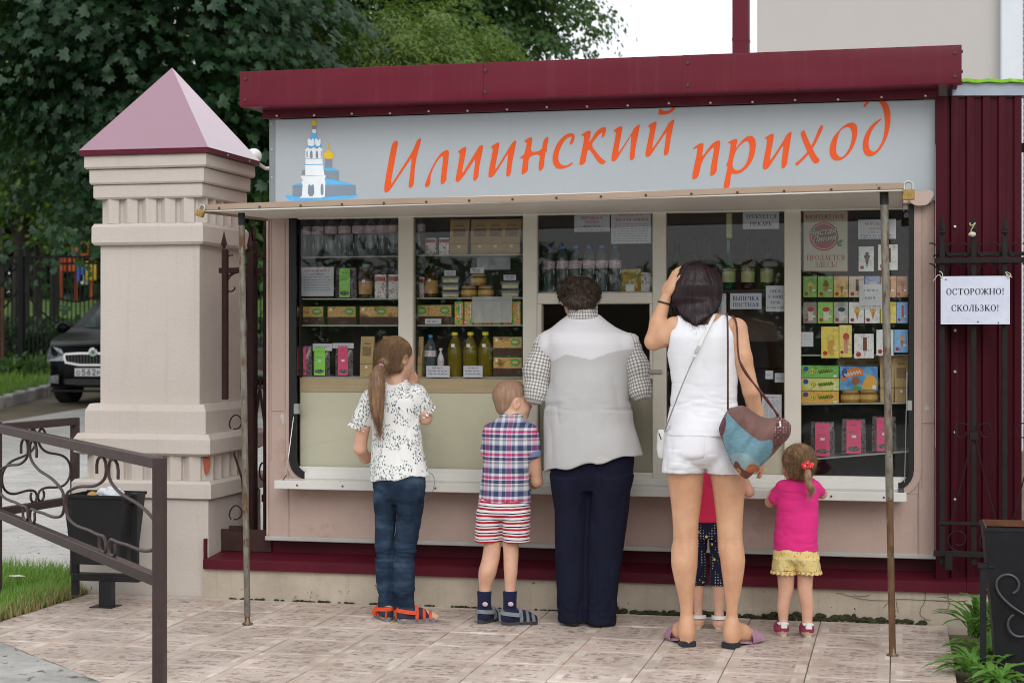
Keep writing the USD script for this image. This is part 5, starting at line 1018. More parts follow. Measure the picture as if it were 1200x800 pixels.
put('corner_pilaster', box(bx1, cx1, YBd-0.15, YBd+0.5, -0.1, 7.5, 0.01), mat('pilaster_white', (0.62, 0.66, 0.70), (0.58, 0.62, 0.66), rough=0.8), bl)
put('roof', box(bx0-0.3, cx1+0.2, YBd-0.35, YBd+9.3, 7.5, 7.65), mat('roof_grey', (0.2, 0.2, 0.2), rough=0.7), bl)
br=thing('brick_building', 'sliver of red brick building beyond the white pilaster at the right edge', 'building', (cx1+2, YBd+3, 0))
put('wall',box(cx1+0.05,cx1+6,YBd+2.5,YBd+9,-0.1,8),graph('brick_wall',{'g':('geometry',{}),'mp':('mapping',{'rotation':(math.pi/2,0,0)}),'b':('brick_texture',{'scale':1.0,'brick_width':0.25,'row_height':0.075,'mortar_size':0.01,'color1':(0.25,0.09,0.06),'color2':(0.33,0.14,0.10),'mortar':(0.4,0.38,0.35)}),'p':('principled_bsdf',{'roughness':0.9})},[('g.position','mp.vector'),('mp.vector','b.vector'),('b.color','p.base_color')]),br)
YFl=3.4;fcx=X_(868.5, YFl)
flue=thing('maroon_flue', 'square maroon sheet metal flue standing behind the kiosk roof', 'flue', (fcx, YFl, 0))
put('flue_shaft',box(fcx-0.055,fcx+0.055,YFl-0.05,YFl+0.06,-0.1,4.4,0.004),m_red,flue);put('flue_seam',box(fcx-0.057,fcx+0.057,YFl-0.052,YFl+0.062,3.3,3.32),m_red,flue);put('flue_cap',box(fcx-0.1,fcx+0.1,YFl-0.1,YFl+0.1,4.4,4.44,0.005),m_red,flue)
GAIN[0]=1.0
# ================================================================== lettering for paper notices (bold serif capitals)
def _arc(cx, cy, rx_, ry_, a0, a1, t=0.15):
    o=affinity.translate(affinity.scale(sg.Point(0, 0).buffer(1, quad_segs=6), rx_, ry_), cx, cy)
    i=affinity.translate(affinity.scale(sg.Point(0, 0).buffer(1, quad_segs=6), rx_-t, ry_-0.055), cx, cy)
    r=o.difference(i)
    if a1-a0<360:
        a=np.radians(np.linspace(a0,a1,24));r=r.intersection(sg.Polygon([(cx,cy)]+[(cx+3*rx_*math.cos(q),cy+3*ry_*math.sin(q))for q in a]).buffer(0))
    return r
def _stem(x, w=0.16):return unary_union([sg.box(x, 0, x+w, 1), sg.box(x-0.06, 0, x+w+0.06, 0.045), sg.box(x-0.06, 0.955, x+w+0.06, 1)])
def _h(x0, x1, y):return sg.box(x0, y-0.028, x1, y+0.028)
def _d(x0, y0, x1, y1, w):return sg.LineString([(x0, y0), (x1, y1)]).buffer(w/2, cap_style=2)
def glyphs():
    S, H, D, A, U=_stem, _h, _d, _arc, unary_union
    bowl=lambda x:[S(x), A(x+.24, .27, .32, .27, -90, 90), H(x+.1, x+.26, .515), H(x+.1, x+.26, .028)]
    return{
    'О':(A(.38,.5,.38,.52,0,360),.80),'С':(U([A(.38,.5,.38,.52,42,318),sg.box(.60,.70,.66,1.0)]),.74),'Т':(U([S(.30),H(.0,.76,.96),sg.box(0,.74,.05,.98),sg.box(.71,.74,.76,.98)]),.80),
    'Р':(U([S(.06),A(.28,.74,.32,.26,-90,90),H(.1,.3,.505),H(.1,.3,.97)]),.66),'Ж':(U([S(.44),D(.06,.97,.46,.5,.09),D(.04,.02,.42,.52,.12),D(.98,.97,.58,.5,.09),D(1.0,.02,.62,.52,.12),H(0,.14,.97),H(.9,1.04,.97),H(-.02,.14,.028),H(.9,1.06,.028)]),1.08),
    'Н':(U([S(.06),S(.60),H(.2,.62,.5)]),.86),'К':(U([S(.06),D(.2,.46,.60,.95,.08),D(.28,.56,.66,.03,.16),H(.5,.72,.97),H(.56,.80,.028)]),.80),'Л':(U([D(.12,.05,.34,.97,.08),S(.50),H(.28,.56,.97),H(.0,.2,.028),A(.07,.1,.09,.1,0,360,.05)]),.78),
    'Ь':(U(bowl(.06)),.66),'З':(U([A(.24,.75,.27,.26,-90,150),A(.24,.27,.31,.28,-150,90),H(.14,.26,.51)]),.62),'!':(U([sg.Polygon([(.08,.98),(.24,.98),(.19,.3),(.13,.3)]),sg.Point(.16,.09).buffer(.09)]),.34),
    'М':(U([S(.04),S(.80),D(.12,.97,.48,.06,.15),D(.48,.06,.84,.97,.07)]),1.04),'Е':(U([S(.06),H(.1,.58,.97),H(.1,.44,.5),H(.1,.62,.028),sg.box(.54,.75,.59,1),sg.box(.58,0,.63,.26),sg.box(.40,.38,.45,.62)]),.70),'П':(U([S(.06),S(.60),H(.2,.62,.965)]),.86),
    'А':(U([D(.12,.03,.38,1,.07),D(.36,1,.64,.03,.17),H(.2,.56,.3),H(.0,.26,.028),H(.5,.82,.028)]),.78),'Д':(U([D(.16,.05,.34,.97,.08),S(.52),H(.3,.58,.97),H(.0,.80,.06),sg.box(0,-.18,.05,.08),sg.box(.75,-.18,.80,.08)]),.82),
    'Я':(U([S(.46),A(.36,.74,.32,.26,90,270),H(.36,.5,.505),H(.36,.5,.97),D(.10,.03,.42,.5,.12),H(0,.18,.028)]),.72),'Б':(U(bowl(.06)+[H(.1,.6,.97),sg.box(.56,.75,.61,1)]),.68),'У':(U([D(.08,.97,.42,.34,.16),D(.70,.97,.28,.06,.07),H(.0,.24,.97),H(.6,.80,.97),A(.20,.09,.1,.09,0,360,.06)]),.78),
    'Ы':(U(bowl(.06)+[S(.76)]),1.0),'В':(U([S(.06),A(.28,.75,.29,.25,-90,90),A(.28,.26,.34,.26,-90,90),H(.1,.3,.97),H(.1,.3,.51),H(.1,.3,.028)]),.70),'Ч':(U([S(.52),A(.32,.78,.27,.34,180,275),sg.box(.05,.72,.21,1),H(.0,.26,.97),H(.32,.55,.46)]),.80),'И':(U([S(.06),S(.60),D(.18,.1,.64,.9,.07)]),.86),
    'Ф':(U([S(.36),A(.44,.5,.44,.32,0,360)]),.94),'Й':(U([S(.06),S(.60),D(.18,.1,.64,.9,.07),_arc(.41,1.22,.16,.14,180,360,.05)]),.86),'Ш':(U([S(.06),S(.46),S(.86),H(.1,.95,.028)]),1.12),'Г':(U([S(.06),H(.1,.6,.97),sg.box(.55,.72,.60,1)]),.64),' ':(None,.36)}
GL=glyphs()
def line_poly(text, h, width=None):
    x, out=0.0, []
    for c in text:
        g, adv=GL[c]
        if g is not None:out.append(affinity.translate(g, x, 0))
        x+=adv+0.06
    p=unary_union(out);s=h
    p=affinity.scale(p, (width/(x-0.06))if width else h, h, origin=(0, 0))
    return p, (width if width else(x-0.06)*h)
def ink(name, r, g, b):return mat(name, srgb(r, g, b), rough=0.6, spec=0.2)
INK={'k':ink('ink_black',30,30,34),'r':ink('ink_red',170,30,40),'b':ink('ink_blue',35,60,130),'g':ink('ink_grey',110,110,118),'p':ink('ink_pink',205,90,120),'w':ink('ink_white',240,240,238)}
m_paper=mat('paper_white', (0.66, 0.68, 0.72), (0.61, 0.63, 0.68), ns=5, rough=0.55)
def text_on(parent, text, cx, z, h, Y, inkc, width=None, name='lettering'):
    p, w=line_poly(text, h, width)
    put(name, extrude(p, 0.0006, (cx-w/2, Y, z), EX, EZ, -EY), INK[inkc], parent, kind='stuff')
def scribble(parent, x0, x1, z, h, Y, inkc, seed):
    """a line of small print as a row of short word bars"""
    g=np.random.default_rng(seed);x, out=x0, []
    while x<x1-0.004:
        w=min(g.uniform(0.006,0.022),x1-x);out+=[sg.box(q,z+(0 if k%3 else h*.25),q+.0017,z+h)for k,q in enumerate(np.arange(x,x+w-.0015,.0031))];x+=w+0.005
    put('small_print', extrude(unary_union(out), 0.0005, (0, Y, 0), EX, EZ, -EY), INK[inkc], parent, kind='stuff')
def notice(label, x0, y0, x1, y1, Y, lines, paper=None, tilt=0.0):
    """sheet of paper between these photo pixels; lines: (text, relative height of cap, ink) or (None, ...) for small print"""
    a, b=P(x0, (y0+y1)/2, Y), P(x1, (y0+y1)/2, Y);m=(x0+x1)/2;z0, z1=P(m, y1, Y)[2], P(m, y0, Y)[2]
    o=thing('paper_notice', label, 'notice', ((a[0]+b[0])/2, Y, z0))
    put('sheet', box(a[0], b[0], Y, Y+0.0012, z0, z1), paper or m_paper, o)
    H, W=z1-z0, b[0]-a[0]
    for k, (t, frac_y, hh, inkc, wf)in enumerate(lines):
        z=z1-frac_y*H
        if t:text_on(o, t, (a[0]+b[0])/2, z, hh*H, Y-0.0001, inkc, wf*W)
        else:scribble(o, (a[0]+b[0])/2-wf*W/2, (a[0]+b[0])/2+wf*W/2, z, hh*H, Y-0.0001, inkc, int(x0)+k)
    return o
# warning sign tied to the iron gate
YW=YI-0.03
wn=notice('white warning notice with two lines of black capitals tied to the wrought iron gate',1102.5,323.5,1183.5,380,YW,[('ОСТОРОЖНО!',0.385,0.13,'k',0.84),('СКОЛЬЗКО!',0.725,0.13,'k',0.69)],mat('laminated_paper',(0.60,0.63,0.74),(0.52,0.55,0.66),ns=14,rough=0.22,spec=0.6,bump=0.25,bs=30))
for pts in([(1103,325),(1100,322),(1096,326),(1094,329)],[(1104,325),(1104,320),(1101,318)],[(1181,326),(1184,321),(1180,319),(1186,325)],[(1182,325),(1179,322)]):
    put('string', tube(spline([P(*q, YW-0.004)for q in pts], 10), 0.0022, 5), m_rag, wn)
for x,y in((1108.5,327.5),(1146,377),(1170,378)):put('pin',front([(x+1.0*math.cos(t),y+0.8*math.sin(t))for t in np.linspace(0,6.2,8)],YW-0.0005,0.001),INK['k'],wn)
# notices on and behind the glass
YN=YG+0.012
NT=notice
NT('white notice with red heading and blue small print behind the glass of the leftmost bay',352.5,313,391,347,0.185,[(None,.16,.06,'r',.75),(None,.27,.05,'r',.45)]+[(None,.36+.09*k,.028,'b',.8)for k in range(6)])
NT('small white notice at the top of the serving bay, left of the price list',673,249,714.5,271.5,YN,[('МОРОЖЕНОЕ',.36,.16,'p',.62),('ПОСТНОЕ',.58,.14,'p',.42),('ФРУКТОВОЕ',.76,.10,'g',.5),(None,.92,.04,'b',.85)])
NT('price list with pink heading and columns of small print in the serving bay',716,248,763,285.5,YN,[('МОРОЖЕНОЕ',.13,.09,'p',.62),('ЧИСТАЯ ЛИНИЯ',.29,.085,'p',.84)]+[(None,.40+.075*k,.025,'r' if k==0 else 'g',.85)for k in range(8)])
NT('white notice seeking a baker at the top of the fourth bay',870.5,245.5,913,268.5,YN,[('ТРЕБУЕТСЯ',.45,.20,'k',.86),('ПЕКАРЬ',.83,.20,'k',.60)])
NT('small white notice with two lines of bold blue capitals on the brown board',855.5,343.5,892.5,362,YN+0.06,[('ВЫПЕЧКА',.46,.26,'b',.82),('ПОСТНАЯ',.86,.26,'b',.82)])
NT('white notice cut off by the mullion, right of the blue lettered notice',897.5,334.5,920,365,YN+0.05,[('СВЕЖ',.26,.10,'k',.6),('У НАШ',.48,.10,'k',.75),('ТОЧК',.70,.10,'k',.55),(None,.88,.05,'r',.9)])
NT('white sheet half hidden by the hair of the woman in white', 838, 344, 851, 369, YN+0.05, [(None, .1, .04, 'r', .6)])
NT('pale blue printed sheet low in the fourth bay above the bag',893,462,916,492,YS-0.035,[(None,.14,.05,'r',.5)]+[(None,.28+.08*k,.025,'b',.75)for k in range(8)])
NT('white notice with pink and blue lines at the top of the rightmost bay',1005.5,257,1050,280,YN,[('МОРОЖЕНОЕ',.30,.17,'p',.62),('ПОСТНОЕ',.56,.15,'p',.40),(None,.70,.08,'g',.45),(None,.85,.06,'b',.85),(None,.96,.05,'b',.85)])
NT('translucent white sheet stuck over the ice cream pictures in the rightmost bay',1007,333,1034,362,YN+0.002,[(None,.3,.1,'g',.6),(None,.6,.09,'g',.5),(None,.92,.05,'r',.9)],graph('white_film',{'t':('transparent_bsdf',{}),'d':('diffuse_bsdf',{'color':(0.75,0.77,0.8)}),'m':('mix_closure',{'fac':0.7})},[('t.BSDF','m.closure1'),('d.BSDF','m.closure2')],surface='m.closure'))
NT('small pale square card at the left of the rightmost bay', 938.5, 389, 953, 406, YN+0.01, [(None, .3, .03, 'g', .7), (None, .5, .03, 'g', .6)])
NT('white card with red and blue print before the clear bottle in the second bay',499.5,428.5,527,442,YS-0.04,[(None,.25,.12,'r',.5),(None,.5,.1,'b',.8),(None,.75,.1,'b',.8)])
NT('white card with red and blue print before the oil bottles in the second bay',543,428.5,565.5,442,YS-0.04,[(None,.25,.12,'r',.5),(None,.5,.1,'b',.8),(None,.75,.1,'b',.8)])
NT('tiny white price card on the edge of the third shelf in the second bay', 498, 373.5, 517, 379.5, YS-0.01, [(None, .7, .35, 'r', .7)])
NT('pale price card clipped on the green label packet on the bottom left shelf', 366.5, 402.5, 389, 411, YS+0.03, [(None, .5, .15, 'g', .7)])
NT('pale price card clipped on the pink label packet on the bottom left shelf', 389.5, 402, 414.5, 408, YS+0.03, [(None, .6, .2, 'g', .7)])
NT('grey sheet standing at the back of the second shelf in the second bay', 559, 300, 598, 316, YB-0.04, [])
m_glare=graph('glare_sheet',{'t':('transparent_bsdf',{'color':(0.95,0.97,0.97)}),'d':('diffuse_bsdf',{'color':(0.72,0.74,0.76)}),'m':('mix_closure',{'fac':0.42})},[('t.BSDF','m.closure1'),('d.BSDF','m.closure2')],surface='m.closure')
NT('translucent white film hanging before the juice cartons in the second bay', 553.5, 347.5, 600, 378, YS-0.012, [], m_glare)  # pale sheet added in place of a whitish reflection on the pane
# poster for ice cream
po=thing('ice_cream_poster', 'cream poster with red border and round red logo at the left of the rightmost bay', 'poster', P(967, 318, YN))
m_pcream=mat('poster_cream', (0.60, 0.58, 0.46), rough=0.4);m_pred=mat('poster_red', (0.42, 0.025, 0.03), rough=0.4)
put('poster_sheet',front(rect(941,244,994,318.5),YN+0.002,0.0012),m_pred,po);put('poster_face',front(rect(942,245,993,317.5),YN+0.0007,0.0005),m_pcream,po)
YT=YN+0.0001
def px_text(parent, text, x0, y0, x1, y1, Y, inkc):
    p, w=line_poly(text, P(600, y0, Y)[2]-P(600, y1, Y)[2], P(x1, y1, Y)[0]-P(x0, y1, Y)[0])
    put('lettering', extrude(p, 0.0006, (P(x0, y1, Y)[0], Y, P((x0+x1)/2, y1, Y)[2]), EX, EZ, -EY), INK[inkc], parent, kind='stuff')
px_text(po,'МОРОЖЕНОЕ',944,251.5,991,256.5,YT,'r');px_text(po,'ПРОДАЕТСЯ',945.5,299,990,305,YT,'r');px_text(po,'ЗДЕСЬ!',955,307,981,313,YT,'r')
def disc(cx,cy,r,Y,t,m,nm,parent):put(nm,front([(cx+r*math.cos(a),cy+r*1.0*math.sin(a))for a in np.linspace(0,2*math.pi,32)[:-1]],Y,t),m,parent)
disc(965.5,277,17,YT,0.0006,m_pred,'logo_disc',po);disc(965.5,277,15.2,YT-0.0007,0.0003,m_pcream,'logo_ring',po);disc(965.5,277,14.4,YT-0.0011,0.0003,m_pred,'logo_disc',po)
def script_line(txt, x0, x1, y, h, Y, m, parent, bold, grow=0.0):
    t=meshkit.text_mesh(txt, 1.0, 0.01, bold=bold);v=np.asarray(t.vertices);w=v[:, 0].max()
    pw=P(x1, y, Y)[0]-P(x0, y, Y)[0];ph=h*scale(Y, 966)
    q=np.stack([v[:, 0]/w*pw+v[:, 1]*ph*0.28, -v[:, 2]*0.05, v[:, 1]*ph+v[:, 0]/w*pw*0.10], 1)+P(x0, y, Y)+(0, -0.0001, 0)
    put('logo_lettering', (q, np.asarray(t.faces)), m, parent, kind='stuff')
for dx_, dy_ in((-.7, 0), (.7, 0), (0, .7), (0, -.7)):
    script_line('Чистая',947.5+dx_,979+dx_,276.5+dy_,7.2,YT-0.002,INK['k'],po,True);script_line('Линия',951+dx_,979+dx_,284.5+dy_,7.2,YT-0.002,INK['k'],po,True)
script_line('Чистая', 947.5, 979, 276.5, 7.2, YT-0.0027, m_pcream, po, True);script_line('Линия', 951, 979, 284.5, 7.2, YT-0.0027, m_pcream, po, True)
for q in([(978,286),(983,281),(989,281),(985,286)],[(979,287),(985,286),(988,288),(983,289)]):put('logo_leaf',front(chaikin(q,2),YT-0.003,0.0005),mat('leaf_print',(0.05,0.25,0.08),rough=0.4),po)

# ================================================================== goods on the shelves
GAIN[0]=1.55
def print_mat(name, cols, ns=30.0, rough=0.35, stretch=(1, 1, 1)):
    cols=[tuple(min(.85,q*GAIN[0])for q in c)for c in cols];n=len(cols);return graph(name,{'tc':('texture_coordinate',{}),'mp':('mapping',{'scale':stretch}),'oi':('object_info',{}),'cx':('combine_xyz',{}),'ml':('math',{'math_type':'multiply','value2':9.0}),'ad':('vector_math',{'math_type':'add'}),
        'n':('noise_texture',{'scale':ns,'detail':4.0,'roughness':0.65}),'r':('rgb_ramp',{'ramp':[(0.34+0.32*k/max(1,n-1),c)for k,c in enumerate(cols)]}),'p':('principled_bsdf',{'roughness':rough})},
        [('tc.object','mp.vector'),('oi.random','ml.value1'),('ml.value','cx.x'),('ml.value','cx.z'),('mp.vector','ad.vector1'),('cx.vector','ad.vector2'),('ad.vector','n.vector'),('n.fac','r.fac'),('r.color','p.base_color')])
m_clear=graph('clear_plastic',{'t':('transparent_bsdf',{'color':(0.72,0.78,0.78)}),'g':('glossy_bsdf',{'roughness':0.06}),'f':('fresnel',{'IOR':1.5}),'d':('diffuse_bsdf',{'color':(0.25,0.3,0.32)}),'m0':('mix_closure',{'fac':0.18}),'m':('mix_closure',{})},
    [('t.BSDF', 'm0.closure1'), ('d.BSDF', 'm0.closure2'), ('f.fac', 'm.fac'), ('m0.closure', 'm.closure1'), ('g.BSDF', 'm.closure2')], surface='m.closure')
def tinted(name, col, solid):
    return graph(name,{'t':('transparent_bsdf',{'color':col}),'g':('glossy_bsdf',{'roughness':0.05}),'f':('fresnel',{'IOR':1.5}),'d':('diffuse_bsdf',{'color':solid}),'m0':('mix_closure',{'fac':0.45}),'m':('mix_closure',{})},
        [('t.BSDF','m0.closure1'),('d.BSDF','m0.closure2'),('f.fac','m.fac'),('m0.closure','m.closure1'),('g.BSDF','m.closure2')],surface='m.closure')
m_oil=tinted('oil_bottle',(0.62,0.48,0.06),(0.30,0.24,0.02));m_green=tinted('green_glass',(0.05,0.30,0.12),(0.01,0.12,0.05));m_olive=tinted('olive_glass',(0.22,0.26,0.10),(0.07,0.08,0.03));m_winer=tinted('red_wine_glass',(0.20,0.05,0.04),(0.06,0.015,0.012));m_amber=tinted('amber_syrup',(0.35,0.13,0.02),(0.14,0.05,0.01))
m_bluecap=mat('blue_cap',(0.06,0.22,0.55),rough=0.4);m_yellow=mat('yellow_cap',(0.72,0.55,0.05),rough=0.4);m_gcap=mat('green_cap',(0.04,0.22,0.10),rough=0.4)
m_lab=print_mat('water_label',[(0.42,0.44,0.46),(0.5,0.52,0.53),(0.46,0.40,0.42),(0.36,0.16,0.20),(0.5,0.52,0.53),(0.4,0.43,0.46)],34,stretch=(1,1,3));m_labg=mat('wine_label',(0.40,0.42,0.20),(0.30,0.32,0.14),ns=20,rough=0.5)
m_kraft=mat('kraft_paper',(0.38,0.275,0.135),(0.31,0.215,0.10),ns=9,rough=0.75,bump=0.4,bs=25);m_kraftp=mat('kraft_print',(0.13,0.085,0.045),(0.24,0.165,0.09),ns=130,rough=0.8)
m_herb=print_mat('herb_packet', [(0.02, 0.02, 0.022), (0.07, 0.06, 0.06), (0.16, 0.14, 0.16), (0.03, 0.03, 0.03)], 70, rough=0.25)
m_lpink=mat('label_pink',(0.62,0.075,0.17),rough=0.5);m_lgreen=mat('label_green',(0.22,0.55,0.08),rough=0.5);m_tag=mat('price_tag',(0.7,0.68,0.62),rough=0.6)
m_choc=print_mat('sweet_box_print',[(0.12,0.04,0.012),(0.28,0.14,0.035),(0.45,0.28,0.08),(0.34,0.18,0.05),(0.52,0.36,0.14)],14,stretch=(1,1,1.4));m_cband=mat('sweet_box_band',(0.055,0.026,0.016),(0.035,0.016,0.010),ns=40,rough=.3);m_boxg=mat('box_edge_green',(0.06,0.14,0.03),rough=0.4)
m_fruit=print_mat('carton_fruit', [(0.08, 0.14, 0.05), (0.5, 0.5, 0.46), (0.62, 0.60, 0.56), (0.60, 0.57, 0.53), (0.30, 0.05, 0.07), (0.5, 0.46, 0.42)], 45)
m_juice=print_mat('juice_print', [(0.03, 0.28, 0.06), (0.05, 0.33, 0.08), (0.6, 0.35, 0.03), (0.6, 0.05, 0.03), (0.6, 0.6, 0.5)], 38)
m_food=print_mat('container_food',[(0.5,0.44,0.28),(0.42,0.34,0.18),(0.55,0.50,0.36)],60);m_honey=mat('honey_jar',(0.26,0.15,0.03),(0.18,0.09,0.02),ns=12,rough=0.15)
def sz(px, Y=YS+0.06):return px*scale(Y, 700)
def bottle(o, c, w, h, glass, cap, label, neck=0.28, lz=(0.40, 0.58), sq=False, shoulder=0.62, capr=0.36):
    r=w/2;prof=[(r*.85,0),(r,h*.03),(r,h*shoulder*.5),(r*.96,h*shoulder*.55),(r,h*shoulder*.6),(r,h*shoulder),(r*.85,h*(shoulder+.09)),(r*neck*1.5,h*(shoulder+.22)),(r*neck,h*(shoulder+.27)),(r*neck,h*.955)]
    put('bottle_body', lathe(prof, 14, c), glass, o, smooth=50)
    if cap is not None:put('bottle_cap', lathe([(r*capr, h*.93), (r*capr*1.05, h*.935), (r*capr, h*.995), (r*capr*.8, h)], 12, c), cap, o)
    if label is not None:put('label_band',lathe([(r*1.012,h*lz[0]),(r*1.014,h*(lz[0]+.01)),(r*1.014,h*(lz[1]-.01)),(r*1.012,h*lz[1])],14,c),label,o,smooth=50)
def packet(o, c, w, h, d, body, label, lw=0.42, tag=True, oval=True):
    n, m_=7, 7;V, Fc=[], []
    for s in(-1, 1):
        for i in range(m_):
            for j in range(n):
                u, t=j/(n-1)*2-1, i/(m_-1);bul=(1-u**2)**0.5*(math.sin(math.pi*min(1, t*1.15+.02))**.5 if t<.85 else .25)
                V.append((c[0]+u*w/2*(1-0.06*(t>.8)), c[1]+s*d/2*bul*(1 if s<0 else .6), c[2]+t*h))
    for s in(0, 1):
        for i in range(m_-1):
            for j in range(n-1):
                a=s*n*m_+i*n+j;q=[(a, a+1, a+n+1), (a, a+n+1, a+n)];Fc+=q if s==0 else[t[::-1]for t in q]
    put('packet_body', (np.array(V), np.array(Fc)), body, o, smooth=True)
    yf=c[1]-d/2-0.0015
    if label is not None:
        put('label_strip', box(c[0]-w*lw/2, c[0]+w*lw/2, yf, yf+0.0012, c[2]+h*.03, c[2]+h*.97), label, o)
        if oval:put('label_window',extrude(affinity.translate(affinity.scale(sg.Point(0,0).buffer(1,quad_segs=5),w*lw*.44,h*.07),c[0],c[2]+h*.17),0.0008,(0,yf,0),EX,EZ,-EY),m_herb,o)
        if oval:scribble(o,c[0]-w*lw*.25,c[0]+w*lw*.25,c[2]+h*.82,h*.035,yf-0.0001,'g',int(c[0]*1000)%97+3);scribble(o,c[0]-w*lw*.3,c[0]+w*lw*.3,c[2]+h*.62,h*.03,yf-0.0001,'g',int(c[0]*1000)%91+3)
    if tag:put('price_tag',box(c[0]-w*.07,c[0]+w*.09,yf-0.0016,yf-0.0001,c[2]+h*.80,c[2]+h*.88)if label is None else box(c[0]-w*.08,c[0]+w*.1,yf-0.0026,yf-0.0010,c[2]+h*.48,c[2]+h*.55),m_tag,o)
def kraft(o, c, w, h, d):
    v=np.array([(-.45,-.5,0),(.45,-.5,0),(.45,.5,0),(-.45,.5,0),(-.47,-.42,.5),(.47,-.42,.5),(.47,.42,.5),(-.47,.42,.5),(-.5,-.12,.93),(.5,-.12,.93),(.5,.02,.93),(-.5,.02,.93),(-.5,-.08,1),(.5,-.08,1),(.5,-.04,1),(-.5,-.04,1)])*[w,d,h]+c;f=[]
    for a in(0, 4, 8):
        for i in range(4):j=(i+1)%4;f+=[(a+i, a+j, a+4+j), (a+i, a+4+j, a+4+i)]
    f+=[(0, 2, 1), (0, 3, 2), (12, 13, 14), (12, 14, 15)]
    put('bag_body', (v, np.array(f)), m_kraft, o, smooth=20)
    def face(x0,x1,t0,t1,m,nm,off=.001):yy=lambda t:c[1]+d*np.interp(t,[0,.5,.93,1],[-.5,-.42,-.12,-.08])-off;q=[(x0,t0),(x1,t0),(x1,t1),(x0,t1)];put(nm,(np.array([(c[0]+a*w,yy(b),c[2]+b*h)for a,b in q]),np.array([(0,1,2),(0,2,3)])),m,o)
    face(-.32, .32, .51, .74, m_kraftp, 'bag_print');face(-.24, .24, .80, .84, m_kraftp, 'bag_title');face(-.46, .46, .30, .32, m_kraftp, 'bag_fold', .0014)
    face(-.08, .1, .2, .26, m_tag, 'price_tag', .002)
def flatbox(o, c, w, h, d, face, edge, oval=True):
    put('box_body',box(c[0]-w/2,c[0]+w/2,c[1],c[1]+d,c[2],c[2]+h,0.002),edge,o);put('box_face',box(c[0]-w*.485,c[0]+w*.485,c[1]-0.001,c[1]-0.0001,c[2]+h*.43,c[2]+h*.97),face,o);put('box_band',box(c[0]-w*.485,c[0]+w*.485,c[1]-0.001,c[1]-0.0001,c[2]+h*.03,c[2]+h*.43),m_cband,o)
    if oval:
        q=affinity.translate(affinity.scale(sg.Point(0, 0).buffer(1, quad_segs=6), w*.17, h*.2), c[0]+w*.27, c[2]+h*.72)
        put('brand_oval', extrude(q, 0.0006, (0, c[1]-0.0011, 0), EX, EZ, -EY), mat('oval_green', (0.10, 0.26, 0.05), rough=0.4), o)
        put('oval_lettering',extrude(affinity.scale(q,.62,.35),0.0006,(0,c[1]-0.0018,0),EX,EZ,-EY),mat('oval_cream',(0.5,0.45,0.3),(0.15,0.2,0.08),ns=180,rough=0.4),o)
        put('price_tag', box(c[0]-w*.42, c[0]-w*.34, c[1]-0.0025, c[1]-0.0012, c[2]+h*.75, c[2]+h*.9), m_tag, o)
def carton(o, c, w, h, d, face):
    put('carton_body', box(c[0]-w/2, c[0]+w/2, c[1], c[1]+d, c[2], c[2]+h, 0.002), face, o)
    put('carton_band',box(c[0]-w*.44,c[0]+w*.44,c[1]-0.0012,c[1]-0.0001,c[2]+h*.72,c[2]+h*.9),mat('carton_darkred',(0.30,0.03,0.04),rough=0.4),o)
    put('price_tag', box(c[0]-w*.15, c[0]+w*.12, c[1]-0.0016, c[1]-0.0003, c[2]+h*.92, c[2]+h*.99), m_tag, o)
def tub(o, c, w, h, d, food):
    put('tub_food', box(c[0]-w*.42, c[0]+w*.42, c[1]+.004, c[1]+d-.004, c[2]+.001, c[2]+h*.8, 0.004), food, o)
    v,f=tapered(c[0],c[1]+d/2,c[2],c[2]+h*.88,w*.43,d*.43,w*.48,d*.48,0.001);put('tub_wall',(v,f),m_clear,o);put('tub_lid',box(c[0]-w*.5,c[0]+w*.5,c[1],c[1]+d,c[2]+h*.88,c[2]+h*.96,0.002),m_clear,o)
def jar(o, c, w, h):
    r=w/2;put('jar_body',lathe([(r*.9,0),(r,h*.06),(r,h*.68),(r*.85,h*.76)],16,c),m_honey,o,smooth=40);put('jar_lid',lathe([(r*.88,h*.76),(r*.92,h*.77),(r*.92,h*.96),(r*.85,h)],16,c),mat('jar_lid',(0.30,0.20,0.10),rough=0.4),o,smooth=40);put('jar_label',lathe([(r*1.01,h*.25),(r*1.012,h*.26),(r*1.012,h*.58),(r*1.01,h*.59)],16,c),mat('jar_label',(0.45,0.32,0.12),(0.35,0.22,0.06),ns=60,rough=0.5),o)
def base(px, k, row, dy=0.05):
    Y=YS+dy;x=X_(px, Y);return np.array([x, Y, SH[k][row](x)+0.0005])
def row(name, cat_, build, px, k, r, label, group, dy=0.05, **kw):
    """first one built, the others references to it"""
    first=None
    for i, p in enumerate(px):
        c=base(p, k, r, dy);lb=label(i)if callable(label)else label
        if first is None:first=thing(name, lb, cat_, c, group);build(first, c);
        else:copy(first, c, lb, rng.normal(0, 2), group)
dep=YS+0.05
row('water_bottle','bottle',lambda o,c:bottle(o,c,sz(15.5),sz(46),m_clear,mat('grey_cap',(0.08,0.09,0.11)),m_lab,lz=(.60,.80),shoulder=.72),[357,372.6,388,403.7,420,434.5,448,461],0,0,lambda i:f'{ORD[i]} in the row of eight dim clear bottles on the top left shelf','clear bottles on the top shelf')
row('water_bottle','bottle',lambda o,c:bottle(o,c,sz(15),sz(46),m_clear,mat('grey_cap',(0,0,0)),m_lab,lz=(.60,.80),shoulder=.72),[491],1,0,'single dim clear bottle at the left end of the top shelf in the second bay',None)
row('fruit_carton','carton',lambda o,c:carton(o,c,sz(13.2),sz(20.5),0.05,m_fruit),[504.6,520.5],1,0,lambda i:['left','right'][i]+' one of two small white fruit cartons on the top shelf of the second bay','fruit cartons')
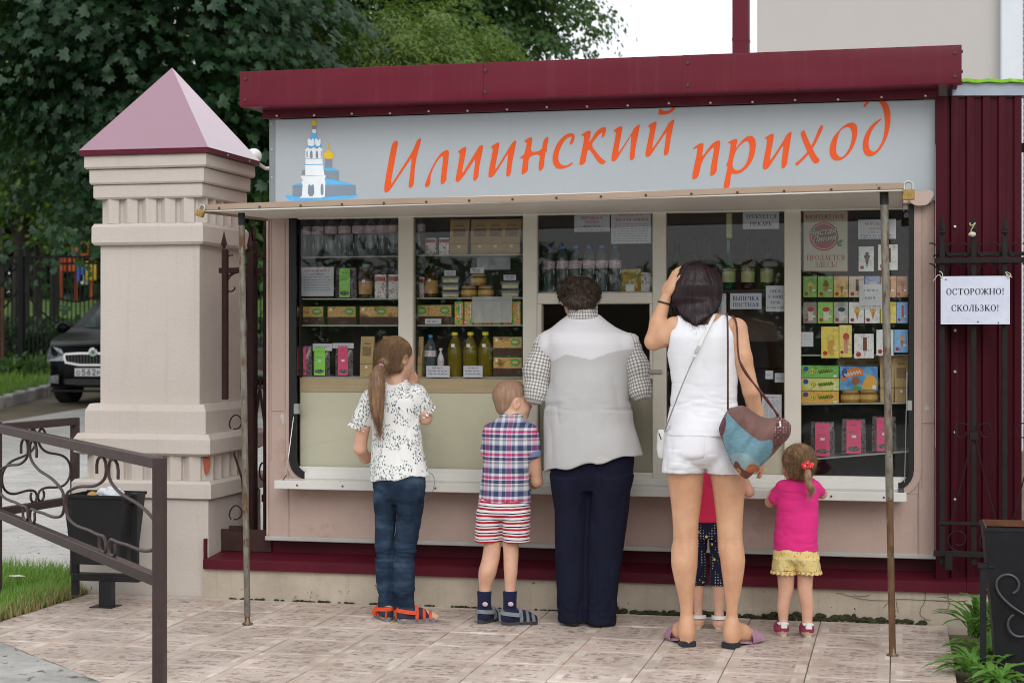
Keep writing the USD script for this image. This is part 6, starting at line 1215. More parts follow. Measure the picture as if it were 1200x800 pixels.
row('kraft_bag','bag',lambda o,c:kraft(o,c,sz(23.5),sz(42),0.07),[539.5,564,582,600.5],1,0,lambda i:f'{ORD[i]} of four brown kraft bags on the top shelf of the second bay','kraft bags on the top shelf',dy=0.07)
row('herb_packet','packet',lambda o,c:packet(o,c,sz(27),sz(37),0.045,m_herb,m_lgreen,.5,False),[405.5],0,1,'dark herb packet with long green label on the second left shelf',None)
row('herb_packet','packet',lambda o,c:packet(o,c,sz(34),sz(36),0.03,m_herb,m_lpink,.95,False),[371],0,1,'packet with pink edges behind the white notice on the second left shelf',None,dy=0.09)
def syrup(o,c):bottle(o,c,sz(16.5),sz(41),m_amber,m_gcap,mat('syrup_label',(0.42,0.25,0.08),(0.3,0.16,0.05),ns=50,rough=0.5),neck=.34,lz=(.12,.5),shoulder=.52,capr=.42);put('price_tag',box(c[0]-.008,c[0]+.008,c[1]-sz(8.25)-.002,c[1]-sz(8.25)-.0006,c[2]+sz(41)*.46,c[2]+sz(41)*.54),m_tag,o)
row('syrup_bottle', 'bottle', syrup, [428.5], 0, 1, 'amber syrup bottle with green cap on the second shelf of the leftmost bay', None)
row('syrup_bottle', 'bottle', syrup, [505.5], 1, 1, 'amber syrup bottle with green cap on the second shelf of the second bay', None)
row('fruit_carton','carton',lambda o,c:carton(o,c,sz(14),sz(29),0.06,m_fruit),[445.5,461.5],0,1,lambda i:['left','right'][i]+' one of two fruit cartons on the second shelf of the leftmost bay','fruit cartons')
row('fruit_carton','carton',lambda o,c:carton(o,c,sz(12.5),sz(25),0.06,m_fruit),[491],1,1,'fruit carton left of the syrup bottle on the second shelf of the second bay',None)
def stack(px, k, r, n, w, h, food, nm, lb, dy=0.03):
    for i in range(n):
        c=base(px, k, r, dy)+(0, 0, i*sz(h));o=thing(nm, f'{ORDN[i]} from bottom of {lb}', 'tub', c, None);tub(o, c, sz(w), sz(h)*.98, 0.09, food)
    return base(px, k, r, dy)+(0, 0, n*sz(h))
t=stack(527.5, 1, 1, 3, 23.5, 8.6, m_food, 'food_tub', 'a stack of three clear food tubs beside the syrup bottle');tt=t
t2=stack(597.5, 1, 1, 2, 24, 10, m_food, 'food_tub', 'a stack of two clear tubs on second shelf')
for i, (px, hz)in enumerate([(549.5, 15.5), (569.5, 15.5)]):
    c=base(px,1,1,0.07);o=thing('honey_jar',['left','right'][i]+' of two honey coloured jars on the second shelf of the second bay','jar',c);jar(o,c,sz(19.5),sz(14))
c=base(561,1,1,0.07)+(0,0,sz(14.2));o=thing('honey_jar','red-brown jar standing on top of two honey coloured jars','jar',c);jar(o,c,sz(19),sz(14))
for q,lb,w in((tt,'price card standing on the stack of three food tubs',14),(c+(0,-.03,sz(14.5)),'price card standing on the topmost jar',17),(t2,'price card standing on the stack of two food tubs',15)):
    o=thing('price_card',lb,'card',q);put('card_sheet',box(q[0]-sz(w)/2,q[0]+sz(w)/2,q[1]-.002,q[1]-.0008,q[2],q[2]+sz(6.5)),m_paper,o);scribble(o,q[0]-sz(w)*.35,q[0]+sz(w)*.35,q[2]+sz(3.6),sz(1.2),q[1]-.0021,'b',5);scribble(o,q[0]-sz(w)*.25,q[0]+sz(w)*.25,q[2]+sz(1.3),sz(1.2),q[1]-.0021,'r',6)
row('sweet_box','box',lambda o,c:flatbox(o,c,sz(36),sz(22.5),0.14,m_choc,m_boxg),[362.5,400.3,438,474-9],0,2,lambda i:f'{ORD[i]} of the brown sweet boxes along the third shelf of the leftmost bay','brown sweet boxes',dy=0.02)
row('sweet_box','box',lambda o,c:flatbox(o,c,sz(36),sz(24),0.14,m_choc,m_boxg),[483+2,512.3],1,2,lambda i:f'{ORD[i]} of two brown sweet boxes on the third shelf of the second bay','brown sweet boxes in the second bay',dy=0.02)
row('juice_carton','carton',lambda o,c:(put('carton_body',box(c[0]-sz(5.1),c[0]+sz(5.1),c[1],c[1]+.05,c[2],c[2]+sz(27.5),.002),m_juice,o),put('straw',box(c[0]+sz(2),c[0]+sz(2.8),c[1]-.002,c[1]-.0002,c[2]+sz(8),c[2]+sz(25)),m_tag,o)),[537.5,549,560.5,571.5,582.5,594,605],1,2,lambda i:f'{ORD[i]} of the green juice cartons on the third shelf of the second bay','green juice cartons',dy=0.03)
row('herb_packet','packet',lambda o,c:packet(o,c,sz(22),sz(37),0.05,m_herb,m_lpink,.55),[355.5,403.5],0,3,lambda i:['dark herb packet with pink label at the left end of the bottom left shelf','dark herb packet with pink label right of the green one on the bottom left shelf'][i],'pink label packets')
row('herb_packet','packet',lambda o,c:packet(o,c,sz(22),sz(36),0.05,m_herb,m_lgreen,.62),[376.5],0,3,'dark herb packet with light green label on the bottom left shelf',None)
row('kraft_bag','bag',lambda o,c:kraft(o,c,sz(17),sz(48),0.07),[431.5,457.5],0,3,lambda i:['tall brown kraft bag left of the girl on the bottom left shelf','tall brown kraft bag behind the head of the girl'][i],'tall kraft bags')
row('kraft_bag','bag',lambda o,c:kraft(o,c,sz(13),sz(48),0.07),[490.5],1,3,'narrow brown kraft bag at the left end of the bottom shelf in the second bay',None)
row('water_bottle','bottle',lambda o,c:bottle(o,c,sz(14.5),sz(50),m_clear,m_bluecap,m_lab,lz=(.48,.62),shoulder=.66),[504.5],1,3,'clear water bottle with blue cap on the bottom shelf of the second bay',None)
row('small_bottle','bottle',lambda o,c:bottle(o,c,sz(8),sz(34),mat('white_bottle',(0.45,0.48,0.48),rough=0.3),mat('white_cap',(0.6,0.6,0.6),rough=0.4),m_lab,lz=(.25,.55),shoulder=.6,capr=.5),[516.5],1,3,'small slim white bottle behind the left card on the bottom shelf',None,dy=0.02)
row('oil_bottle','bottle',lambda o,c:(bottle(o,c,sz(17.5),sz(53),m_oil,m_yellow,None,shoulder=.62,capr=.42,neck=.34),put('price_tag',box(c[0]-.009,c[0]+.009,c[1]-sz(8.8)-.002,c[1]-sz(8.8)-.0006,c[2]+sz(35),c[2]+sz(39)),m_tag,o)),[533,551.3,568.8],1,3,lambda i:f'{ORD[i]} of three sunflower oil bottles with yellow caps on the bottom shelf','oil bottles',dy=0.06)
for i in range(2):
    c=base(594.8,1,3,0.03)+(0,0,i*sz(24));o=thing('sweet_box',['lower','upper'][i]+' of two stacked brown sweet boxes at the right end of the bottom shelf','box',c);flatbox(o,c,sz(35),sz(23.4),0.14,m_choc,m_boxg)
# serving bay: mineral water row and a packet
zb3=Z_(697, 341.5, YS)+0.001
f0=None
for i, px in enumerate([643.5, 659.5, 674.6, 690.3, 705.4, 721.3]):
    Y=YS+0.06;c=np.array([X_(px, Y), Y, zb3]);lb=f'{ORD[i]} of six clear water bottles with blue caps above the serving hatch'
    if f0 is None:f0=thing('water_bottle',lb,'bottle',c,'blue capped water bottles');bottle(f0,c,sz(14.8),sz(54),m_clear,m_bluecap,m_lab,lz=(.50,.67),shoulder=.70)
    else:copy(f0, c, lb, rng.normal(0, 8), 'blue capped water bottles')
for i,(a,b,h,m,lb)in enumerate([(727,752,26,print_mat('snack_print',[(0.3,0.16,0.03),(0.45,0.28,0.05),(0.12,0.16,0.03),(0.5,0.42,0.2)],30),'golden brown snack packet right of the blue capped water bottles'),(751,764,22,m_fruit,'white and green packet at the right end above the serving hatch')]):
    Y=YS+0.06;c=np.array([X_((a+b)/2,Y),Y,zb3]);o=thing('snack_packet',lb,'packet',c);packet(o,c,sz(b-a),sz(h),0.05,m,None,tag=False);put('price_tag',box(c[0]-sz(5),c[0]+sz(5),c[1]-.034,c[1]-.032,c[2],c[2]+sz(8)),m_tag,o)
# fourth bay: sparkling bottles, bread
zb4=Z_(850, 339, YS)+0.002
for i,(px,g_,lb)in enumerate([(793,m_olive,'pale olive'),(814,m_olive,'dim olive'),(831,m_winer,'very dark'),(854,m_green,'bright green'),(876.5,m_winer,'dark red'),(899,m_olive,'black-green')]):
    Y=YS+0.12;c=np.array([X_(px, Y), Y, zb4]);o=thing('wine_bottle', f'{lb} sparkling bottle, {ORD[i]} of six on the brown board', 'bottle', c)
    bottle(o,c,sz(15.5),sz(59),g_,None,m_labg,neck=.40,lz=(.14,.36),shoulder=.42);put('foil',lathe([(sz(3.4),sz(59)*.72),(sz(3.5),sz(59)*.73),(sz(3.3),sz(59)*.98),(sz(2),sz(59))],12,c),g_ if i==3 else m_rub,o);put('neck_label',lathe([(sz(7.9),sz(59)*.375),(sz(7.9),sz(59)*.40)],12,c),m_labg,o)
rb=thing('hanging_strip','yellow-green beaded strip hanging at the top of the fourth bay above the bottles','strip',P(854.5,250,YS+0.05));put('strip',pbox(851,240,858,279,YS+0.05,YS+0.056,0.002),print_mat('strip_print',[(0.30,0.33,0.12),(0.42,0.45,0.22),(0.22,0.24,0.08)],120),rb)
m_bread=mat('bread_crust', (0.33, 0.17, 0.06), (0.20, 0.09, 0.03), ns=10, rough=0.6, bump=0.4, bs=40)
for i, px in enumerate([792, 888, 903]):
    Y=YS+0.07;c=np.array([X_(px,Y),Y,Z_(850,492,YS)+0.002]);o=solo('bread_loaf',rough(ball(c+(0,0,.035),(.05,.04,.034),3),.006,25,i),m_bread,['brown bread loaf at the left end of the lower board in the fourth bay','brown bread loaf beside the arm of the woman in white','brown bread loaf at the right end of the lower board in the fourth bay'][i],'bread',smooth=True)
for i, (a, b, y0, y1)in enumerate([(897, 906, 434, 444), (908, 920, 437, 448)]):
    notice(['small white card standing among the loaves','small white card at the right end above the loaves'][i],a,y0,b,y1,YS+0.02,[(None,.6,.1,'g',.7)])
# rightmost bay: pictures of ice cream in rows
IC={'cone':[(-.28,.1),(0,-.75),(.28,.1)],'cup':[(-.42,.2),(-.30,-.75),(.30,-.75),(.42,.2)],'bar':[(-.2,-.4),(.2,-.4),(.2,.7),(-.2,.7)]}
def card(lb, x0, y0, x1, y1, bgc, kind, c1, c2, Y=YN+0.01):
    a,b=P(x0,(y0+y1)/2,Y)[0],P(x1,(y0+y1)/2,Y)[0];m=(x0+x1)/2;z0,z1=P(m,y1,Y)[2],P(m,y0,Y)[2];cx,cz,w,h=(a+b)/2,(z0+z1)/2,(b-a)/2,(z1-z0)/2
    o=thing('ice_cream_card',lb,'picture card',(cx,Y,z0));bgm=print_mat('card_%02d%02d%02d'%tuple(int(q*99)for q in bgc),[bgc,tuple(min(1,q*1.25)for q in bgc),tuple(q*.7 for q in bgc)],22)
    put('card_sheet',box(a,b,Y,Y+.0012,z0,z1),bgm,o);e=affinity.translate(affinity.scale(sg.Polygon(IC[kind]),w,h,origin=(0,0)),cx+w*.1,cz)
    def blob(p,t,col,nm):put(nm,extrude(p,.0006,(0,Y-t,0),EX,EZ,-EY),mat('icing_%02d%02d%02d'%tuple(int(q*99)for q in col),col,tuple(q*.6 for q in col),ns=90,rough=.4),o)
    blob(e, .0001, c1, 'picture_base')
    if kind=='cone':top=unary_union([sg.Point(cx+w*.1+dx_*w,cz+h*(.1+dz)).buffer(w*.24)for dx_,dz in((-.18,.08),(.16,.08),(0,.32))])
    elif kind=='cup':top=affinity.translate(affinity.scale(sg.Point(0, 0).buffer(1, quad_segs=5), w*.5, h*.22), cx+w*.1, cz+h*.3)
    else:top=sg.box(cx+w*.05, cz-h*.8, cx+w*.15, cz-h*.4)
    blob(top, .0008, c2, 'picture_top')
    blob(affinity.translate(sg.Point(0, 0).buffer(w*.26, quad_segs=5), cx-w*.55, cz-h*.68), .0015, (.35, .03, .03), 'picture_logo')
    if x1-x0>9:blob(sg.box(cx+w*.35, cz-h*.45, cx+w*.8, cz-h*.25), .0015, (.6, .6, .55), 'price_tag')
xs7=[(941.4, 957), (958.4, 976), (977, 994), (995, 1012.4), (1013.4, 1031), (1032, 1050), (1050.6, 1063.6)]
r1=[((.13,.25,.05),'cone',(.36,.18,.03),(.55,.40,.08)),((.15,.28,.06),'cone',(.36,.18,.03),(.16,.10,.03)),((.36,.24,.07),'cone',(.3,.14,.03),(.5,.36,.18)),((.34,.30,.24),'bar',(.1,.04,.02),(.4,.3,.15)),((.16,.2,.34),'cup',(.5,.5,.5),(.5,.42,.36)),((.34,.20,.10),'bar',(.16,.06,.03),(.4,.3,.15)),((.27,.13,.06),'cone',(.3,.14,.03),(.2,.1,.05))]
r2=[((.15,.14,.12),'cup',(.5,.46,.42),(.35,.04,.05)),((.17,.33,.06),'cup',(.52,.52,.48),(.4,.04,.04)),((.25,.25,.23),'cup',(.5,.5,.5),(.05,.05,.08)),((.5,.5,.47),'cone',(.4,.2,.04),(.55,.33,.06)),((.48,.5,.54),'cone',(.4,.2,.04),(.55,.30,.06)),((.5,.38,.06),'cone',(.5,.25,.04),(.6,.4,.08)),((.14,.25,.42),'bar',(.4,.06,.12),(.5,.4,.2))]
for R_, (yy0, yy1), nm in((r1, (323.6, 348.2), 'upper'), (r2, (354, 378.6), 'lower')):
    for i, ((a, b), q)in enumerate(zip(xs7, R_)):card(f'{ORD[i]} ice cream card in the {nm} row of seven in rightmost bay', a, yy0, b, yy1, *q)
card('picture card with blue sky and brown ice cream under white notice, rightmost bay',1006.3,288.8,1024,318,(.42,.44,.42),'cone',(.07,.04,.03),(.1,.04,.03));card('picture card with dark chocolate bar behind the right pole',1029,286.5,1052,316.4,(.45,.45,.42),'bar',(.06,.05,.05),(.4,.3,.15))
card('yellow picture card at the left of the third row in the rightmost bay',962.4,382.5,983,419.5,(.52,.36,.06),'cup',(.5,.3,.04),(.55,.45,.12));card('yellow and pink picture card second in the third row in the rightmost bay',983.5,381,998.2,418.5,(.48,.38,.10),'cup',(.5,.25,.18),(.4,.06,.05))
card('white picture card with chocolate bar in the third row of the rightmost bay',1001,391,1024,419.6,(.46,.46,.44),'bar',(.16,.06,.03),(.35,.38,.42));card('white and red picture card in the third row behind the pole',1027,386,1047,416.6,(.45,.47,.48),'bar',(.05,.04,.04),(.4,.05,.05));card('blue picture card at the right end of the third row',1048,386,1064,413,(.12,.26,.46),'cone',(.32,.15,.05),(.45,.3,.18))
# boxes, jars, packets in the rightmost bay
def fruit_box(lb, px0, y0, px1, y1, cols, word, dy):
    Y=YS+dy;a, b=X_(px0, Y), X_(px1, Y);m=(px0+px1)/2;z0, z1=Z_(m, y1, Y), Z_(m, y0, Y)
    o=thing('fruit_box',lb,'box',((a+b)/2,Y,z0));put('box_body',box(a,b,Y,Y+.12,z0,z1,.002),print_mat('fbox_'+word+str(int(y0)),cols,26),o)
    h=(z1-z0)*.36
    if word:t=meshkit.text_mesh('Ф', 1.0, .01, bold=True);v=np.asarray(t.vertices);w=v[:, 0].max()
    for dx_, mm_, dyy in((.0025, mat('ink_darkgreen', (0.02, 0.09, 0.02), rough=.4), .0008), (0, mat('ink_yellow', (0.55, 0.52, 0.08), rough=.4), .0016)):
        if not word:break
        q=np.stack([a+(b-a)*.24+dx_+v[:,0]/w*h*1.1,Y-dyy-v[:,2]*.02,z0+(z1-z0)*.30-dx_*.6+v[:,1]*h*1.15],1);put('brand_letter',(q,np.asarray(t.faces)),mm_,o)
        s=np.linspace(0,1,60);q=np.stack([a+(b-a)*(.44+.38*s)+dx_,np.full(60,Y-dyy),z0+(z1-z0)*(.50+.14*s)-dx_*.6+h*.28*np.sin(s*38)],1);put('brand_scrawl',tube(q,.0022+(.0014 if dx_ else 0),5),mm_,o)
    if not word:
        X=lambda u:a+(b-a)*u;Zz=lambda t:z0+(z1-z0)*t;fl=lambda pts,m,nm,y:put(nm,extrude(chaikin([(X(u),Zz(t))for u,t in pts],2),.0006,(0,Y-y,0),EX,EZ,-EY),m,o);om=mat('banner_orange',(0.55,0.16,0.02),rough=.4)
        fl([(.03,.35),(.08,.75),(.35,.95),(.62,.92),(.64,.62),(.45,.62),(.25,.55),(.12,.38)],om,'banner',.0003);fl([(.55,.05),(.62,.35),(.72,.62),(.85,.66),(.96,.5),(.99,.05)],mat('mound_orange',(0.60,0.33,0.06),(0.52,0.24,0.04),ns=60,rough=.4),'mound',.0003);fl([(.3,.3),(.36,.55),(.5,.6),(.52,.3),(.42,.2)],mat('picture_brown',(0.25,0.09,0.03),rough=.4),'picture',.001);fl([(.3,.02),(.36,.2),(.55,.2),(.6,.02)],mat('picture_green',(0.08,0.25,0.05),rough=.4),'picture',.001)
        s=np.linspace(0,1,60);put('brand_scrawl',tube(np.stack([X(.12+.44*s),np.full(60,Y-.0012),Zz(.62+.16*s+.07*np.sin(s*36))],1),.0022,5),INK['w'],o)
    put('brand_badge',extrude(affinity.translate(affinity.scale(sg.Point(0,0).buffer(1,quad_segs=4),(b-a)*.07,(z1-z0)*.2),a+(b-a)*.13,z0+(z1-z0)*.72),.0008,(0,Y-.0002,0),EX,EZ,-EY),mat('badge_blue',(0.04,0.07,0.25),rough=.4),o);put('price_tag',box(b-(b-a)*.14,b-(b-a)*.05,Y-.0014,Y-.0002,z0+(z1-z0)*.06,z0+(z1-z0)*.22),m_tag,o)
fruit_box('green fruit sweets box, topmost of the stack of three in the rightmost bay',938.5,428,983,442.4,[(.10,.32,.05),(.15,.38,.08),(.06,.22,.04)],'print',.04)
fruit_box('yellow fruit sweets box in the middle of the stack of three in the rightmost bay',938.5,443,983.5,457.6,[(.45,.46,.12),(.5,.5,.2),(.30,.38,.06)],'print',.038)
fruit_box('orange fruit sweets box, lowest of the stack of three in the rightmost bay',938.5,458.2,983,472.6,[(.52,.25,.03),(.56,.32,.06),(.45,.16,.03)],'print',.042)
for i, px in enumerate([996.5, 1017.5]):
    c=base(px,4,1,.05);o=thing('puree_jar',['left','right'][i]+' of two squat jars under the big blue box in the rightmost bay','jar',c);jar(o,c,sz(21),sz(14.5))
fruit_box('big blue and orange sweets box lying on two jars in the rightmost bay',984,429,1028.6,457.4,[(.04,.12,.36),(.07,.22,.45),(.14,.34,.5)],'',.03)
row('kraft_bag','bag',lambda o,c:kraft(o,c,sz(16),sz(52),.06),[1039.5,1056],4,1,lambda i:['tall brown kraft bag behind the right pole','tall brown kraft bag at the right end of the rightmost bay'][i],'kraft bags in the rightmost bay',dy=.06)
row('kraft_bag','bag',lambda o,c:kraft(o,c,sz(28),sz(54),.05),[997,1022],4,1,lambda i:['left','right'][i]+' of two kraft bags standing behind the big blue box','kraft bags behind the blue box',dy=.16)
row('herb_packet','packet',lambda o,c:packet(o,c,sz(27),sz(40),.05,m_herb,m_lpink,.6),[964,1000.5,1036],4,2,lambda i:f'{ORD[i]} of three pink label packets on lowest shelf of rightmost bay','pink label packets in the rightmost bay')
GAIN[0]=1.0
# ================================================================== people: one continuous skin per body, clothes over it
def surface_nets(vol, org, h):
    s=vol<0
    c=[s[i:s.shape[0]-1+i, j:s.shape[1]-1+j, k:s.shape[2]-1+k]for i in(0, 1)for j in(0, 1)for k in(0, 1)]
    cnt=sum(x.astype(np.int8)for x in c);act=(cnt>0)&(cnt<8);idx=np.argwhere(act)
    num=np.full(act.shape, -1, np.int64);num[act]=np.arange(len(idx))
    acc, w=np.zeros((len(idx), 3)), np.zeros(len(idx))
    cor=[np.array(q)for q in np.ndindex(2, 2, 2)];val=[vol[tuple((idx+q).T)]for q in cor]
    for a in range(8):
        for b in range(a+1, 8):
            if abs(cor[a]-cor[b]).sum()!=1:continue
            va, vb=val[a], val[b];m=(va<0)!=(vb<0);t=np.where(m, va/np.where(m, va-vb, 1), 0)
            acc+=np.where(m[:, None], cor[a]+t[:, None]*(cor[b]-cor[a]), 0);w+=m
    v=org+(idx+acc/w[:, None])*h;f=[]
    for ax in range(3):
        u, z=[(1, 2), (2, 0), (0, 1)][ax]
        sl=[slice(None)]*3;sl[ax]=slice(0, -1);a=s[tuple(sl)];sl[ax]=slice(1, None);b=s[tuple(sl)]
        e=np.argwhere(a!=b);ok=(e[:, u]>0)&(e[:, z]>0)&(e[:, u]<s.shape[u]-1)&(e[:, z]<s.shape[z]-1);e=e[ok]
        inside=a[tuple(e.T)];du, dz=np.eye(3, dtype=int)[u], np.eye(3, dtype=int)[z]
        q=[num[tuple((e-x).T)]for x in(du*0, du, du+dz, dz)]
        q=np.stack(q, 1);q[inside]=q[inside][:, ::-1];q=q[:, ::-1]
        f+=[q[:, [0, 1, 2]], q[:, [0, 2, 3]]]
    f=np.vstack(f)
    return v, f[(f>=0).all(1)][:, ::-1]
def smin(a, b, k):
    if k<=0:return np.minimum(a, b)
    h=np.maximum(k-np.abs(a-b), 0)/k;return np.minimum(a, b)-h*h*k*0.25
class Shape:
    """rounded solids joined smoothly; every solid is (bounds, distance)"""
    def __init__(s, k=0.02):s.items, s.k, s.cuts=[], k, []
    def add(s, lo, hi, fn, k=None, sub=False):s.items.append((np.array(lo, float), np.array(hi, float), fn, s.k if k is None else k, sub));return s
    def cone(s, a, b, ra, rb, k=None, sub=False):
        a, b=np.asarray(a, float), np.asarray(b, float);ba=b-a;L=max(ba@ba, 1e-12);r=max(ra, rb)
        def fn(x, y, z):
            px, py, pz=x-a[0], y-a[1], z-a[2];t=np.clip((px*ba[0]+py*ba[1]+pz*ba[2])/L, 0, 1)
            return np.sqrt((px-t*ba[0])**2+(py-t*ba[1])**2+(pz-t*ba[2])**2)-(ra+(rb-ra)*t)
        return s.add(np.minimum(a, b)-r, np.maximum(a, b)+r, fn, k, sub)
    def limb(s, pts, rs, k=None):
        for i in range(len(pts)-1):s.cone(pts[i], pts[i+1], rs[i], rs[i+1], k)
        return s
    def ell(s, c, r, R=None, k=None, sub=False):
        c, r=np.asarray(c, float), np.asarray(r, float);R=np.eye(3)if R is None else np.asarray(R);m=r.max()
        def fn(x, y, z):
            px, py, pz=x-c[0], y-c[1], z-c[2]
            u=[R[0, i]*px+R[1, i]*py+R[2, i]*pz for i in range(3)]
            k0=np.sqrt(sum((u[i]/r[i])**2 for i in range(3)));k1=np.sqrt(sum((u[i]/r[i]**2)**2 for i in range(3)))
            return k0*(k0-1)/np.maximum(k1, 1e-9)
        return s.add(c-m, c+m, fn, k, sub)
    def loft(s, rows, k=None, p=2.0):
        """rows of (z, cx, cy, rx, ry), any order: stacked rounded outlines"""
        from scipy.interpolate import PchipInterpolator
        rows=np.array(sorted(rows), float);z0, z1=rows[0, 0], rows[-1, 0];f=PchipInterpolator(rows[:, 0], rows[:, 1:])
        def fn(x, y, z):
            zz=np.clip(z[:1, :1, :]if z.ndim==3 else z, z0, z1);q=f(zz);cx, cy, a, b=(q[..., i]for i in range(4))
            d=(np.abs((x-cx)/a)**p+np.abs((y-cy)/b)**p)**(1/p)
            return np.maximum((d-1)*np.minimum(a, b), np.maximum(z0-z, z-z1))
        m=rows[:, 3:].max(0);lo, hi=rows[:, 1:3].min(0)-m, rows[:, 1:3].max(0)+m
        return s.add((*lo, z0), (*hi, z1), fn, k)
    def cut(s, pt, n):s.cuts.append((np.asarray(pt, float), np.asarray(n, float)/np.linalg.norm(n)));return s
    def bounds(s):return np.min([i[0]for i in s.items if not i[4]], 0), np.max([i[1]for i in s.items if not i[4]], 0)
    def field(s, ax, h):
        n=np.array([len(q)for q in ax]);lo=np.array([q[0]for q in ax]);vol=np.full(n, 0.3, np.float32)
        for a, b, fn, k, sub in s.items:
            pad=k+2.5*h
            i0=np.clip(np.floor((a-pad-lo)/h).astype(int), 0, n-1);i1=np.clip(np.ceil((b+pad-lo)/h).astype(int)+1, 1, n)
            if(i1<=i0).any():continue
            sl=tuple(slice(p, q)for p, q in zip(i0, i1));x, y, z=np.meshgrid(*(ax[i][sl[i]]for i in range(3)), indexing='ij')
            d=fn(x, y, z).astype(np.float32);v=vol[sl]
            vol[sl]=-smin(-v, d, k)if sub else smin(v, d, k)
        return vol
    def mesh(s, h, worn=(), bare=()):
        """worn: (garments, lowest, highest) that the body keeps clear of; bare: (a, b, r) stretches of limb outside them"""
        lo,hi=s.bounds();lo,hi=lo-3*h,hi+3*h;n=np.ceil((hi-lo)/h).astype(int)+1;ax=[lo[i]+np.arange(n[i])*h for i in range(3)];vol=s.field(ax,h)
        for shapes, z0, z1 in worn:
            bl,bh=(np.array(q)for q in zip(*(g.bounds()for g in shapes)));a,b=bl.min(0)-.04,bh.max(0)+.04;a[2],b[2]=max(a[2],z0),min(b[2],z1)
            i0=np.clip(np.ceil((a-lo)/h).astype(int),0,n-1);i1=np.clip(np.floor((b-lo)/h).astype(int)+1,1,n);sl=tuple(slice(p,q)for p,q in zip(i0,i1));sx=[ax[i][sl[i]]for i in range(3)]
            fd=np.min([g.field(sx, h)for g in shapes], 0);x, y, z=np.meshgrid(*sx, indexing='ij');free=np.zeros(fd.shape, bool)
            for p, q, r in bare:
                ba=q-p;t=np.clip(((x-p[0])*ba[0]+(y-p[1])*ba[1]+(z-p[2])*ba[2])/max(ba@ba,1e-9),0,1);free|=(x-p[0]-t*ba[0])**2+(y-p[1]-t*ba[1])**2+(z-p[2]-t*ba[2])**2<r*r
            vol[sl]=np.where((fd<.04)&~free, np.maximum(vol[sl], fd+.017), vol[sl])
        if s.cuts:
            x, y, z=np.meshgrid(*ax, indexing='ij')
            for p, nn in s.cuts:vol=np.maximum(vol, ((x-p[0])*nn[0]+(y-p[1])*nn[1]+(z-p[2])*nn[2]).astype(np.float32))
        return surface_nets(vol, lo, h)
def normals(v, f):
    n=np.zeros_like(v);fn=np.cross(v[f[:, 1]]-v[f[:, 0]], v[f[:, 2]]-v[f[:, 0]])
    for i in range(3):np.add.at(n, f[:, i], fn)
    return n/np.maximum(np.linalg.norm(n, axis=1, keepdims=True), 1e-12)
def folds(m, amp, sc, seed=0, ridge=True, mask=None):
    """wrinkles: displaced along the normals; sc = how quickly they change along x, y, z"""
    v, f=m;q=v*np.asarray(sc, float);w=meshkit.fbm(q+seed*7.3, 3, seed)
    d=np.clip(1-np.abs(w-0.5)*7, 0, 1)**1.5*1.3+(w-0.5)*.8-.2 if ridge else(w-0.5)*2
    if mask is not None:d=d*mask(v)
    return v+normals(v, f)*(amp*d)[:, None], f
def relax(m, n=3, lam=0.5):
    v, f=m;N=len(v);e=np.vstack([f[:, [0, 1]], f[:, [1, 2]], f[:, [2, 0]]]);import scipy.sparse as sp
    A=sp.coo_matrix((np.ones(len(e)*2),(np.r_[e[:,0],e[:,1]],np.r_[e[:,1],e[:,0]])),(N,N)).tocsr();A.data[:]=1;deg=np.maximum(np.asarray(A.sum(1)),1)
    for k in range(n):
        for l in(lam, -lam*1.04):v=v+l*((A@v)/deg-v)
    return v, f
class Pose:
    """joints given by where they show in the photograph, and by how far they stand out from the figure's own plane"""
    def __init__(s, Y, px):s.Y, s.s=Y, scale(Y, px)
    def __call__(s, px, py, dy=0.0):return P(px, py, s.Y+dy)
    def r(s, q):return q*s.s
    def rows(s, data, dy=0.0, depth=0.7, grow=0.0):
        """(y, left x, right x[, depth ratio[, dy]]) -> loft rows"""
        out=[]
        for d in data:
            y, a, b=d[:3];k=d[3]if len(d)>3 else depth;e=dy+(d[4]if len(d)>4 else 0)
            c=s((a+b)/2, y, e);w=(b-a)/2*s.s+grow;out.append((c[2], c[0], c[1], w, max(0.012, (b-a)/2*s.s*k+grow)))
        return out
def head(B, c, fwd, up, H, w=1.0, face=True):
    """skull, jaw, nose, lips, ears; returns the frame (columns: right, forward, up)"""
    c=np.asarray(c,float);fwd=np.asarray(fwd,float)/np.linalg.norm(fwd);up=np.asarray(up,float);up=up-fwd*(up@fwd);up/=np.linalg.norm(up);rt=np.cross(fwd,up);R=np.stack([rt,fwd,up],1)
    L=lambda x, y, z:c+R@(np.array([x, y, z])*H)
    B.ell(L(0, -.04, .12), np.array([.335*w, .41, .37])*H, R, .01);B.ell(L(0, .12, -.14), np.array([.27*w, .27, .34])*H, R, .04)
    B.ell(L(0, .22, -.40), np.array([.11, .10, .09])*H, R, .05)
    B.cone(L(0, .36, .0), L(0, .44, -.12), .022*H, .045*H, .03);B.ell(L(0, .33, .06), np.array([.22, .06, .045])*H, R, .03)
    B.ell(L(0, .355, -.245), np.array([.10, .045, .028])*H, R, .012);B.ell(L(0, .35, -.295), np.array([.085, .045, .03])*H, R, .012)
    for s_ in(-1, 1):
        B.ell(L(s_*.335*w,-.02,-.06),np.array([.035,.085,.13])*H,R@rz(-s_*.35),.012);B.ell(L(s_*.365*w,.01,-.05),np.array([.03,.045,.075])*H,R,.004,True)
        B.ell(L(s_*.14, .40, .01), np.array([.07, .06, .045])*H, R, .02, True);B.ell(L(s_*.19, .26, -.13), np.array([.09, .09, .09])*H, R, .04)
    return R, L
m_eyew=mat('eye_white', (0.72, 0.70, 0.67), rough=0.2);m_iris=mat('eye_iris', (0.06, 0.04, 0.03), rough=0.15)
